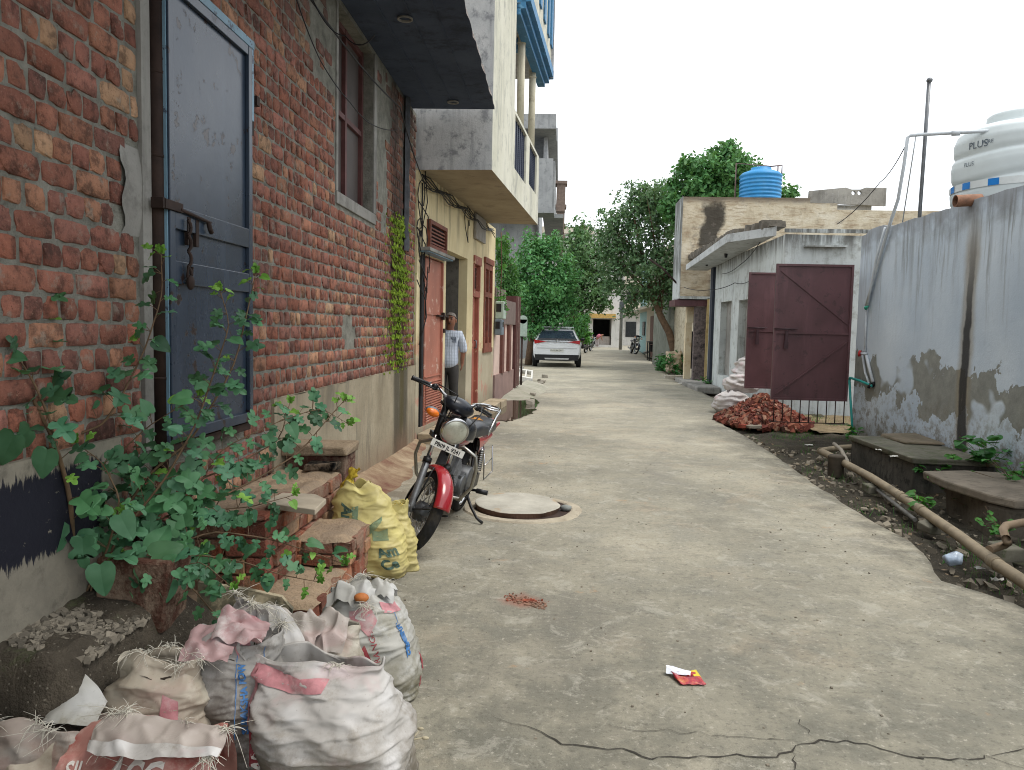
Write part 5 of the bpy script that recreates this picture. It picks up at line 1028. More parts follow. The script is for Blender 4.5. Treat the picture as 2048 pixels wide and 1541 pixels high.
    for s in (-1, 1): w.tube([V((s*.03,.76,.70)), V((s*.13,.77,.705)), V((s*.225,.76,.66)), V((s*.245,.745,.56)), V((s*.225,.68,.40)), V((s*.14,.60,.265)), V((s*.03,.58,.26))], .0135, 10)
    w.tube([V((-.16,.60,.27)), V((.16,.60,.27))], .012, 8); put(w, 'crash_guard', simple('dull_chrome', c(170,168,160), .3, .9, .1, 12, c(110,100,84), .5), fixed)
    for s in (-1, 1): w = MB(); w.tube([V((s*.10,.30,.285)), V((s*.19,.30,.29)), V((s*.195,.30,.29)), V((s*.29,.30,.295))], [.011,.011,.020,.020], 10); put(w, 'foot_peg', blk, fixed)
    w = MB(); w.tube([V((-.12,.38,.30)), V((-.155,.52,.28)), V((-.18,.56,.285))], .009, 8); put(w, 'gear_lever', blk, fixed)
    w = MB(); 
    tip = M0 @ V((-.10,.30,.27)); g_ = V((tip.x, tip.y, 0)); 
    side = (M0.to_3x3() @ V((-1,0,0))); side.z = 0; side.normalize(); fwd = (M0.to_3x3() @ V((0,1,0))); fwd.z = 0; fwd.normalize()
    gp_ = tip+side*.12+fwd*.10; gp_.z = .012
    w.tube([tip, tip.lerp(gp_, .55)+V((0,0,.0)), gp_+V((0,0,.03)), gp_+side*.05+fwd*.02+V((0,0,.0))], [.013,.011,.010,.012], 8); w.build('side_stand', blk, t)
    for s in (-1, 1):
        w = MB(); w.tube([V((s*.105,-.02,R)), V((s*.115,.08,.66))], .010, 8)
        for q in range(10): z = .12+q*.055; pA = V((s*.105,-.02,R)).lerp(V((s*.115,.08,.66)), z+.15); w.tube([pA, pA+V((0,.004,.014))], .026, 12)
        put(w, 'shock_absorber', chrome, fixed)
    w = MB(); w.box((-.12,-.06,.24), (-.10,.28,.36)); put(w, 'chain_cover', blk, fixed, bevel=.01)
    w = MB(); w.tube([V((-.16,-.12,.60)), V((-.19,-.22,.36)), V((-.19,.08,.34)), V((-.15,.1,.56))], .006, 6); w.tube([V((-.17,-.18,.48)), V((-.17,.09,.46))], .005, 6); put(w, 'saree_guard', chrome, fixed)
    return t
fr_, rr_ = gz(812, 1100), gz(915, 1000)
hd = math.atan2(-(fr_-rr_).x, (fr_-rr_).y)
motorcycle('red motorcycle parked on its side stand beside the yellow sacks, front wheel turned', V((-.785, 6.04, 0)), 3.0, R_(12), R_(38), ('r', c(152,26,36)))
for px, py, hdg, lab, colr in ((1264,708,math.pi+.1,'dark motorcycle parked facing the camera on the right side of the far street',('k', c(40,46,60))), (1181,703,math.pi*.9,'grey scooter-like motorcycle parked at the left of the far street behind the car',('g', c(150,152,156))),(1171,707,math.pi*.88,'white scooter-like motorcycle nearest the white car on the left of the far street',('w', c(186,188,190))),(1283,703,math.pi*1.06,'dark red motorcycle behind the black one on the right of the far street',('d', c(90,34,38)))):
    p = gz(px, py); motorcycle(lab, V((p.x, p.y+.6, 0)), hdg, R_(9), R_(14), colr, False, size=1.15)
# ================================================================== MANHOLE
mc = gz(1046, 1019); 
ring = thing('manhole_ring', 'round cement manhole collar set in the road, chipped edge', 'manhole', (mc.x, mc.y, 0))
def jr(r, a, s): return r+.016*noise.noise((math.cos(a)*2.3+s, math.sin(a)*2.3, s))+.006*noise.noise((math.cos(a)*9+s, math.sin(a)*9, s))
w = MB(); N = 96
for q in range(N):
    a = 2*math.pi*q/N; ca, sa = math.cos(a), math.sin(a)
    for r, z in ((jr(.385,a,1), -.06), (jr(.385,a,1), .010), (jr(.40,a,1), .016), (jr(.465,a,2), .013), (jr(.485,a,2), -.012)): w.v.append((mc.x+r*ca, mc.y+r*sa, z))
w.idx([[q*5+i, ((q+1) % N)*5+i, ((q+1) % N)*5+i+1, q*5+i+1][::-1] for q in range(N) for i in range(4)], 0, None, False)
w.build('collar', mat_plain_plaster('collar_cement', c(178,168,148), c(150,140,122), c(116,108,96), None, sc=5), ring)
w = MB(); w.lathe([(.001,.0145-.008),(.402,.0145-.008)], 48, (mc.x, mc.y, 0)); w.build('gap_dirt', simple('wet_dirt', c(62,46,38), .9, 0, .3, 9, c(34,30,26), .7, .6), ring)
w = MB(); cx_ = V((mc.x-.045, mc.y-.02, .0)); tl = lambda p: p+V((0,0,(-(p.x-cx_.x)*.02+(p.y-cx_.y)*.025)*(p.z > .01)))
for q in range(N):
    a = 2*math.pi*q/N; ca, sa = math.cos(a), math.sin(a)
    for r, z in ((.325, .0), (jr(.338,a,4), .054), (jr(.333,a,4), .058), (.16, .059), (.0, .060)): w.v.append((cx_.x+r*ca, cx_.y+r*sa, z))
w.idx([[q*5, ((q+1) % N)*5, ((q+1) % N)*5+1, q*5+1][::-1] for q in range(N)], 1, None, False); w.idx([[q*5+i, ((q+1) % N)*5+i, ((q+1) % N)*5+i+1, q*5+i+1][::-1] for q in range(N) for i in (1,2,3)], 0, None, False); w.xf(tl)
k = NM('cover_cement'); x, y, z = k.xyz(); n = k.noise(4, 6, .7); cc = k.ramp(n, [(.3, c(152,148,136)), (.65, c(186,182,169))]); cc = k.mix(k.mul(k.st(k.noise(3, 5, .7, k.scale((1,1,1), loc=(2,1,0))), .55, .66), .7), cc, c(168,134,92)); cc = k.mix(k.mul(k.st(k.noise(16, 5, .8), .6, .7), .6), cc, c(92,86,78))
tag(w.build('manhole_cover', [k.fin(cc, .9, 0, k.bumpn(k.noise(30, 5), .4, .006), .25), simple('rusty_cover_edge', c(96,72,58), .9, 0, .25)]), 'round pale cement manhole cover lying slightly off its hole', 'cover')
b = MB(); b.ball((mc.x+.345, mc.y-.03, .03), .05, .035, .025, 10, 6); b.xf(lambda p: p+V((.01,.01,.008))*noise.noise(p*30)); tag(b.build('stone', simple('grey_pebble', c(128,132,128), .8)), 'grey stone wedged in the gap of the manhole', 'stone')
# ================================================================== BRICK STEPS UP TO THE STEEL DOOR
m_stepb = None
k = NM('worn_step_brick'); a = k.attr(); n = k.noise(9, 6, .7); cc = k.mix(1.0, a, k.ramp(n, [(.25, (.6,.58,.56,1)), (.75, (1.2,1.18,1.15,1))]), 'MULTIPLY'); cc = k.mix(k.mul(k.st(k.noise(4, 6, .75), .45, .6), .7), cc, c(140,124,106)); cc = k.mix(k.mul(k.st(k.noise(40, 4, .7), .58, .7), .4), cc, c(70,58,50))
m_stepb = k.fin(cc, .92, 0, k.bumpn(k.m('ADD', n, k.noise(50, 4)), .9, .012), .2)
stp = thing('brick_steps', 'worn brick and cement steps climbing to the steel door', 'steps', (-1.4, 3.7, 0))
random.seed(9)
def bricks_block(mb, x0, x1, y0, y1, z0, z1, faces=('x', 'y')):
    nz = max(1, round((z1-z0)/.09)); h = (z1-z0)/nz
    for r in range(nz):
        za, zb = z0+r*h+.004, z0+(r+1)*h-.007
        y = y0+(0 if r % 2 else -.06)
        while y < y1:
            L = random.choice((.11,.22,.22)); a_, b_ = max(y0, y), min(y1, y+L)
            if b_-a_ > .03: f = random.uniform(.75, 1.15); q = random.choice(pal); mb.box((x1-.10, a_+.005, za), (x1+random.uniform(-.012,.010), b_-.005, zb), 0, tuple(v*f for v in c(*q)[:3])+(1,), jit=.007)
            y += L+.004
        x = x0
        while x < x1-.1:
            L = .22; a_, b_ = x, min(x1-.10, x+L); f = random.uniform(.75, 1.15); q = random.choice(pal)
            mb.box((a_+.004, y0+random.uniform(-.012,.008), za), (b_-.004, y0+.11, zb), 0, tuple(v*f for v in c(*q)[:3])+(1,), jit=.007); x += L+.006
    cw_ = c(150,132,112); mb.box((x0, y0+.03, z0), (x1-.03, y1-.01, z1-.012), 0, cw_)
levels = [(-1.10, 3.42, 4.32, .0, .20), (-1.06, 3.80, 4.34, .20, .285), (-1.36, 3.44, 4.62, .20, .47), (-1.40, 3.45, 4.70, .47, .62), (-1.40, 4.40, 4.80, .47, .66)]
w = MB()
def tread(mb, x1, y0, y1, z):     # rough cement topping
    mb.grid(lambda u, v: V((XL+.01+u*(x1-XL-.02)+.012*noise.noise((v*9, z*7, u)), y0+.0+v*(y1-y0)+.012*noise.noise((u*9, z*3, v)), z-.012+.016*noise.noise((u*6, v*6, z*9))+(.012 if .05 < u < .95 and .05 < v < .95 else -.012))), 14, 16, 0, c(166,146,122))
w2 = MB()
for x1, y0, y1, z0, z1 in ((-1.06, 3.30, 4.30, -.02, .19), (-1.05, 3.88, 4.32, .19, .33), (-1.34, 3.45, 4.74, .19, .53), (-1.36, 3.42, 4.02, .53, .56)):
    bricks_block(w, XL, x1, y0, y1, z0, z1)
w.build('brickwork', m_stepb, stp, bevel=.006)
tread(w2, -1.06, 3.30, 3.88, .20); tread(w2, -1.05, 3.88, 4.32, .342); tread(w2, -1.35, 3.45, 4.74, .545); w2.build('tread', m_stepb, stp)
# block at the far end of the landing, a loose tile, loose items
bl = thing('brick_block', 'dark brick block capped with cement at the far end of the steps', 'block', (-1.5, 4.9, 0))
w = MB(); w.box((XL+.02, 4.78, -.05), (-1.33, 5.02, .62), 0, c(92,60,52), jit=.015); w.build('bricks', m_stepb, bl, bevel=.01); w = MB(); w.box((XL+.02, 4.74, .622), (-1.32, 5.05, .69), 0, c(150,134,112), jit=.012); w.build('cap', m_stepb, bl, bevel=.012)
cs = [gz(535,1012,.575), gz(630,1025,.575), gz(652,1003,.575), gz(630,993,.575), gz(565,990,.575), gz(540,1003,.575)]
w = MB(); w.prism([(p.x, p.y) for p in cs], .560, .588); tag(w.build('stone_tile', simple('grey_beige_tile', c(176,164,144), .8, 0, .12, 8, c(120,108,94), .5), bevel=.004), 'loose grey-beige stone tile lying on the top step', 'tile')
w = MB(); w.box((-1.55, 4.60, .55), (-1.36, 4.76, .60), jit=.01); tag(w.build('loose_brick', m_stepb, bevel=.008), 'worn brick lying flat at the back of the top step', 'brick')
# leaning broken marble board
A_, B_ = gy(396,1165,3.12), gy(576,1197,3.18); nb = V((-(B_-A_).y, (B_-A_).x, 0)).normalized()*.026
tops = [A_, A_.lerp(B_, .5)+V((0,0,.006)), A_.lerp(B_, .93), B_+V((.0,0,-.03)), B_+V((.02,0,-.05)), B_+V((.015,0,-.09)), B_+V((.035,0,-.11))]
out_ = [(p+V((0,0,0))) for p in tops]+[V((B_.x+.03, B_.y-.05, -.02)), V((A_.x, A_.y-.05, -.02))]; w = MB(); n = len(out_); w.v = [tuple(p) for p in out_]+[tuple(p+nb) for p in out_]
w.idx([list(range(n))[::-1], list(range(n, 2*n))]+[[q, (q+1) % n, n+(q+1) % n, n+q] for q in range(n)])
k = NM('dirty_board'); n_ = k.noise(5, 6, .7); cc = k.ramp(n_, [(.38, c(84,82,68)), (.47, c(124,116,94)), (.55, c(190,176,146))]); tag(w.build('marble_board', k.fin(cc, .7, 0, k.bumpn(n_, .3, .004)), weld=True), 'dirty broken marble board standing on edge behind the sacks', 'board')
# ================================================================== EARTH LEDGE UNDER THE SHRUB
g = MB()
def led(u, v):
    y = 2.02+u*1.30; fr = -1.43+.05*noise.noise((y*3, 0, 0))+.06*max(0, min(1, (y-2.6)/.5)); e = max(0, min(1, (y-2.08)/.16)); e = e*e*(3-2*e); e2 = max(0, min(1, (3.28-y)/.40)); e *= .25+.75*e2*e2*(3-2*e2)
    prof = [(XL-.02,.44),(XL+.08,.42),(XL+.15,.41),(XL+.22,.40),(fr-.09,.39),(fr-.05,.36),(fr-.01,.28),(fr+.02,.2),(fr+.05,.1),(fr+.10,-.02)]
    q = v*(len(prof)-1); i0 = min(int(q), len(prof)-2); f = q-i0; x = prof[i0][0]*(1-f)+prof[i0+1][0]*f; z = prof[i0][1]*(1-f)+prof[i0+1][1]*f
    return V((x+.02*noise.noise((y*6, z*6, 3)), y+.03*noise.noise((x*8, z*8, 1)), max(-.03, e*(z+.03*noise.noise((x*5, y*5, 1))+.015*noise.noise((x*16, y*16, 1))-.06*max(0, u-.7)/.3*(z > .1)))))
g.grid(led, 80, 36); struct(g.build('earth_ledge', mat_soil('ledge_earth', (70,64,55), (96,88,76))))
random.seed(31); g = MB()
for i in range(1700):
    y = random.uniform(2.28, 2.92); x = random.uniform(XL+.02, -1.46); s = random.choice((.003,.004,.005,.006,.008,.011)); f = random.uniform(.35, 1.1); z = .425-.08*max(0, (x-XL)/.45)-.045*max(0, (y-2.75))
    a_ = random.random()*3; g.obox((x, y, z+s*.3), V((math.cos(a_), math.sin(a_), .2))*s, V((-math.sin(a_), math.cos(a_), .1))*s*.8, V((0,.1,1))*s*.6, 0, (f, f*.97, f*.9, 1), jit=s*.4)
k = NM('gravel_stone'); tag(g.build('gravel', k.fin(k.mix(1.0, c(134,128,118), k.attr(), 'MULTIPLY'), .9, 0, None, .3)), 'loose grey gravel scattered on the earth ledge under the shrub', 'gravel', kind='stuff')
w = MB(); w.box((XL+.06, 2.68, .30), (XL+.34, 2.86, .58), 0, c(86,58,48), jit=.02); w.box((XL+.04, 2.95, .25), (XL+.22, 3.10, .62), 0, c(92,62,52), jit=.02); tag(w.build('brick_stub', m_stepb, bevel=.01), 'dark broken brick stub standing at the root of the shrub', 'brick')
# ================================================================== SACKS
m_fray = simple('frayed_plastic', c(206,202,188), .7, 0, .15, 20, c(150,140,120), .5, 0)
def mat_sack(name, base, dirt, low=.16, pink=0.0, dirtamt=.7, zone=None):
    k = NM(name); x, y, z = k.xyz(); n = k.noise(5, 6, .7)
    cc = k.ramp(n, [(.25, tuple(v*.82 for v in base[:3])+(1,)), (.7, base)])
    if pink: cc = k.mix(k.mul(k.st(k.noise(4.5, 4, .6, k.scale((1,1,1), loc=(3,8,1))), .55, .66), pink), cc, c(206,124,138))
    dn = k.noise(7, 6, .75, k.scale((1,1,1), loc=(6,2,4)))
    cc = k.mix(k.mul(k.st(dn, .50, .68), dirtamt), cc, dirt); cc = k.mix(k.mul(k.st(z, low+.16, low-.1), k.st(dn, .32, .55), .9), cc, tuple(v*.6 for v in dirt[:3])+(1,))
    cc = k.mix(k.mul(k.st(k.noise(60, 4, .7), .6, .72), .35), cc, tuple(v*.6 for v in dirt[:3])+(1,))
    wv = k.m('ADD', k.wave(150, .6, 'Z'), k.wave(150, .6, 'X')); b1 = k.bumpn(wv, .10, .002)
    b2 = k.bumpn(k.ridge(7, 3, .45, k.scale((1,1,1.7), loc=(2,3,4))), .55, .010, b1); b3 = k.bumpn(k.ridge(17, 2, .4, k.scale((1.3,1,1), loc=(6,1,9))), .28, .004, b2)
    cr = k.ridge(7, 3, .45, k.scale((1,1,1.7), loc=(2,3,4))); cc = k.mix(k.mul(k.st(cr, .25, .02), dirtamt*.55), cc, dirt)
    return k.fin(cc, .5, 0, b3, .45)
def frays(pts, L, n, seed, mat=m_fray, parent=None, r=.0009, up=(0,0,1)):
    random.seed(seed); w = MB(); up_ = V(up); tufts = [random.random() for _ in range(max(4, n//14))]
    for i in range(n):
        f = min(.999, max(0, random.choice(tufts)+random.gauss(0, .018))); q = f*(len(pts)-1); i0 = min(int(q), len(pts)-2); p = V(pts[i0]).lerp(V(pts[i0+1]), q-i0)+V((random.gauss(0,.004), random.gauss(0,.004), random.gauss(0,.003)))
        l = L*random.choice((.35,.5,.7,1.0,1.3)); d = (up_*random.uniform(0, .9)+V((random.gauss(0,.8), random.gauss(-.2,.8), random.gauss(0,.5)))).normalized(); b_ = V((random.gauss(0,1), random.gauss(0,1), random.gauss(-.5,.6)))*.55; e_ = V((random.gauss(0,1), random.gauss(0,1), -.8))*.35
        w.tube([p+(d*t+b_*t*t+e_*t**3)*l for t in (0,.3,.6,.85,1.1)], [r*1.5, r*1.3, r*1.1, r, r*.6], 3, cap=False)
    return w.build('frayed_threads', mat, parent)
def vnoise(p): return V((noise.noise(p), noise.noise(p+V((17.3,4.1,9.2))), noise.noise(p+V((5.7,31.1,2.4)))))
class Sack:
    """a filled bag: f(u, v) gives the skin, u round the girth from the back, v from foot to rim"""
    def __init__(s, base, ang, W, D, Hh, lean=(0,0), seed=1, neck=None, wr=.012, keys=None, e=2.6, sag=.0, shut=1.0, cr=.0095):
        s.b = V(base); s.a = ang; s.W, s.D, s.H = W/2, D/2, Hh; s.lean = lean; s.seed = seed; s.wr = wr; s.e = e; s.sag = sag; s.shut = shut; s.cr = cr
        s.keys = keys or [(0,.70),(.05,.92),(.2,1.03),(.42,1.06),(.65,.98),(.85,.88),(1,.90)]
    def kf(s, v):
        for (a, x), (b, y) in zip(s.keys, s.keys[1:]):
            if v <= b: t = (v-a)/(b-a); t = t*t*(3-2*t); return x+(y-x)*t
        return s.keys[-1][1]
    def raw(s, u, v):
        th = 2*math.pi*u; cx, sy = math.cos(th), math.sin(th); k_ = s.kf(v)
        ev = s.e+2.4*max(0, 1-v*2.2)**2; rr = (abs(cx)**ev+abs(sy)**ev)**(-1/ev)
        dk = 1-(1-s.shut)*max(0, (v-.5)/.5)**1.4; p = V((s.W*k_*cx*rr, s.D*k_*dk*sy*rr, s.H*v))
        p.x += s.lean[0]*v+s.sag*math.sin(math.pi*v); p.y += s.lean[1]*v
        q = V((p.x*3.2, p.y*3.2, p.z*6.5))+V((s.seed*7.1, s.seed*3.3, 0)); n = 1-abs(noise.noise(q))*2
        q2 = V((p.x*7, p.y*7, p.z*16))+V((s.seed*2.1, 0, s.seed)); n2 = 1-abs(noise.noise(q2))*2
        out = V((cx*s.D, sy*s.W, 0)).normalized()
        n3 = 1-abs(noise.noise(V((p.x*2.2+p.y*2, p.y*2.2-p.z*3, p.z*9+p.x*4))+V((s.seed*1.7, 3, s.seed))))*2
        p += out*(s.wr*(n-.4)*1.5+s.wr*.5*n2+s.wr*.9*(n3-.4))+vnoise(q*.7)*s.wr*1.4
        P3 = V((p.x, p.y, p.z)); sd_ = V((s.seed*1.3, s.seed*.7, 2.0)); cz = 0
        for fq, am, ax_ in ((4.5, .55, (1,1,1.5)), (6, .85, (.55,.55,2.8)), (11, .6, (.6,.6,2.4)), (21, .28, (.8,.8,1.8))):
            w_ = noise.noise(V((P3.x*ax_[0]+P3.z*.35, P3.y*ax_[1], P3.z*ax_[2]-P3.x*.3))*fq+sd_*fq*.37); cz += am*(max(0, 1-4.2*abs(w_))**2-.25)
        p += out*(s.cr*cz)
        if v > .7: p.z += ((v-.7)/.3)**1.5*.075*noise.noise((math.cos(th)*1.4+s.seed, math.sin(th)*1.4, s.seed*2.0))*s.H*2
        ca, sa = math.cos(s.a), math.sin(s.a); return V((s.b.x+p.x*ca-p.y*sa, s.b.y+p.x*sa+p.y*ca, max(.002, s.b.z+p.z)))
    def nrm(s, u, v):
        e = .004; du = s.raw(u+e, v)-s.raw(u-e, v); dv = s.raw(u, min(1, v+e))-s.raw(u, max(0, v-e)); n = du.cross(dv); return n.normalized() if n.length > 1e-9 else V((0,0,1))
    def on(s, u, v, off=.003): return s.raw(u, v)+s.nrm(u, v)*off
    def girth(s, v): return 2*math.pi*math.sqrt((s.W**2+s.D**2)/2)*s.kf(v)*1.1
    def mesh(s, nu=84, nv=56, rim=True, fill=.80, closed=False):
        w = MB(); w.grid(lambda u, v: s.raw(u, v), nu, nv, closeu=True)
        if rim:      # rolled lip, inner face and the load inside
            i = len(w.v); cen = sum((s.raw(q/12, 1) for q in range(12)), V((0,0,0)))/12
            for lv, (f, dz) in enumerate(((.985,.004),(.965,-.004),(.95,-.06),(.90,-.10))):
                for a_ in range(nu): p = s.raw(a_/nu, 1); w.v.append(tuple(cen+(p-cen)*f+V((0,0,dz+(p.z-cen.z)*(f-1)*0))))
            w.idx([[i+l*nu+a_, i+l*nu+(a_+1) % nu, i+(l+1)*nu+(a_+1) % nu, i+(l+1)*nu+a_] for l in range(3) for a_ in range(nu)], 0, None, True)
            w.idx([[i-nu+a_, i-nu+(a_+1) % nu, i+(a_+1) % nu, i+a_] for a_ in range(nu)], 0, None, True)
        w.idx([[a_ for a_ in range(nu)][::-1]]); return w
    def rimpts(s, n=40, v=1.0): return [s.raw(q/n, v) for q in range(n+1)]
    def print_(s, u0, v0, x, y, ang=0.0, off=.0035):       # flat print coordinates (metres) to the skin
        ca, sa = math.cos(ang), math.sin(ang); X, Y = x*ca-y*sa, x*sa+y*ca; v = v0+Y/s.H; u = u0+X/s.girth(min(1, max(0, v))); return s.on(u, min(.995, max(.005, v)), off)
def patch(mb, sk, u0, v0, poly, ang=0.0, m=0, off=.0028, res=.014):
    b = bmesh.new(); vs = [b.verts.new((p[0], p[1], 0)) for p in poly]; f = b.faces.new(vs); bmesh.ops.triangulate(b, faces=[f])
    for _ in range(5):
        e = [e for e in b.edges if e.calc_length() > res*1.6]
        if not e: break
        bmesh.ops.subdivide_edges(b, edges=e, cuts=1); bmesh.ops.triangulate(b, faces=b.faces)
    b.verts.index_update(); i = len(mb.v); mb.v += [tuple(sk.print_(u0, v0, v.co.x, v.co.y, ang, off)) for v in b.verts]; mb.idx([[i+v.index for v in f.verts] for f in b.faces], m, None, True); b.free()
def ptext(mb, sk, u0, v0, s, size, ang=0.0, m=0, off=.0042, **kw): maptext(mb, s, size, lambda x, y: sk.print_(u0, v0, x, y, ang, off), m, sub=.016, **kw)
m_redink = simple('faded_red_print', c(146,54,62), .6, 0, .25, 14, c(160,128,120), .7); m_blueink = simple('faded_blue_print', c(58,112,168), .6, 0, .2, 14, c(150,160,170), .5); m_greenink = simple('dark_green_print', c(70,96,84), .65, 0, .25, 14, c(150,150,100), .4)
m_pinkink = simple('faded_pink_print', c(182,126,130), .6, 0, .25, 14, c(184,168,164), .9); m_navyink = simple('navy_print', c(60,84,116), .6, 0, .2); m_whiteink = simple('white_print', c(214,208,200), .6, 0, .1)
WHT = c(196,194,191); DRT = c(120,110,92)
m_sack1 = mat_sack('white_sack_dirty', WHT, DRT, .12, .16, .5); m_sack2 = mat_sack('white_sack_muddy', c(184,184,180), c(122,116,92), .13, 0, .5); m_sack3 = mat_sack('grey_beige_sack', c(190,184,170), c(126,116,96), .2, .2, .6); m_sack4 = mat_sack('white_sack_sooty', c(184,182,178), c(96,90,80), .25, 0, .7)
m_sack5 = mat_sack('beige_sack', c(180,173,156), c(138,122,106), .1, .12, .6); m_sackr = mat_sack('red_sack', c(160,84,74), c(196,170,158), -.2, 0, .6); m_sacky = mat_sack('yellow_sack', c(206,194,124), c(156,142,100), .0, 0, .5)
m_load = mat_soil('sack_load', (66,58,50), (92,82,70))
def load(sk, parent, f=.9, v=.86):
    w = MB(); cen = sum((sk.raw(q/12, v) for q in range(12)), V((0,0,0)))/12; w.grid(lambda u, r: cen+(sk.raw(u, v)-cen)*(f*(r+.001))+V((0,0,.03*(1-r)+.02*noise.noise((u*9, r*5, sk.seed)))), 36, 6, closeu=True, flip=True); return w.build('sand_filling', m_load, parent)
UF = .75        # u of the side turned to the camera when the sack's own +y points away
def cloth(mb, rows, nu=26, nv=22, amp=.012, seed=0, fr=9):
    P = [[V(p) for p in r] for r in rows]; nr, nc = len(P), len(P[0])
    def cr(a, b, c_, d, t): return .5*((2*b)+(c_-a)*t+(2*a-5*b+4*c_-d)*t*t+(3*b-a-3*c_+d)*t**3)
    def line(L, t): q = t*(len(L)-1); i0 = min(int(q), len(L)-2); return cr(L[max(i0-1,0)], L[i0], L[i0+1], L[min(i0+2, len(L)-1)], q-i0)
    def fn(u, v): p = line([line(r, u) for r in P], v); q = V((p.x*fr*.9+p.z*4, p.y*fr*.9, p.z*fr+p.x*3))+V((seed,)*3); cq = sum(am*(max(0, 1-4.2*abs(noise.noise(V((p.x+p.z*.4, p.y, p.z+p.x*.3))*fq+V((seed*3.1,)*3))))**2-.25) for fq, am in ((7, 1.0), (14, .6), (26, .3))); return p+V((.1,-.6,.7))*amp*.75*cq+vnoise(p*fr+V((seed,)*3))*amp*1.1+V((.2,-.5,.8))*amp*1.1*(.6-2*abs(noise.noise(q)))+vnoise(p*fr*2.3+V((seed,)*3))*amp*.35
    mb.grid(fn, nu, nv); return fn
# 1 the big white sack in front
t = thing('sack', 'large plain white sack of rubble, open and frontmost beside the road', 'sack', (-.68, 2.36, 0), 'sacks beside the road')
k1 = Sack((-.64, 2.34, -.01), R_(-10), .43, .34, .37, (-.13, .05), 3, wr=.017, keys=[(0,.80),(.06,1.0),(.25,1.10),(.5,1.10),(.75,1.02),(.9,1.02),(1,1.10)], shut=.20)
k1.mesh(150, 96).build('bag', m_sack1, t); load(k1, t, .92, .80); frays(k1.rimpts()[20:34], .03, 50, 2, parent=t)
w = MB(); patch(w, k1, .70, .86, [(-.16,-.015),(.02,-.03),(.12,-.012),(.14,.02),(.05,.012),(-.05,.03),(-.16,.03)]); w.build('pink_print', m_pinkink, t)
w = MB(); patch(w, k1, .60, .78, [(-.04,-.10),(.01,-.10),(.0,.07),(-.04,.07)]); w.build('pink_stripe', m_pinkink, t)
w = MB(); patch(w, k1, .74, .16, [(-.08,-.04),(.06,-.04),(.06,.03),(-.08,.04)]); w.build('brown_print', simple('brown_print', c(110,86,84), .7, 0, .3, 18, c(150,140,130), .6), t)
w = MB(); cloth(w, [[(-.98,2.40,.30),(-.96,2.48,.30),(-.92,2.54,.31),(-.86,2.58,.31)],[(-1.02,2.40,.37),(-1.0,2.49,.39),(-.95,2.56,.39),(-.88,2.61,.36)],[(-1.05,2.44,.43),(-1.03,2.50,.49),(-.985,2.555,.48),(-.91,2.61,.42)]], 24, 24, .014, 4); ear_ = w.build('raised_corner', m_sack1, t); frays([(-1.04,2.47,.47),(-1.0,2.53,.49),(-.93,2.6,.44)], .035, 60, 33, parent=t)
w = MB(); cloth(w, [[(-1.005,2.395,.31),(-.995,2.41,.31),(-.985,2.43,.31)],[(-1.035,2.405,.38),(-1.02,2.43,.385),(-1.005,2.455,.39)],[(-1.055,2.435,.43),(-1.045,2.465,.445),(-1.035,2.49,.46)]], 8, 14, .004, 4); w.build('pink_corner_print', m_pinkink, t)
# 2 the SILVER RANGE sack
t = thing('sack', 'rounded white sack lettered SILVER RANGE with red panels, nearest the road', 'sack', (-.69, 3.05, 0), 'sacks beside the road')
k2 = Sack((-.70, 2.95, -.01), R_(8), .36, .33, .40, (-.06, .08), 5, wr=.009, keys=[(0,.72),(.08,.96),(.3,1.05),(.55,1.0),(.78,.86),(.92,.66),(1,.40)])
k2.mesh(130, 84).build('bag', m_sack2, t)
w = MB()
for q in range(3):
    cc_ = V((-.825+.07*q, 2.98+.03*q, .385)); w.grid(lambda u, v: cc_+V((.11*(u-.5)+.02*noise.noise((u*3, v*3, q)), .09*(v-.5)-.05, .05*math.sin(math.pi*v)+.035*math.sin(math.pi*u)+.03*noise.noise((u*4+q, v*4, 1))-.03)), 14, 14)
w.build('crumpled_neck', m_sack2, t); frays([(-.865,2.99,.40),(-.785,3.03,.435),(-.705,3.05,.42),(-.645,3.05,.39)], .03, 130, 4, parent=t); frays([(-.805,2.88,.39),(-.745,2.86,.38),(-.685,2.87,.36)], .028, 60, 5, parent=t)
w = MB(); w.ball((-.74,2.885,.398), .030, .024, .018, 12, 8); w.build('brown_scrap', simple('brown_scrap', c(172,104,52), .7, 0, .3, 20), t)
w = MB(); patch(w, k2, .785, .80, [(-.07,.04),(.0,.055),(.025,.0),(-.015,-.05),(-.05,-.015),(-.08,.0)]); w.build('pink_arrow', m_pinkink, t); w = MB(); patch(w, k2, .90, .80, [(-.05,.022),(.05,.015),(.045,.05),(-.05,.05)]); w.build('pink_print', m_pinkink, t)
w = MB(); patch(w, k2, .752, .36, [(-.025,-.135),(.025,-.135),(.09,-.135),(.09,-.085),(.03,-.08),(.022,.05),(.0,.10),(-.025,.065)]); w.build('red_print', m_redink, t)
w = MB(); patch(w, k2, .965, .22, [(-.01,-.07),(.05,-.06),(.04,.05),(.015,.08)]); w.build('red_side_print', m_redink, t)
w = MB(); ptext(w, k2, .812, .18, 'SILVER RANGE', .034, R_(97)); w.build('red_lettering', m_redink, t); w = MB(); ptext(w, k2, .765, .82, 'A', .045, R_(95), bold=.002); w.build('white_lettering', m_whiteink, t)
w = MB(); ptext(w, k2, .915, .46, 'CEMENT', .030, R_(97), bold=.002); patch(w, k2, .895, .50, [(-.0015,-.02),(.0015,-.02),(.0015,.14),(-.0015,.14)]); w.build('blue_lettering', m_blueink, t)
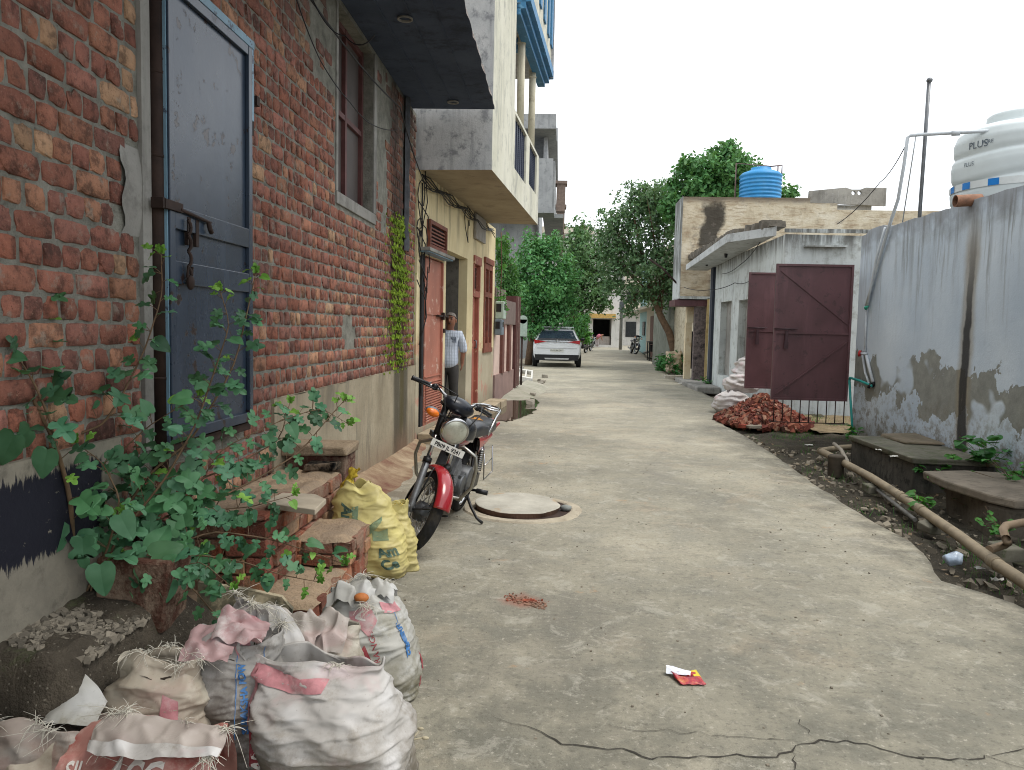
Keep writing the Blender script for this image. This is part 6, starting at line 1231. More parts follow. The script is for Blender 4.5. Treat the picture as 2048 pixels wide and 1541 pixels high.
# 3 grey-beige sack between them
t = thing('sack', 'grubby beige sack with blue letters squeezed between the two white sacks', 'sack', (-.84, 2.80, 0), 'sacks beside the road')
k3 = Sack((-.84, 2.76, -.01), R_(14), .34, .26, .33, (-.05, .04), 8, wr=.013)
k3.shut = .35; k3.mesh(120, 76).build('bag', m_sack3, t); load(k3, t, .9, .9); frays(k3.rimpts()[16:40], .04, 190, 7, parent=t)
w = MB(); ptext(w, k3, .80, .60, 'E C', .042, R_(100), bold=.002); w.build('blue_lettering', m_navyink, t)
w = MB()
for q, (cx_, cy_, cz_) in enumerate(((-1.0,2.74,.345),(-.91,2.72,.35),(-.82,2.75,.345))):
    w.grid(lambda u, v: V((cx_+.13*(u-.5)+.03*noise.noise((u*2+q, v*2, 5)), cy_+.03-.11*v, cz_+.04*math.sin(math.pi*u)*(1-v)-.09*v**1.6+.035*noise.noise((u*3.5+q, v*3.5, 2)))), 16, 16)
w.build('folded_mouth', mat_sack('pinkish_fold', c(184,176,170), DRT, -.4, .16, .6), t)
# 4 SURAKSHA sack
t = thing('sack', 'tall white sack with blue SURAKSHA lettering and a red ACC panel', 'sack', (-1.12, 2.56, 0), 'sacks beside the road')
k4 = Sack((-1.005, 2.40, -.01), R_(8), .29, .20, .42, (-.03, .06), 11, wr=.008, keys=[(0,.8),(.06,.96),(.3,1.02),(.6,.99),(.85,.92),(1,.95)])
k4.shut = .45; k4.mesh(120, 84).build('bag', m_sack4, t); load(k4, t); frays(k4.rimpts()[2:14], .035, 120, 9, parent=t)
w = MB(); ptext(w, k4, .80, .36, 'SURAKSHA POW', .028, R_(93), bold=.0012); patch(w, k4, .755, .5, [(-.001,-.08),(.0015,-.08),(.0015,.20),(-.001,.20)]); patch(w, k4, .855, .5, [(-.001,-.12),(.0015,-.12),(.0015,.20),(-.001,.20)]); w.build('blue_lettering', m_blueink, t)
w = MB(); patch(w, k4, .835, .16, [(-.03,-.07),(.026,-.07),(.026,.09),(-.03,.09)]); w.build('red_print', m_redink, t); w = MB(); ptext(w, k4, .845, .10, 'ACC', .045, R_(92), bold=.002); w.build('white_lettering', m_whiteink, t)
w = MB()
for q in range(2): w.grid(lambda u, v: V((-1.20+.17*u+.09*q, 2.45+.02*q-.12*v*(1-.3*q), .42+.045*q+.03*math.sin(3*u+q)*(1-v)-.05*v+.03*noise.noise((u*4+q*5, v*4, 3)))), 20, 14)
w.build('red_fold', mat_sack('rose_fold', c(140,66,72), c(190,184,180), -.5, 0, .8), t)
w = MB(); w.grid(lambda u, v: V((-1.10+.15*u+.02*noise.noise((u*3, v*3, 1)), 2.54-.06*u+.05*noise.noise((u*3, v*3, 7)), .36+.17*v*(1-.35*u)+.03*noise.noise((u*4, v*4, 3)))), 16, 16); w.build('white_flap', m_sack1, t); frays([(-1.09,2.53,.53),(-1.04,2.51,.51),(-.98,2.49,.48)], .03, 70, 12, parent=t)
# 5 crumpled beige sack
t = thing('sack', 'crumpled beige sack slumped against the earth ledge, top tied off', 'sack', (-1.28, 2.36, 0), 'sacks beside the road')
k5 = Sack((-1.265, 2.32, -.01), R_(0), .33, .22, .38, (-.02, .03), 14, wr=.020, keys=[(0,.7),(.1,.95),(.4,1.05),(.62,1.0),(.80,.80),(.9,.66),(1,.85)])
k5.shut = .35; k5.mesh(130, 84).build('bag', m_sack5, t); frays(k5.rimpts()[0:40], .028, 200, 15, parent=t)
w = MB(); patch(w, k5, .74, .42, [(-.08,-.03),(.03,-.03),(.03,.03),(-.08,.025)]); w.build('blue_print', m_navyink, t); w = MB(); patch(w, k5, .82, .66, [(-.02,-.05),(.04,-.05),(.03,.03),(-.01,.05)]); w.build('pink_print', m_pinkink, t)
load(k5, t)
# 6 red sack folded over in the corner
t = thing('sack', 'empty red and white sack folded over with a hemmed flap, bottom left corner', 'sack', (-1.14, 2.12, 0), 'sacks beside the road')
w = MB(); cloth(w, [[(-1.40,2.02,.0),(-1.22,1.98,.0),(-1.08,1.98,.0),(-.92,2.02,.0)],[(-1.41,2.0,.08),(-1.22,1.95,.08),(-1.08,1.95,.08),(-.92,2.02,.08)],[(-1.39,2.05,.19),(-1.22,2.01,.185),(-1.08,2.01,.19),(-.96,2.06,.20)],[(-1.36,2.20,.235),(-1.2,2.20,.24),(-1.08,2.20,.24),(-.96,2.19,.24)],[(-1.36,2.28,.0),(-1.2,2.28,.0),(-1.08,2.28,.0),(-.96,2.26,.0)]], 44, 48, .020, 3); w.build('bag', m_sackr, t)
w = MB(); ff = cloth(w, [[(-1.30,2.13,.285),(-1.18,2.13,.295),(-1.06,2.12,.285),(-.93,2.10,.275)],[(-1.32,2.08,.27),(-1.18,2.07,.285),(-1.06,2.07,.28),(-.92,2.06,.265)],[(-1.31,2.03,.235),(-1.18,2.0,.235),(-1.06,2.0,.24),(-.92,2.02,.24)]], 44, 20, .012, 8); w.build('hemmed_flap', mat_sack('dusty_pink_flap', c(158,146,138), c(182,174,164), -.5, 0, .7), t)
w = MB(); w.grid(lambda u, v: ff(u, .74+.26*v)+V((0,-.006,.004)), 44, 5); w.build('hem', m_sack1, t); frays([ff(q/12, .05) for q in range(13)], .045, 110, 22, parent=t, up=(0,-.3,1)); frays([ff(q/12, 1) for q in range(13)], .03, 50, 23, parent=t, up=(0,-.5,-.6))
rb = [o for o in t.children if o.name.startswith('bag')][0]; rv = [v.co for v in rb.data.vertices if v.co.y < 2.12]
def redp(x, y, x0, z0, an):
    X, Z_ = x0+x*math.cos(an)-y*math.sin(an), z0+x*math.sin(an)+y*math.cos(an)
    best = sorted(((v.x-X)**2+(v.z-Z_)**2, v.y) for v in rv)[:4]; ws = [1/(b_[0]+1e-6) for b_ in best]; return V((X, sum(b_[1]*w_ for b_, w_ in zip(best, ws))/sum(ws)-.006, Z_))
w = MB(); maptext(w, 'ACC', .085, lambda x, y: redp(x, y, -1.24, .145, R_(6)), sub=.02, bold=.002); w.build('white_lettering', m_whiteink, t)
w = MB(); maptext(w, 'SIL', .05, lambda x, y: redp(x, y, -1.37, .155, R_(4)), sub=.02, bold=.001); w.build('side_lettering', m_whiteink, t)
# 7 small white sack with a ringed letter
t = thing('sack', 'white sack with a blue ringed letter tucked under the red flap at the bottom edge', 'sack', (-1.04, 2.03, 0), 'sacks beside the road')
k7 = Sack((-1.04, 2.03, -.01), R_(0), .18, .14, .17, (0,.02), 17, wr=.007); k7.mesh(60, 36).build('bag', m_sack2, t); load(k7, t)
w = MB(); ptext(w, k7, .70, .58, 'M', .04, R_(-20), bold=.002); w.build('blue_letter', m_blueink, t); w = MB()
ring_ = [(.045*math.cos(q*.35), .035*math.sin(q*.35)) for q in range(18)]
for q in range(18): a_, b_ = ring_[q], ring_[(q+1) % 18]; patch(w, k7, .735, .68, [a_, b_, (b_[0]*.9, b_[1]*.9), (a_[0]*.9, a_[1]*.9)], res=.05)
w.build('blue_ring', m_blueink, t)
# 8 stained sack at the left edge
t = thing('sack', 'stained brown-white sack at the left edge with a peaked flap', 'sack', (-1.55, 2.14, 0), 'sacks beside the road')
k6 = Sack((-1.53, 2.14, -.01), R_(0), .38, .22, .25, (0,.02), 19, wr=.022, keys=[(0,.8),(.2,1.0),(.5,1.05),(.8,.98),(1,.92)]); k6.shut = .4; k6.mesh(110, 60).build('bag', mat_sack('brown_stained_sack', c(178,170,160), c(128,104,92), .1, .1, .7), t); load(k6, t, .9, .9)
w = MB(); cloth(w, [[(-1.54,2.26,.27),(-1.48,2.27,.325),(-1.455,2.265,.335),(-1.37,2.24,.27)],[(-1.54,2.21,.255),(-1.48,2.20,.285),(-1.44,2.20,.285),(-1.36,2.19,.255)],[(-1.545,2.15,.235),(-1.48,2.13,.245),(-1.43,2.13,.245),(-1.35,2.14,.24)]], 22, 18, .008, 5); w.build('peaked_flap', m_sack2, t); frays(k6.rimpts()[14:34], .04, 190, 25, parent=t)
w = MB(); cloth(w, [[(-1.74,2.08,.20),(-1.62,2.04,.25),(-1.53,2.0,.17),(-1.41,2.03,.24)],[(-1.74,2.02,.12),(-1.62,1.97,.14),(-1.52,1.97,.10),(-1.41,1.98,.13)],[(-1.74,2.0,.0),(-1.62,1.96,.0),(-1.52,1.97,.0),(-1.41,1.96,.0)]], 36, 30, .02, 6); w.build('front_fold', m_sack5, t)
# yellow sacks by the front wheel
t = thing('yellow_sack', 'leaning yellow cement sack with blue-green lettering against the steps', 'sack', (-.98, 4.42, 0), 'yellow cement sacks')
ky = Sack((-.985, 4.36, 0), R_(-4), .36, .24, .52, (-.20, .08), 23, wr=.010, keys=[(0,.62),(.08,.86),(.3,1.0),(.55,1.02),(.8,.92),(.93,.72),(1,.40)]); ky.mesh(110, 84, rim=True).build('bag', m_sacky, t)
w = MB(); tp_ = sum((ky.raw(q/8, 1) for q in range(8)), V((0,0,0)))/8
w.grid(lambda u, v: tp_+V((-.06+.13*v**1.2*.4+.045*math.cos(2*math.pi*u)*(.9-.5*math.sin(math.pi*v*.8)), .035*math.sin(2*math.pi*u), -.03+.12*v))+vnoise(V((math.cos(6.28*u)*2, math.sin(6.28*u)*2, v*4)))*.022, 22, 12, closeu=True); w.build('tied_top', mat_sack('bright_yellow_neck', c(220,192,60), c(170,140,70), -.5, 0, .3), t)
w = MB(); ptext(w, ky, .675, .80, 'Ambuja', .085, R_(-97), bold=.003); w.build('lettering', m_greenink, t); w = MB(); ptext(w, ky, .80, .26, 'Am', .075, R_(8), bold=.003); w.build('lower_lettering', m_greenink, t); w = MB(); ptext(w, ky, .80, .12, 'Ce', .075, R_(8), bold=.003); w.build('bottom_lettering', m_greenink, t)
w = MB(); patch(w, ky, .765, .66, [(-.035,-.06),(.005,-.06),(-.015,0),(.005,.07),(-.03,.06),(-.045,0)]); patch(w, ky, .80, .52, [(-.07,-.03),(.0,.0),(.07,.07),(.075,.09),(.0,.03),(-.07,.0)]); patch(w, ky, .83, .48, [(-.04,-.02),(.04,-.02),(.05,.05),(.0,.03),(-.03,.04)]); w.build('emblem', simple('faded_green_print', c(120,142,112), .65, 0, .2, 12, c(180,170,100), .4), t)
t = thing('yellow_sack', 'second yellow sack half hidden between the first one and the tyre', 'sack', (-.88, 4.62, 0), 'yellow cement sacks')
ky2 = Sack((-.90, 4.50, 0), R_(20), .20, .18, .40, (-.04, .03), 29, wr=.010, keys=[(0,1.0),(.1,.92),(.35,.9),(.7,.8),(.9,.6),(1,.66)]); ky2.mesh().build('bag', m_sacky, t); frays(ky2.rimpts()[20:40], .03, 20, 30, simple('yellow_thread', c(206,180,80), .7), t, .0016)
# ================================================================== THE FIG SHRUB
def leaf_outline(kind):
    if kind == 0: h = [(0,.02),(.10,-.07),(.26,-.04),(.36,.07),(.33,.17),(.14,.25),(.33,.36),(.46,.52),(.42,.64),(.31,.63),(.15,.46),(.11,.52),(.20,.70),(.19,.86),(.11,.97),(0,1.0)]
    elif kind == 1: h = [(0,.02),(.13,-.08),(.30,-.04),(.37,.10),(.31,.25),(.24,.31),(.40,.46),(.42,.60),(.32,.66),(.15,.50),(.13,.56),(.20,.74),(.14,.92),(0,1.0)]
    else: h = [(0,0),(.14,-.10),(.33,-.05),(.43,.12),(.43,.34),(.34,.58),(.19,.82),(.07,.96),(0,1.0)]
    return h
LEAFO = [leaf_outline(q) for q in range(3)]
def leaf(mb, o, d, n, L, kind, col, fold=.25, droop=.25, wav=.04):
    d = V(d).normalized(); n = V(n); n = (n-d*n.dot(d)).normalized(); sx = d.cross(n); h = LEAFO[kind]; ph = random.random()*9
    for s in (-1, 1):
        i = len(mb.v)
        for x, y in h:
            my = max(.0, min(1, y*.75+.18*(y > .02 and y < .98)+(.25*(1 if y >= .98 else 0)))) if 0 < x else y
            for f in (0, .5, 1.0):
                X, Y = x*f, my+(y-my)*f; Z = fold*X*(1-.25*f)-droop*Y*Y+wav*math.sin(Y*9+ph+s)*f
                mb.v.append(tuple(o+(sx*(s*X)+d*Y+n*Z)*L))
        fs = []
        for q in range(len(h)-1):
            for r in range(2): a = [i+q*3+r, i+q*3+r+1, i+(q+1)*3+r+1, i+(q+1)*3+r]; fs.append(a if s > 0 else a[::-1])
        mb.idx(fs, 0, col, True)
random.seed(17)
fig = thing('fig_shrub', 'leafy fig shrub with lobed leaves growing at the foot of the brick wall', 'shrub', (-1.62, 2.74, .4))
br = [([(150,1195),(142,1000),(112,890),(62,790),(12,735),(-20,690)],2.70,2.32,.010),([(112,892),(100,840),(70,770),(40,720),(0,690)],2.56,2.36,.006),([(90,880),(78,800),(84,700),(90,640),(82,565)],2.55,2.62,.005),
 ([(120,900),(150,872),(205,850),(240,800),(290,700),(325,590),(322,505)],2.66,3.02,.006),([(190,1190),(230,1050),(300,945),(385,880),(470,730),(500,600),(512,545)],2.78,3.35,.007),
 ([(200,1190),(300,1050),(390,962),(470,932),(560,880),(580,805)],2.80,3.65,.006),([(210,1190),(330,1060),(430,1000),(520,955),(600,905),(658,835),(690,800)],2.82,3.75,.006),
 ([(210,1190),(330,1095),(430,1062),(540,1078),(640,1110),(690,1130)],2.80,3.30,.005),([(220,1195),(300,1130),(380,1170),(430,1230),(480,1262)],2.78,2.66,.005),
 ([(180,1190),(232,1080),(330,960),(392,850),(430,740),(460,650),(440,580)],2.76,3.10,.006),([(170,1190),(202,1050),(205,960),(245,900),(300,850),(400,790)],2.74,3.08,.005),
 ([(210,1190),(280,1120),(400,1110),(490,1125),(560,1150),(640,1165)],2.80,3.05,.005),([(170,1190),(215,1100),(242,1000),(205,925),(150,885)],2.72,2.62,.005),([(200,1190),(260,1100),(330,1030),(420,1020),(500,1015),(590,990)],2.80,3.35,.005),
 ([(205,1190),(300,1080),(380,1000),(440,900),(540,850),(640,815),(700,850)],2.8,3.75,.004),([(180,1190),(190,1150),(240,1130),(330,1150),(400,1120),(470,1180)],2.72,2.7,.004)]
sm_ = MB(); lf = MB()
for pts, Ya, Yb, r in br:
    P = [gy(x, y, Ya+(Yb-Ya)*q/(len(pts)-1)) for q, (x, y) in enumerate(pts)]
    dense = []
    for a, b in zip(P, P[1:]):
        for q in range(4): dense.append(a.lerp(b, q/4))
    dense.append(P[-1]); dense = [dense[0]]+[(dense[q-1]+dense[q]*2+dense[q+1])/4 for q in range(1, len(dense)-1)]+[dense[-1]]
    sm_.tube(dense, [r*(1-.72*q/(len(dense)-1)) for q in range(len(dense))], 6)
    tot = sum((b-a).length for a, b in zip(dense, dense[1:])); acc = 0; nxt = tot*.18; sd = 1
    for q in range(len(dense)-1):
        a, b = dense[q], dense[q+1]; seg = (b-a).length
        while acc+seg >= nxt:
            p = a.lerp(b, (nxt-acc)/seg); fr = nxt/tot; tdir = (b-a).normalized(); sd = -sd
            for rep in range(1 if random.random() < .62 else 2):
                out = (tdir.cross(V((0,-1,.25))).normalized()*sd*random.uniform(.5,1.1)+tdir*.45+V((random.gauss(0,.35), random.gauss(-.25,.35), random.gauss(-.05,.3)))).normalized()
                L = random.uniform(.045,.084)*(1.28-.50*fr)*(1.25 if fr < .45 else 1.0); kind = random.choices((0,1,2),(5,4,1.6))[0]; pet = L*random.uniform(.4,.7)
                o = p+out*pet+V((0,0,.01)); sm_.tube([p, p+out*pet*.6+V((0,0,.008)), o], .0014, 4, cap=False)
                f = random.choice((random.uniform(.45,.75), random.uniform(.75,1.15), random.uniform(.9,1.3))); col = (f*.95, f, f*random.uniform(.8,1.1), 1)
                if fr > .92 or random.random() < .06: col = (2.2, 1.75, .55, 1); L *= .7
                leaf(lf, o, out+V((0,0,-random.uniform(.1,.6))), V((random.gauss(.35,.4), random.gauss(-.55,.35), random.uniform(.5,1.1))), L, kind, col, random.uniform(.1,.4), random.uniform(.05,.4))
            nxt += random.uniform(.028, .050)
        acc += seg
    for q in range(3):      # young tip
        leaf(lf, P[-1], V((random.gauss(0,.5), random.gauss(-.2,.3), 1)), V((random.gauss(0,.5), -1, .3)), random.uniform(.03,.045), random.choice((0,1)), (2.0,1.7,.5,1), .35, .1)
for px, py, Y, L, kind, dx, dz in ((95,900,2.45,.10,2,-.2,-1),(60,860,2.40,.10,2,-.7,-.6),(130,1075,2.58,.13,2,-1,.05),(165,1075,2.5,.11,1,.1,-1),(200,1130,2.5,.11,2,.2,-1),(225,900,2.72,.10,1,.5,-.7),(240,1030,2.62,.10,2,.4,-.6),(30,870,2.3,.11,2,-.4,-.8)):
    f = random.uniform(.7,.95); leaf(lf, gy(px, py, Y), V((dx,-.15,dz)), V((.25,-1,.45)), L, kind, (f,f,f,1), .12, .15)
sm_.build('stem', m_twig, fig); lf.build('foliage', m_leaf_fig, fig)
# ================================================================== WEEDS ON THE VERGE
def weed(label, p, h, n, L, kind, cat='weed', spread=.10, col=(1,1,1), group=None, seed=1):
    random.seed(seed); t = thing('weed_plant', label, cat, tuple(p), group); s = MB(); f_ = MB(); p = V(p)
    for q in range(n):
        a = random.random()*6.28; tip = p+V((math.cos(a)*spread*random.random()*1.6, math.sin(a)*spread*random.random()*1.6, h*random.uniform(.5,1.0))); s.tube([p, p.lerp(tip,.5)+V((0,0,h*.1)), tip], .0022, 4, cap=False)
        for e in range(random.choice((3,4,5))):
            o = p.lerp(tip, random.uniform(.35,1)); b = random.random()*6.28; fc = random.uniform(.65,1.25)
            leaf(f_, o, V((math.cos(b), math.sin(b), random.uniform(-.2,.5))), V((random.gauss(0,.3), random.gauss(-.2,.3), 1)), L*random.uniform(.6,1.2), kind, (col[0]*fc, col[1]*fc, col[2]*fc, 1), .2, .3)
    s.build('stem', m_twig, t); f_.build('foliage', m_leaf_weed, t)
weed('bright green weed sprouting beside the long drain pipe, in front of the cracked slab', gz(1835,1030,-.03), .20, 6, .075, 2, col=(1.25,1.2,.8), seed=2)
weed('dark green weed at the foot of the turquoise hose', gz(1708,890,.0), .26, 9, .085, 2, col=(.8,.95,.7), seed=3)
weed('pointed leaved weed growing between the two drain chambers', gx(1905,940,3.9), .16, 7, .08, 2, col=(1.1,1.1,.8), seed=4)
weed('broad leaved creeper climbing the foot of the white wall', gx(1975,935,4.15), .32, 10, .13, 2, 'creeper', .22, (.75,.95,.85), seed=5)
weed('small weed clinging to the front corner of the cracked slab', gx(1975,1000,3.72), .12, 4, .07, 2, col=(.9,1.05,.8), seed=6)
weed('sprawling weed beside the elbow of the brown waste pipe', gz(2005,1080,-.02), .20, 8, .06, 2, spread=.18, col=(.8,.9,.6), seed=7)
weed('low weed at the very right edge behind the waste pipe', gz(2050,1010,.0), .26, 14, .055, 2, spread=.32, col=(.7,.8,.6), seed=8)
weed('weed growing through the gap under the mossy slab', gx(1850,950,3.62), .10, 4, .06, 2, col=(.8,.95,.8), seed=9)
weed('small dusty weed at the foot of the yellow house columns', gz(1420,772,.05), .25, 8, .09, 2, spread=.3, col=(.75,.9,.75), seed=10)
random.seed(8); g = MB()
def blade(mb, p, h, col):
    a = random.random()*6.28; d = V((math.cos(a), math.sin(a), 0)); l = V((random.gauss(0,.4), random.gauss(0,.4), 1)).normalized()*h; mb.face([p-d*.003, p+d*.003, p+l+d*.0008*0], 0, col)
for i in range(2600):      # verge grass in tufts
    y = random.uniform(4.3, 12.3); x = random.uniform(edge_x(y)+.12, 4.22); 
    if noise.noise((x*1.9, y*1.5, 3)) < .12 or (3.3 < x and 5.9 < y < 9.4): continue
    f = random.uniform(.5,1.2); blade(g, V((x, y, -.10)), random.uniform(.05,.13), (f*.8, f*.9, f*.6, 1))
for i in range(2600):
    y = random.uniform(11.9, 14.1); x = random.uniform(3.9, 8); 
    if noise.noise((x*1.6, y*1.6, 8)) < .0: continue
    f = random.uniform(.6,1.2); blade(g, V((x, y, .0)), random.uniform(.05,.16), (f, f, f*.7, 1))
for i in range(700):
    a = random.random(); p = gz(1600+random.uniform(-60,90), 868+random.uniform(-8,14), -.06); f = random.uniform(.5,1.1); blade(g, p, random.uniform(.04,.09), (f, f, f*.7, 1))
tag(g.build('grass', m_leaf_weed), 'thin green grass on the dirt verge and under the maroon gate', 'grass', kind='stuff')
weed('dense tangle of weeds between the near slab and the wall at the right edge', gx(2040,985,4.05), .30, 18, .06, 2, spread=.30, col=(.7,.85,.6), seed=21)
weed('low spreading weed in the dirt under the near slab', gz(1990,1045,-.05), .14, 12, .05, 2, spread=.25, col=(.75,.9,.6), seed=22)
weed('thin weed rooted at the near foot of the mossy slab', gx(1890,985,3.5), .16, 7, .055, 2, spread=.12, col=(.8,.9,.6), seed=23)
random.seed(44); g = MB()
for i in range(520):
    y = random.uniform(3.9, 11.5); x = random.uniform(edge_x(y)+.02, 4.2); s = random.uniform(.012,.035); a = random.random()*6.28; p = V((x, y, -.075+.02*random.random())); d1 = V((math.cos(a), math.sin(a), random.gauss(0,.3)))*s; d2 = V((-math.sin(a), math.cos(a), random.gauss(0,.4)))*s*.4; f = random.uniform(.4,1.1)
    g.face([p-d1, p-d2, p+d1*.9, p+d2], 0, random.choice([(f,f*.85,f*.6,1),(f*.7,f*.55,f*.4,1),(f*1.2,f*1.1,f*.9,1)]))
tag(g.build('leaf_litter', bpy.data.materials['gravel_stone']), 'dry brown leaves and scraps strewn over the dirt verge', 'leaf litter', kind='stuff')
random.seed(12); g = MB()
for i in range(900):
    y = random.uniform(3.9, 12.2); x = random.uniform(edge_x(y)+.03, 4.2); s = random.choice((.006,.008,.012,.018,.03)); f = random.uniform(.4,1.2); a = random.random()*3
    g.obox((x, y, -.09+s*.3), V((math.cos(a), math.sin(a), .2))*s, V((-math.sin(a), math.cos(a), .1))*s*.8, V((0,.2,1))*s*.5, 0, (f, f*.95, f*.85, 1), jit=s*.4)
tag(g.build('verge_gravel', bpy.data.materials['gravel_stone']), 'small stones and grit scattered over the dark verge', 'gravel', kind='stuff')
for px, py, s, lab in ((2010,1105,.085,'square mossy stone beside the brown waste pipe'),(1745,978,.07,'rough grey stone wedged against the drain pipe'),(1860,1055,.06,'flat broken stone under the drain pipe')):
    b = MB(); p = gz(px, py, -.02); b.obox(p, V((s,.02,0)), V((-.02,s*.9,.01)), V((0,0,s*.55)), jit=.012); tag(b.build('stone', m_mossy, bevel=.012), lab, 'stone')
# ================================================================== LITTER
p = gz(1375, 1362); k = NM('packet_print'); n = k.noise(30, 4, .6); cc = k.ramp(n, [(.35, c(110,18,28)), (.5, c(172,40,52)), (.64, c(190,120,60)), (.74, c(206,190,176))])
pk = thing('litter_packet', 'crumpled red snack packet with its silver inside showing, lying on the road', 'packet', (p.x, p.y, 0))
w = MB(); ax, ay = V((.105,.005,0)), V((-.03,.085,0)); w.grid(lambda u, v: p+ax*(u-.5)+ay*(v-.55)+V((0,0,.010+.016*noise.noise((u*3,v*3,1))+.02*abs(u-.5)*v)), 10, 10); 
o = w.build('wrapper', k.fin(cc, .28, 0, k.bumpn(n, .2, .003), .5), pk); o.modifiers.new('t', 'SOLIDIFY').thickness = .002
w = MB(); w.grid(lambda u, v: p+V((-.085,.035,.012))+V((.10,-.012,0))*u+V((.01,.035,0))*v*(1-.3*u)+V((0,0,.03*math.sin(math.pi*v)*(1-.6*u)+.006*noise.noise((u*6,v*6,1)))), 12, 8); w.build('silver_flap', simple('silver_foil', c(226,226,230), .25, .6, .05, 20), pk)
w = MB(); w.face([p+V((.03,.02,.012)), p+V((.058,.008,.014)), p+V((.045,.062,.022)), p+V((.02,.058,.018))]); w.build('yellow_corner', simple('yellow_foil', c(214,190,40), .35), pk)
p = gz(1906, 1127, -.04); w = MB(); w.ball(p+V((0,0,.03)), .062, .05, .048, 20, 14); w.xf(lambda q: q+vnoise(q*22)*.022)
tag(w.build('plastic_bag', simple('bluish_film', c(166,182,200), .2, 0, .15, 20, c(214,220,226), .6, .5, 60, spec=.8)), 'small knotted bluish plastic bag lying in the dirt beside the road', 'bag')
for px, py, z, s, lab in ((1995,1163,-.05,.05,'white scrap of paper in the dirt near the plastic bag'),(1960,1140,-.06,.045,'dirty white wrapper lying beside the long drain pipe'),(1757,902,.27,.04,'small white scrap on the mossy slab'),(1787,915,.27,.05,'long white scrap on the mossy slab edge'),(1362,768,.01,.12,'white paper scrap on the road by the yellow house'),(1618,892,-.04,.07,'white scrap on the ground near the gate'),(1490,855,.01,.05,'small white scrap beside the brick rubble')):
    b = MB(); q0_ = gz(px, py, z); b.grid(lambda u, v: q0_+V((s*(u-.5)*1.4, s*(v-.5), .012+.35*s*noise.noise((u*3+px, v*3, 1)))), 6, 6); tag(b.build('paper_scrap', simple('dirty_paper', c(206,204,196), .8)), lab, 'litter')
random.seed(41); g = MB()
for i in range(260):
    t_ = random.random(); p = gz(1015+75*t_+random.gauss(0,5), 1195+18*t_+random.gauss(0,4), .002); s = random.choice((.002,.003,.004,.006)); f = random.uniform(.6,1.2); g.obox(p+V((0,0,s*.4)), V((s,0,0)), V((0,s,0)), V((0,0,s*.6)), 0, tuple(v*f for v in c(156,78,58)[:3])+(1,), jit=s*.4)
tag(g.build('brick_dust', m_stepb), 'streak of red brick crumbs on the road', 'brick crumbs', kind='stuff')
g = MB()
for i in range(420):
    y = random.uniform(2.2, 9); x = random.uniform(-.9, edge_x(y)-.2); s = random.choice((.0015,.002,.003,.005)); f = random.uniform(.7,1.4); g.obox((x, y, s*.4), V((s,0,0)), V((0,s,0)), V((0,0,s*.6)), 0, (f*.9, f*.86, f*.78, 1), jit=s*.4)
tag(g.build('road_grit', bpy.data.materials['gravel_stone']), 'fine grit scattered over the concrete road', 'grit', kind='stuff')
b = MB(); p = gz(790, 1508); b.tube([p, p+V((.05,.03,.035)), p+V((.09,.02,.05))], .003, 5); b.tube([p+V((.05,.03,.035)), p+V((.07,.06,.05))], .002, 5); b.ball(p+V((.10,.02,.05)), .014, .006, .006, 8, 5); b.ball(p+V((.075,.07,.055)), .012, .006, .006, 8, 5); tag(b.build('dry_twig', simple('pale_twig', c(176,166,140), .8)), 'dry pale twig at the foot of the front white sack', 'twig')
# ================================================================== BRICK RUBBLE BY THE GATE
random.seed(51); g = MB(); hc = V((3.42, 13.0, 0))
k = NM('rubble_brick'); k_m = k.fin(k.mix(1.0, k.attr(), k.ramp(k.noise(14, 5, .7), [(.3, (.7,.68,.66,1)), (.7, (1.15,1.1,1.05,1))]), 'MULTIPLY'), .92, 0, k.bumpn(k.noise(60, 4), .5, .008), .2)
for i in range(1500):
    r = random.random()**.6; a = random.random()*6.28; x, y = hc.x+.74*r*math.cos(a), hc.y+1.15*r*math.sin(a); h = .44*max(0, 1-r*1.02)**1.1+.02; s = random.uniform(.018,.052); col = c(*random.choice([(128,74,62),(136,82,66),(116,66,58),(146,96,78),(104,62,56),(156,122,104),(104,78,70)])); f = random.uniform(.7,1.15)
    A = V((random.gauss(0,1), random.gauss(0,1), random.gauss(0,1))).normalized(); B = A.orthogonal().normalized(); B = (B+A.cross(B)*random.gauss(0,1)).normalized(); C_ = A.cross(B)
    g.obox((x, y, h*random.uniform(.82,1.04)), A*s*1.3, B*s*.8, C_*s*.55, 0, tuple(v*f for v in col[:3])+(1,), jit=s*.35)
g.lathe([(.001,.36),(.3,.22),(.55,.09),(.74,.0)], 20, (0,0,0), (0,0,1), 0, c(96,60,50)); n_ = 80
g.v[-n_:] = [(hc.x+p[0], hc.y+p[1]*1.5, p[2]) for p in g.v[-n_:]]
tag(g.build('brick_rubble', k_m), 'heap of broken red brick rubble in front of the maroon gate', 'rubble', kind='stuff')
for px, py, lab, colr in ((1508,858,'flat grey stone lying in front of the brick rubble',(140,134,122)),(1487,857,'small red brick lump at the near foot of the rubble',(140,72,58)),(1518,848,'dark red brick half lying at the right foot of the rubble',(110,62,54)),(1447,822,'red brick lump at the road side of the rubble',(150,78,60))):
    b = MB(); p = gz(px, py, .0); s = .12 if 'flat' in lab else .06; b.obox(p+V((0,0,.03)), V((s,.02,0)), V((-.02,s*.6,0)), V((0,0,.028)), 0, c(*colr), jit=.01); tag(b.build('loose_brick' if 'flat' not in lab else 'stone', k_m, bevel=.01), lab, 'brick' if 'flat' not in lab else 'stone')
m_sackfar = mat_sack('far_white_sack', c(206,202,200), c(150,140,128), -.2, .25, .5)
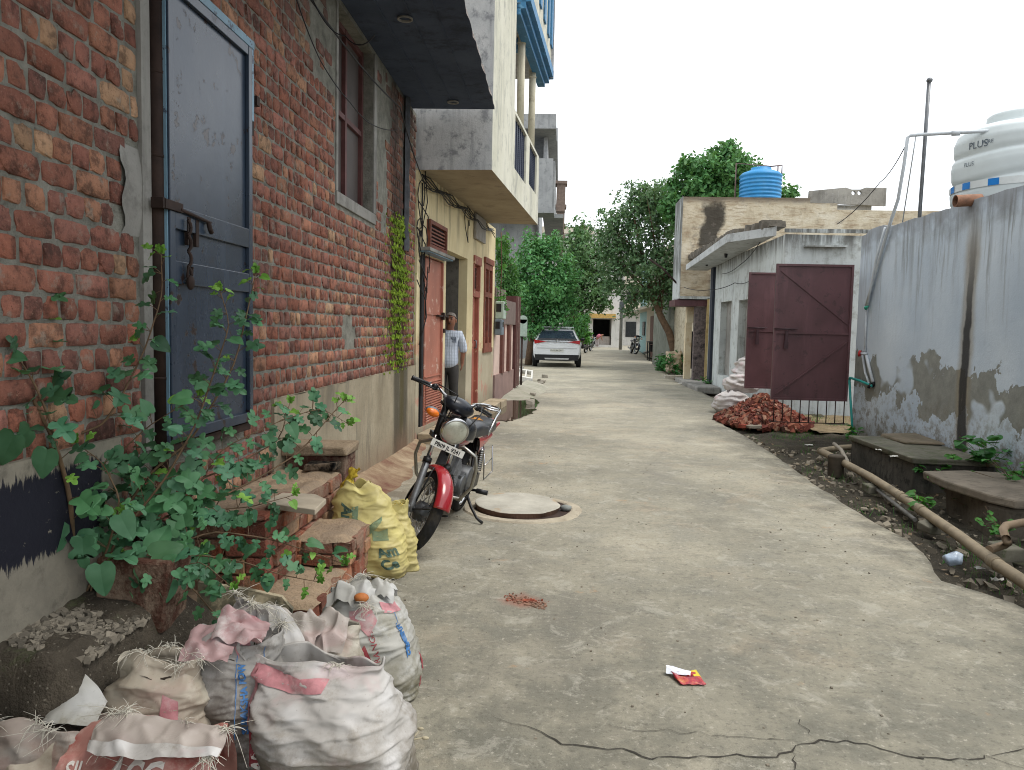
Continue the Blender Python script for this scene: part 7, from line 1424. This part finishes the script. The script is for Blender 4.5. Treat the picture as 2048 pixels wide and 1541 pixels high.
for (x, y, z, W, H_, lab, sd) in ((3.22,14.35,.0,.62,.40,'fat white sack at the bottom beside the brick rubble',61),(3.42,14.6,.36,.55,.36,'white sack stacked on another sack beside the rubble',62),(3.62,14.8,.66,.5,.34,'topmost white sack leaning on the wall behind the gate leaf',63)):
    t = thing('sack', lab, 'sack', (x, y, z), 'white sacks beside the brick rubble'); kk = Sack((x, y, z), .3, W, .5, H_, (0,0), sd, wr=.03, keys=[(0,.8),(.25,1.08),(.6,1.04),(.85,.8),(1,.35)]); kk.mesh(48, 28).build('bag', m_sackfar, t)
# ================================================================== THE MAN IN THE DOORWAY
def skin(name, J, E, mat, parent, sub=2, root=0):
    me = bpy.data.meshes.new(name); me.from_pydata([j[0] for j in J], E, []); o = bpy.data.objects.new(name, me); COL.objects.link(o); me.materials.append(mat)
    md = o.modifiers.new('skin', 'SKIN'); md.use_smooth_shade = True; md.use_x_symmetry = False
    for q, j in enumerate(J): r = j[1]; me.skin_vertices[0].data[q].radius = r if isinstance(r, tuple) else (r, r)
    me.skin_vertices[0].data[root].use_root = True
    s = o.modifiers.new('sub', 'SUBSURF'); s.levels = s.render_levels = sub
    dg = bpy.context.evaluated_depsgraph_get(); ev = o.evaluated_get(dg); nm = bpy.data.meshes.new_from_object(ev); o.modifiers.clear(); o.data = nm; nm.name = name
    for pl_ in nm.polygons: pl_.use_smooth = True
    o.parent = parent
    if parent is not None: o.matrix_parent_inverse = BASE.get(parent.name, Matrix.Identity(4)).inverted()
    BASE[o.name] = Matrix.Identity(4); return o
m_skin = simple('brown_skin', c(140,96,74), .55, 0, .12, 20, bump=.05); m_hair = simple('grey_hair', c(128,120,112), .8, 0, .3, 60, bump=.6)
k = NM('checked_shirt'); x, y, z = k.xyz(); s1_ = k.st(k.wave(9, .3, 'X'), .72, .9); s2_ = k.st(k.wave(7, .3, 'Z'), .80, .95); cc = k.ramp(k.noise(6, 4), [(.3, c(178,188,204)), (.7, c(206,214,224))]); cc = k.mix(k.mul(s1_, .5), cc, c(112,120,136)); cc = k.mix(k.mul(s2_, .25), cc, c(120,128,140))
m_shirt = k.fin(cc, .8, 0, k.bumpn(k.noise(9, 4, .6, k.scale((1,1,.5))), .8, .03), .25); m_trous = simple('dark_trousers', c(58,56,54), .85, 0, .25, 6, bump=.5, bsc=14)
mp = gz(899, 806, .18)
ss_, _z = h2(895, 800, -.06); mp = O2+S2*ss_+T2*(-.06)+V((0,0,.16))
mt = thing('person', 'man in a pale checked shirt and dark trousers standing in the doorway', 'person', tuple(mp))
MR = Matrix.Rotation(R_(-6), 4, 'Z'); MS = .93
def W_(x, y, z): return tuple(mp+MR @ V((x*MS, y*MS, z*MS)))
hx = .045
J = [(W_(0,0,.88),(.13,.11)),(W_(.0,-.01,1.02),(.125,.11)),(W_(.01,0,1.20),(.15,.105)),(W_(.02,-.01,1.345),(.075,.065)),(W_(.03,-.03,1.39),(.052,.055)),(W_(hx,-.060,1.455),(.072,.088)),(W_(hx,-.055,1.535),(.080,.094)),(W_(hx,-.045,1.60),(.055,.062)),
     (W_(-.09,0,.82),.088),(W_(-.095,-.03,.47),.056),(W_(-.10,.01,.09),.036),(W_(-.105,-.13,.035),.032),(W_(.085,0,.82),.088),(W_(.10,-.03,.47),.056),(W_(.115,.01,.09),.036),(W_(.14,-.13,.035),.032),
     (W_(-.155,.0,1.31),.058),(W_(-.225,.05,1.36),.046),(W_(-.19,.08,1.56),.032),(W_(.185,.0,1.29),.058),(W_(.235,.06,1.06),.044),(W_(.215,.06,.87),.030)]
E = [(0,1),(1,2),(2,3),(3,4),(4,5),(5,6),(6,7),(0,8),(8,9),(9,10),(10,11),(0,12),(12,13),(13,14),(14,15),(2,16),(16,17),(17,18),(2,19),(19,20),(20,21)]
def hand(J, E, wrist, d, palm, sd):       # palm, four unequal fingers and a thumb
    o = V(J[wrist][0]); d = V(d).normalized(); s = V(palm).normalized(); up_ = d.cross(s); base = len(J); J.append((tuple(o+d*.055), (.030,.016))); E.append((wrist, base))
    for q, (off, L) in enumerate(((-.028,.062),(-.010,.074),(.009,.070),(.027,.056))):
        b = len(J); J += [(tuple(o+d*.085+s*off), .0085),(tuple(o+d*(.085+L*.5)+s*off*1.1+up_*.008*sd), .0078),(tuple(o+d*(.085+L*.9)+s*off*1.1+up_*.024*sd), .006)]; E += [(base,b),(b,b+1),(b+1,b+2)]
    b = len(J); J += [(tuple(o+d*.04-s*.036), .010),(tuple(o+d*.072-s*.058+up_*.012*sd), .0078)]; E += [(wrist,b),(b,b+1)]
hand(J, E, 18, (-.25,-.1,1), (0,1,0), 1); hand(J, E, 21, (.0,.08,-1), (0,-1,0), 1)
skin('body', J, E, m_skin, mt, 2)
SJ = [(W_(0,0,.72),(.165,.14)),(W_(0,-.02,.90),(.172,.165)),(W_(.0,-.01,1.08),(.162,.145)),(W_(.01,0,1.22),(.168,.125)),(W_(.025,-.01,1.345),(.085,.078)),(W_(-.155,.0,1.305),.073),(W_(-.222,.05,1.355),.066),(W_(-.205,.065,1.47),.056),(W_(.185,.0,1.285),.073),(W_(.236,.058,1.07),.066),(W_(.23,.06,.99),.06)]
skin('shirt', SJ, [(0,1),(1,2),(2,3),(3,4),(3,5),(5,6),(6,7),(3,8),(8,9),(9,10)], m_shirt, mt, 2)
TJ = [(W_(0,.0,.90),(.14,.12)),(W_(0,0,.82),(.15,.125)),(W_(-.088,0,.74),.100),(W_(-.096,-.03,.46),.074),(W_(-.102,.01,.10),.062),(W_(.085,0,.74),.100),(W_(.10,-.03,.46),.074),(W_(.116,.01,.10),.062)]
skin('trousers', TJ, [(0,1),(1,2),(2,3),(3,4),(1,5),(5,6),(6,7)], m_trous, mt, 2)
w = MB()
def hd_(u, v): a = 2*math.pi*u; b = math.pi*(.5*v); fr = -math.sin(a); lift = .35*max(0, fr); b = math.pi*.5*(lift+v*(1-lift)); return V(W_(hx+.088*math.cos(a)*math.cos(b), -.042+.102*math.sin(a)*math.cos(b), 1.545+.088*math.sin(b)))+vnoise(V((math.cos(a)*3, math.sin(a)*3, v*3)))*.006
w.grid(hd_, 28, 10, closeu=True); w.build('hair', m_hair, mt)
w = MB(); w.tube([W_(hx+.004,-.138,1.53), W_(hx+.006,-.164,1.495), W_(hx+.006,-.150,1.485)], [.009,.017,.013], 8); w.build('nose', m_skin, mt)
for s in (-1, 1): w = MB(); w.ball(W_(hx+s*.088,-.048,1.50), .011, .020, .030, 8, 6); w.build('ear', m_skin, mt)
w = MB()
for s in (-1, 1): w.ball(W_(hx+.004+s*.033,-.137,1.528), .013, .008, .008, 8, 6); w.tube([W_(hx+.004+s*.05,-.130,1.55), W_(hx+.004+s*.016,-.146,1.553)], .006, 5)
w.tube([W_(hx-.020,-.140,1.452), W_(hx+.005,-.148,1.454), W_(hx+.028,-.141,1.452)], .005, 5); w.build('eyes_and_mouth', simple('dark_brown', c(44,30,26), .4, 0, .05), mt)
w = MB(); w.tube([W_(-.03,-.10,1.35), W_(.0,-.118,1.30), W_(.03,-.128,1.20), W_(.02,-.155,1.02), W_(.02,-.14,.82)], .0035, 5); w.box((0,0,0),(.001,.001,.001)); w.v[-8:] = [W_(.07+.09*(q & 1), -.128-.006*(q > 3), 1.16+.09*((q >> 1) & 1)) for q in range(8)]; w.build('shirt_placket', simple('shirt_seam', c(150,160,176), .8), mt)
w = MB()
for x_ in (-.104, .128): w.ball(W_(x_, -.07, .03), .045, .12, .032, 12, 8)
w.build('sandals', simple('dark_leather', c(48,36,30), .6), mt)
# a bending figure at the shop
sp_ = gy(1193, 690, 68.5); pb = thing('person', 'small far figure in a pink top bending in front of the shop', 'person', (sp_.x, 68.5, 0)); B = lambda x, y, z: (sp_.x+x, 68.5+y, z)
J = [(B(0,0,.85),.13),(B(.18,0,1.02),.14),(B(.36,-.02,1.10),.12),(B(.48,-.02,1.12),.06),(B(.60,-.02,1.14),.09),(B(-.06,.0,.45),.07),(B(-.02,0,.08),.05),(B(.1,.0,.45),.07),(B(.12,0,.08),.05),(B(.42,-.1,.85),.045),(B(.5,-.1,.62),.035)]
skin('body', J, [(0,1),(1,2),(2,3),(3,4),(0,5),(5,6),(0,7),(7,8),(2,9),(9,10)], m_skin, pb, 1)
skin('top', [(B(0,0,.86),.17),(B(.18,0,1.04),.18),(B(.37,-.02,1.11),.15)], [(0,1),(1,2)], simple('pink_cloth', c(188,110,128), .85), pb, 1); skin('trousers', [(B(0,0,.86),.16),(B(-.05,.0,.45),.1),(B(-.02,0,.1),.08),(B(.1,.0,.45),.1),(B(.12,0,.1),.08)], [(0,1),(1,2),(0,3),(3,4)], simple('pale_cloth', c(170,160,160), .85), pb, 1)
# ================================================================== TREES
random.seed(71)
def tree(name, label, trunk, clumps, leafmat, n, L, group=None, limbs=True, tone=(1,1,1), cat='tree', shell=.55, seed=1, bark=m_bark):
    random.seed(seed); base = V(trunk[0][0]); t = thing(name, label, cat, tuple(base), group); w = MB()
    P = [V(p) for p, r in trunk]; w.tube(P, [r for p, r in trunk], 12)
    if limbs:
        for cpos, rad in clumps:
            q = random.choice(P[len(P)//2:]); cpos = V(cpos); mid = q.lerp(cpos, .5)+V((random.gauss(0,.1), random.gauss(0,.1), .1)); w.tube([q, mid, cpos], [.05,.035,.012], 6)
            for _ in range(3): e = cpos+V((random.gauss(0,1)*rad[0], random.gauss(0,1)*rad[1], random.gauss(0,1)*rad[2]))*.6; w.tube([mid, (mid+e)/2, e], [.02,.014,.006], 5)
    w.build('trunk', bark, t); f_ = MB(); ex_ = []
    for cpos, rad in clumps:
        for _ in range(4): d = V((random.gauss(0,1), random.gauss(0,1), random.gauss(.25,1))).normalized(); r_ = random.uniform(.14,.30); ex_.append((V(cpos)+V((d.x*rad[0], d.y*rad[1], d.z*rad[2]))*random.uniform(.95,1.22), tuple(q*r_ for q in rad)))
    clumps = clumps+ex_; vol = [r[0]*r[1]*r[2] for _, r in clumps]; vol = [v**.72 for v in vol]
    for (cpos, rad), vv in zip(clumps, vol):
        cpos = V(cpos); k_ = int(n*vv/sum(vol)); sub = [V((random.gauss(0,.5), random.gauss(0,.5), random.gauss(0,.5))) for _ in range(16)]
        for i in range(k_):
            d = V((random.gauss(0,1), random.gauss(0,1), random.gauss(0,1))).normalized(); r = random.random()**.45
            if random.random() < shell: s_ = random.choice(sub); d2 = s_+d*.42*random.random()**.4; pt = V((d2.x*rad[0], d2.y*rad[1], d2.z*rad[2]))
            else: rr_ = r*(1+.35*noise.noise(d*2.2+cpos)); pt = V((d.x*rad[0], d.y*rad[1], d.z*rad[2]))*rr_
            p = cpos+pt; ax = V((random.gauss(0,1), random.gauss(0,1), random.gauss(-.5,.7))).normalized(); nn = (d*.8+V((random.gauss(0,.6), random.gauss(0,.6), .7+random.gauss(0,.5)))).normalized(); sx = ax.cross(nn).normalized(); l = L*random.uniform(.65,1.3)
            f = random.uniform(.62,1.25); col = (f*tone[0]*random.uniform(.9,1.15), f*tone[1], f*tone[2], 1); b_ = p+ax*l*.5-nn*l*.06
            f_.face([p, b_+sx*l*.27, p+ax*l-nn*l*.14], 0, col, True); f_.face([p, p+ax*l-nn*l*.14, b_-sx*l*.27], 0, col, True)
    f_.build('crown', leafmat, t); return t
def C(px, py, Y, rx, rz, ry=None):           # crown clump measured in the photo at depth Y
    s = Y/FPX; return (gy(px, py, Y), (rx*s, (ry or rx)*s, rz*s))
b0 = gz(1345, 737); YR = 30.5
tree('leaning_tree', 'leaning tree with a bare forked trunk and airy dark green crown on the right', [((b0.x,YR,-.1),.20),(gy(1348,700,YR),.16),(gy(1338,665,YR),.14),(gy(1322,635,YR),.13),(gy(1312,610,YR),.11),(gy(1300,570,YR),.08),(gy(1285,520,YR),.05)],
     [C(1330,460,YR,50,62),C(1350,540,YR,34,50),C(1300,545,YR,55,45),C(1265,450,YR,44,52),C(1222,455,YR,34,42),C(1290,410,YR,40,36),C(1320,400,YR,40,34),C(1240,520,YR,38,32),C(1225,560,YR,24,26),C(1340,595,YR,30,24),C(1285,590,YR,38,22),C(1215,500,YR,24,24),C(1268,385,YR,22,20),C(1255,620,YR,16,16)], m_leaf_tree, 16000, .15, seed=72, tone=(1.05,1.22,1.12), shell=.65)
YA = 31.5; b1 = gy(1056, 730, YA)
tree('dense_tree', 'dense bright green tree overhanging the white car on the left', [((b1.x,YA,-.1),.16),(gy(1062,680,YA),.13),(gy(1066,620,YA),.11),(gy(1070,560,YA),.08)],
     [C(1075,520,YA,46,52),C(1085,580,YA,56,46),C(1060,630,YA,36,42),C(1110,625,YA,44,38),C(1050,570,YA,26,40),C(1120,560,YA,34,40),C(1078,655,YA,40,26),C(1095,490,YA,26,24)], m_leaf_bright, 12500, .17, seed=73, tone=(.95,1.1,.95))
YB = 38.0; b2 = gy(1150, 712, YB)
tree('street_tree', 'darker open tree behind the bright green one with branches reaching over the street', [((b2.x,YB,-.1),.16),(gy(1148,650,YB),.12),(gy(1150,580,YB),.10),(gy(1165,530,YB),.06)],
     [C(1150,500,YB,42,42),C(1185,540,YB,44,36),C(1150,580,YB,46,44),C(1180,600,YB,36,24),C(1140,640,YB,34,36),C(1210,575,YB,28,18),C(1160,470,YB,26,20),C(1200,500,YB,26,26),C(1150,670,YB,22,22),C(1205,610,YB,18,16)], m_leaf_tree, 8500, .20, seed=74, tone=(.95,1.2,.92))
YC = 21.0; b3 = gy(1016, 690, YC)
tree('conifer_bush', 'fine-leaved dark bush hanging over the brown gate and pink wall', [((b3.x-.3,YC,-.1),.10),(gy(1010,600,YC),.07),(gy(1012,540,YC),.04)], [C(1012,560,YC,22,40),C(1024,585,YC,18,30),C(1006,520,YC,14,26),C(1002,500,YC,10,20)], m_leaf_bright, 5200, .075, seed=75, tone=(.7,.8,.5), cat='bush')
YK = 28.5
tree('creeper_tree', 'creeper-covered mass of leaves rising behind the yellow house', [(gy(1420,560,YK)+V((0,1,-3)),.2),(gy(1420,450,YK),.15)], [C(1410,375,YK,50,48),C(1470,350,YK,48,44),C(1450,330,YK,40,30),C(1385,335,YK,30,26),C(1462,300,YK,22,18),C(1530,385,YK,44,26),C(1350,400,YK,30,40),C(1385,430,YK,40,40),C(1580,388,YK,18,16)], m_leaf_bright, 12500, .20, seed=76, limbs=False, tone=(.95,1.0,.85), cat='creeper')
tree('low_bush', 'small dark bush around the foot of the leaning tree', [(gz(1338,748)+V((0,0,-.05)),.02),(gz(1338,748)+V((0,0,.3)),.01)], [(gz(1325,742)+V((0,0,.25)),(.30,.3,.28)),(gz(1345,746)+V((0,0,.35)),(.36,.3,.36))], m_leaf_bright, 900, .14, seed=77, limbs=False, tone=(.55,.8,.6), cat='bush')
tree('lane_tree', 'small bright green tree far down the lane past the shop', [(gy(1263,690,85),.12),(gy(1263,640,85),.1)], [C(1263,632,85,12,22),C(1260,650,85,10,14)], m_leaf_bright, 900, .5, seed=78, limbs=False, tone=(1.3,1.5,1))
tree('corner_bush', 'small bush between the white car and the parked grey motorcycle', [(gy(1166,690,36),.03),(gy(1166,660,36),.02)], [C(1164,655,36,14,22),C(1172,672,36,10,14)], m_leaf_bright, 1200, .15, seed=79, limbs=False, tone=(1.0,1.15,.6), cat='bush')
# hanging creeper by the corner of the beige house
tree('hanging_creeper', 'small creeper tangled in the cables at the far corner of the beige house', [(F2((.1,5.6,3.3)),.012),(F2((.12,5.62,2.6)),.010),(F2((.1,5.65,1.9)),.008)], [(F2((.15,5.7,3.1)),(.14,.14,.18)),(F2((.1,5.7,2.0)),(.12,.12,.22)),(F2((.12,5.7,2.6)),(.05,.05,.2))], m_leaf_bright, 260, .10, seed=80, limbs=False, tone=(.9,1.1,.6), cat='creeper')
# ================================================================== WHITE CAR
def car():
    sc_ = 1.08; b = gz(1112, 731); Yc = 30.2; base = V((gz(1065,733).x*.5+gz(1160,730).x*.5-.02, Yc, 0)); t = thing('parked_car', 'white hatchback parked with its rear to the camera under the dense tree', 'car', tuple(base))
    Wd = lambda p: base+V((p[0]*sc_, p[1]*sc_, p[2]*sc_)); white = simple('white_car_paint', c(206,210,212), .25, 0, .04, 2, bump=0, coat=.5); blk = simple('black_trim', c(26,27,30), .5); glassm = simple('car_glass', c(44,54,66), .05, 0, .1, 2, bump=0, spec=.9)
    ST = [(.0,.36,.80,.86,.80,.74),(.03,.28,.86,.97,.85,.74),(.10,.24,.93,1.01,.875,.72),(.30,.22,.95,1.16,.885,.66),(.62,.22,.95,1.40,.89,.60),(.95,.22,.94,1.475,.89,.60),(1.6,.22,.92,1.50,.89,.61),(2.3,.22,.90,1.44,.89,.58),(2.75,.22,.90,1.22,.885,.62),(3.05,.22,.88,.99,.88,.70),(3.6,.24,.78,.86,.85,.68),(3.92,.30,.64,.70,.72,.55)]
    def ring(s):
        y, zb, zs, zr, wd_, wr_ = s; h = [(0,zb),(wd_*.86,zb),(wd_*.97,zb+.12),(wd_,zb+(zs-zb)*.55),(wd_*.985,zs-.04),(wd_*.95,zs+.01),(wr_+(wd_*.95-wr_)*.45,zs+(zr-zs)*.55),(wr_+.02,zr-.06),(wr_*.86,zr-.008),(0,zr)]
        return [V((x, y, z)) for x, z in h]+[V((-x, y, z)) for x, z in h[-2:0:-1]]
    w = MB(); n = 0
    def interp(k): i = min(int(k), len(ST)-2); f = k-i; return tuple(a+(b_-a)*f for a, b_ in zip(ST[i], ST[i+1]))
    K = 36; R0 = [ring(interp((len(ST)-1)*q/K)) for q in range(K+1)]; n = len(R0[0])
    for r in R0: w.v += [tuple(Wd(p)) for p in r]
    w.idx([[q*n+a, q*n+(a+1) % n, (q+1)*n+(a+1) % n, (q+1)*n+a] for q in range(K) for a in range(n)], 0, None, True); w.idx([list(range(n)), list(range(K*n, K*n+n))[::-1]])
    body = w.build('body', white, t, subs=1)
    def q(name, pts, mat, par=t, th=.01, bev=0):
        w = MB(); i = len(w.v); m_ = len(pts); w.v += [tuple(Wd(p)) for p in pts]+[tuple(Wd((p[0], p[1]+th*4, p[2]))) for p in pts]; w.idx([list(range(m_))[::-1], list(range(m_, 2*m_))]+[[a, (a+1) % m_, m_+(a+1) % m_, m_+a] for a in range(m_)]); return w.build(name, mat, par, bevel=bev)
    w = MB(); w.grid(lambda u, v: Wd(((u-.5)*2*(.70-.14*v), .105+.42*v-.03*(1-abs(u-.5)*2)**2-.028, 1.03+.30*v)), 12, 8); w.build('rear_window', glassm, t)
    q('spoiler', [(-.60,.50,1.445),(.60,.50,1.445),(.60,.62,1.475),(-.60,.62,1.475)], white, th=.02)
    q('window_trim', [(-.74,.02,.985),(.74,.02,.985),(.70,.06,1.045),(-.70,.06,1.045)], blk)
    red = simple('tail_lens', c(150,24,28), .2, 0, .1)
    for s in (-1, 1):
        pts = [(s*.84,-.005,.99),(s*.50,-.018,.945),(s*.36,-.022,.925),(s*.50,-.020,.905),(s*.82,-.008,.845)]; q('tail_lamp', pts if s < 0 else pts[::-1], red)
    q('lamp_bar', [(-.5,-.016,.935),(.5,-.016,.935),(.5,-.016,.915),(-.5,-.016,.915)][::-1], blk)
    q('crease', [(-.72,-.012,.70),(.72,-.012,.70),(.72,-.012,.69),(-.72,-.012,.69)][::-1], simple('panel_shadow', c(150,152,154), .5))
    pl = q('number_plate', [(-.24,-.012,.665),(.24,-.012,.665),(.24,-.012,.565),(-.24,-.012,.565)][::-1], simple('plate_white2', c(196,198,190), .6)); w = MB(); maptext(w, 'PB 09 AK 2417', .075, lambda x, y: Wd((x, -.020, .588+y)), align='CENTER', sub=.5); w.build('lettering', simple('plate_ink', c(60,62,60), .6), pl)
    q('bumper', [(-.80,-.015,.46),(.80,-.015,.46),(.78,-.0,.25),(-.78,-.0,.25)][::-1], blk, th=.03); q('skid_plate', [(-.45,-.03,.335),(.45,-.03,.335),(.42,-.03,.285),(-.42,-.03,.285)][::-1], simple('silver_trim', c(176,178,178), .4, .5))
    w = MB(); w.lathe([(.001,0),(.05,0),(.05,.01)], 18, Wd((0,-.012,.965)), (0,-1,0)); w.build('badge', simple('badge_chrome', c(190,194,198), .2, .8), t)
    for s in (-1, 1):
        for y in (.55, 3.15): w = MB(); w.lathe([(.001,-.10),(.22,-.10),(.31,-.09),(.32,-.05),(.32,.05),(.31,.09),(.22,.10),(.001,.10)], 28, Wd((s*.80,y,.30)), (1,0,0)); wh_ = w.build('wheel', simple('car_tyre', c(24,24,25), .85), t); w = MB(); w.lathe([(.001,0),(.2,0),(.21,-.02)], 20, Wd((s*.895,y,.30)), (s,0,0)); w.build('rim', m_steel, wh_)
        w = MB(); w.ball(Wd((s*.99,2.45,1.0)), .10, .06, .07, 12, 8); w.tube([Wd((s*.88,2.45,.97)), Wd((s*.95,2.45,.98))], .025, 8); w.build('mirror', blk, t)
        w = MB(); w.grid(lambda u, v: Wd((s*((.885-.115*v*1.15)*1.0+.006-.10*0), .75+1.6*u*(1-.1*v), 1.0+.36*v)), 10, 6, flip=s < 0); w.build('side_window', glassm, t)
    w = MB(); w.box((0,0,0),(1,1,1)); w.v = [tuple(Wd(p)) for p in [(-.012,1.0,1.48),(.012,1.0,1.48),(.012,1.25,1.50),(-.012,1.25,1.50),(-.004,.98,1.57),(.004,.98,1.57),(.004,1.05,1.57),(-.004,1.05,1.57)]]; w.build('antenna_fin', white, t)
car()
# ================================================================== ODDS AND ENDS DOWN THE STREET
def pbox(name, label, cat, lo, hi, mat, bevel=.01): w = MB(); w.box(lo, hi, jit=.01); return tag(w.build(name, mat, bevel=bevel), label, cat)
tb = gz(1318, 716); t = thing('steel_table', 'black steel table standing by the leaning tree', 'table', (tb.x, 40, 0)); s = 40/FPX; x0, x1 = gy(1296,690,40).x, gy(1342,690,40).x
w = MB(); w.box((x0, 39.7, .92), (x1, 40.7, .98)); w.box((x0+.02, 39.72, .84), (x1-.02, 39.75, .915)); w.build('table_top', m_black, t)
for xx in (x0+.03, x1-.09):
    for yy in (39.73, 40.6): w = MB(); w.box((xx, yy, -.05), (xx+.05, yy+.05, .915)); w.build('leg', m_black, t)
w = MB(); w.box((x0+.12, 39.9, .45), (x1-.12, 40.5, .80)); w.build('undershelf', m_dark, t)
p = gz(1290, 708); w = MB(); w.obox((p.x+.15, 47, .42), V((.75,0,.22)), V((0,.5,0)), V((-.04,0,.04))); w.box((p.x+.3, 46.6, -.05), (p.x+.8, 47.4, .28)); tag(w.build('stone_ramp', m_cement), 'pale sloping stone ramp in front of the cream house', 'ramp')
pbox('kerb_slab', 'pale flat slab lying on the road edge by the small bush', 'slab', (gz(1328,756).x, 24.7, -.02), (gz(1366,756).x, 25.1, .09), simple('pale_slab', c(170,164,150), .9))
pbox('plinth_slab', 'low cement plinth beside the yellow house columns', 'slab', (3.50, 19.6, -.08), (4.1, 22.0, .10), m_cement, .03)
for px, py, W, H_, Y, sd, lab in ((1348,712,.55,.75,28.3,81,'cream sack standing beside the trunk of the leaning tree'),(1330,720,.4,.5,33.6,82,'brown sack slumped behind the leaning tree trunk')):
    p = gy(px, py, Y); t = thing('sack', lab, 'sack', (p.x, Y, 0)); kk = Sack((p.x, Y, 0), 0, W, .45, H_, (0,0), sd, wr=.03); kk.mesh(40, 24).build('bag', mat_sack('cream_sack' if sd == 81 else 'brown_sack', c(206,186,160) if sd == 81 else c(138,104,90), DRT, 0, 0, .5), t)
pbox('white_slab', 'whitish slab on the ground under the dense tree left of the car', 'slab', (-1.75, 26.4, -.02), (-1.2, 27.0, .16), m_cement)
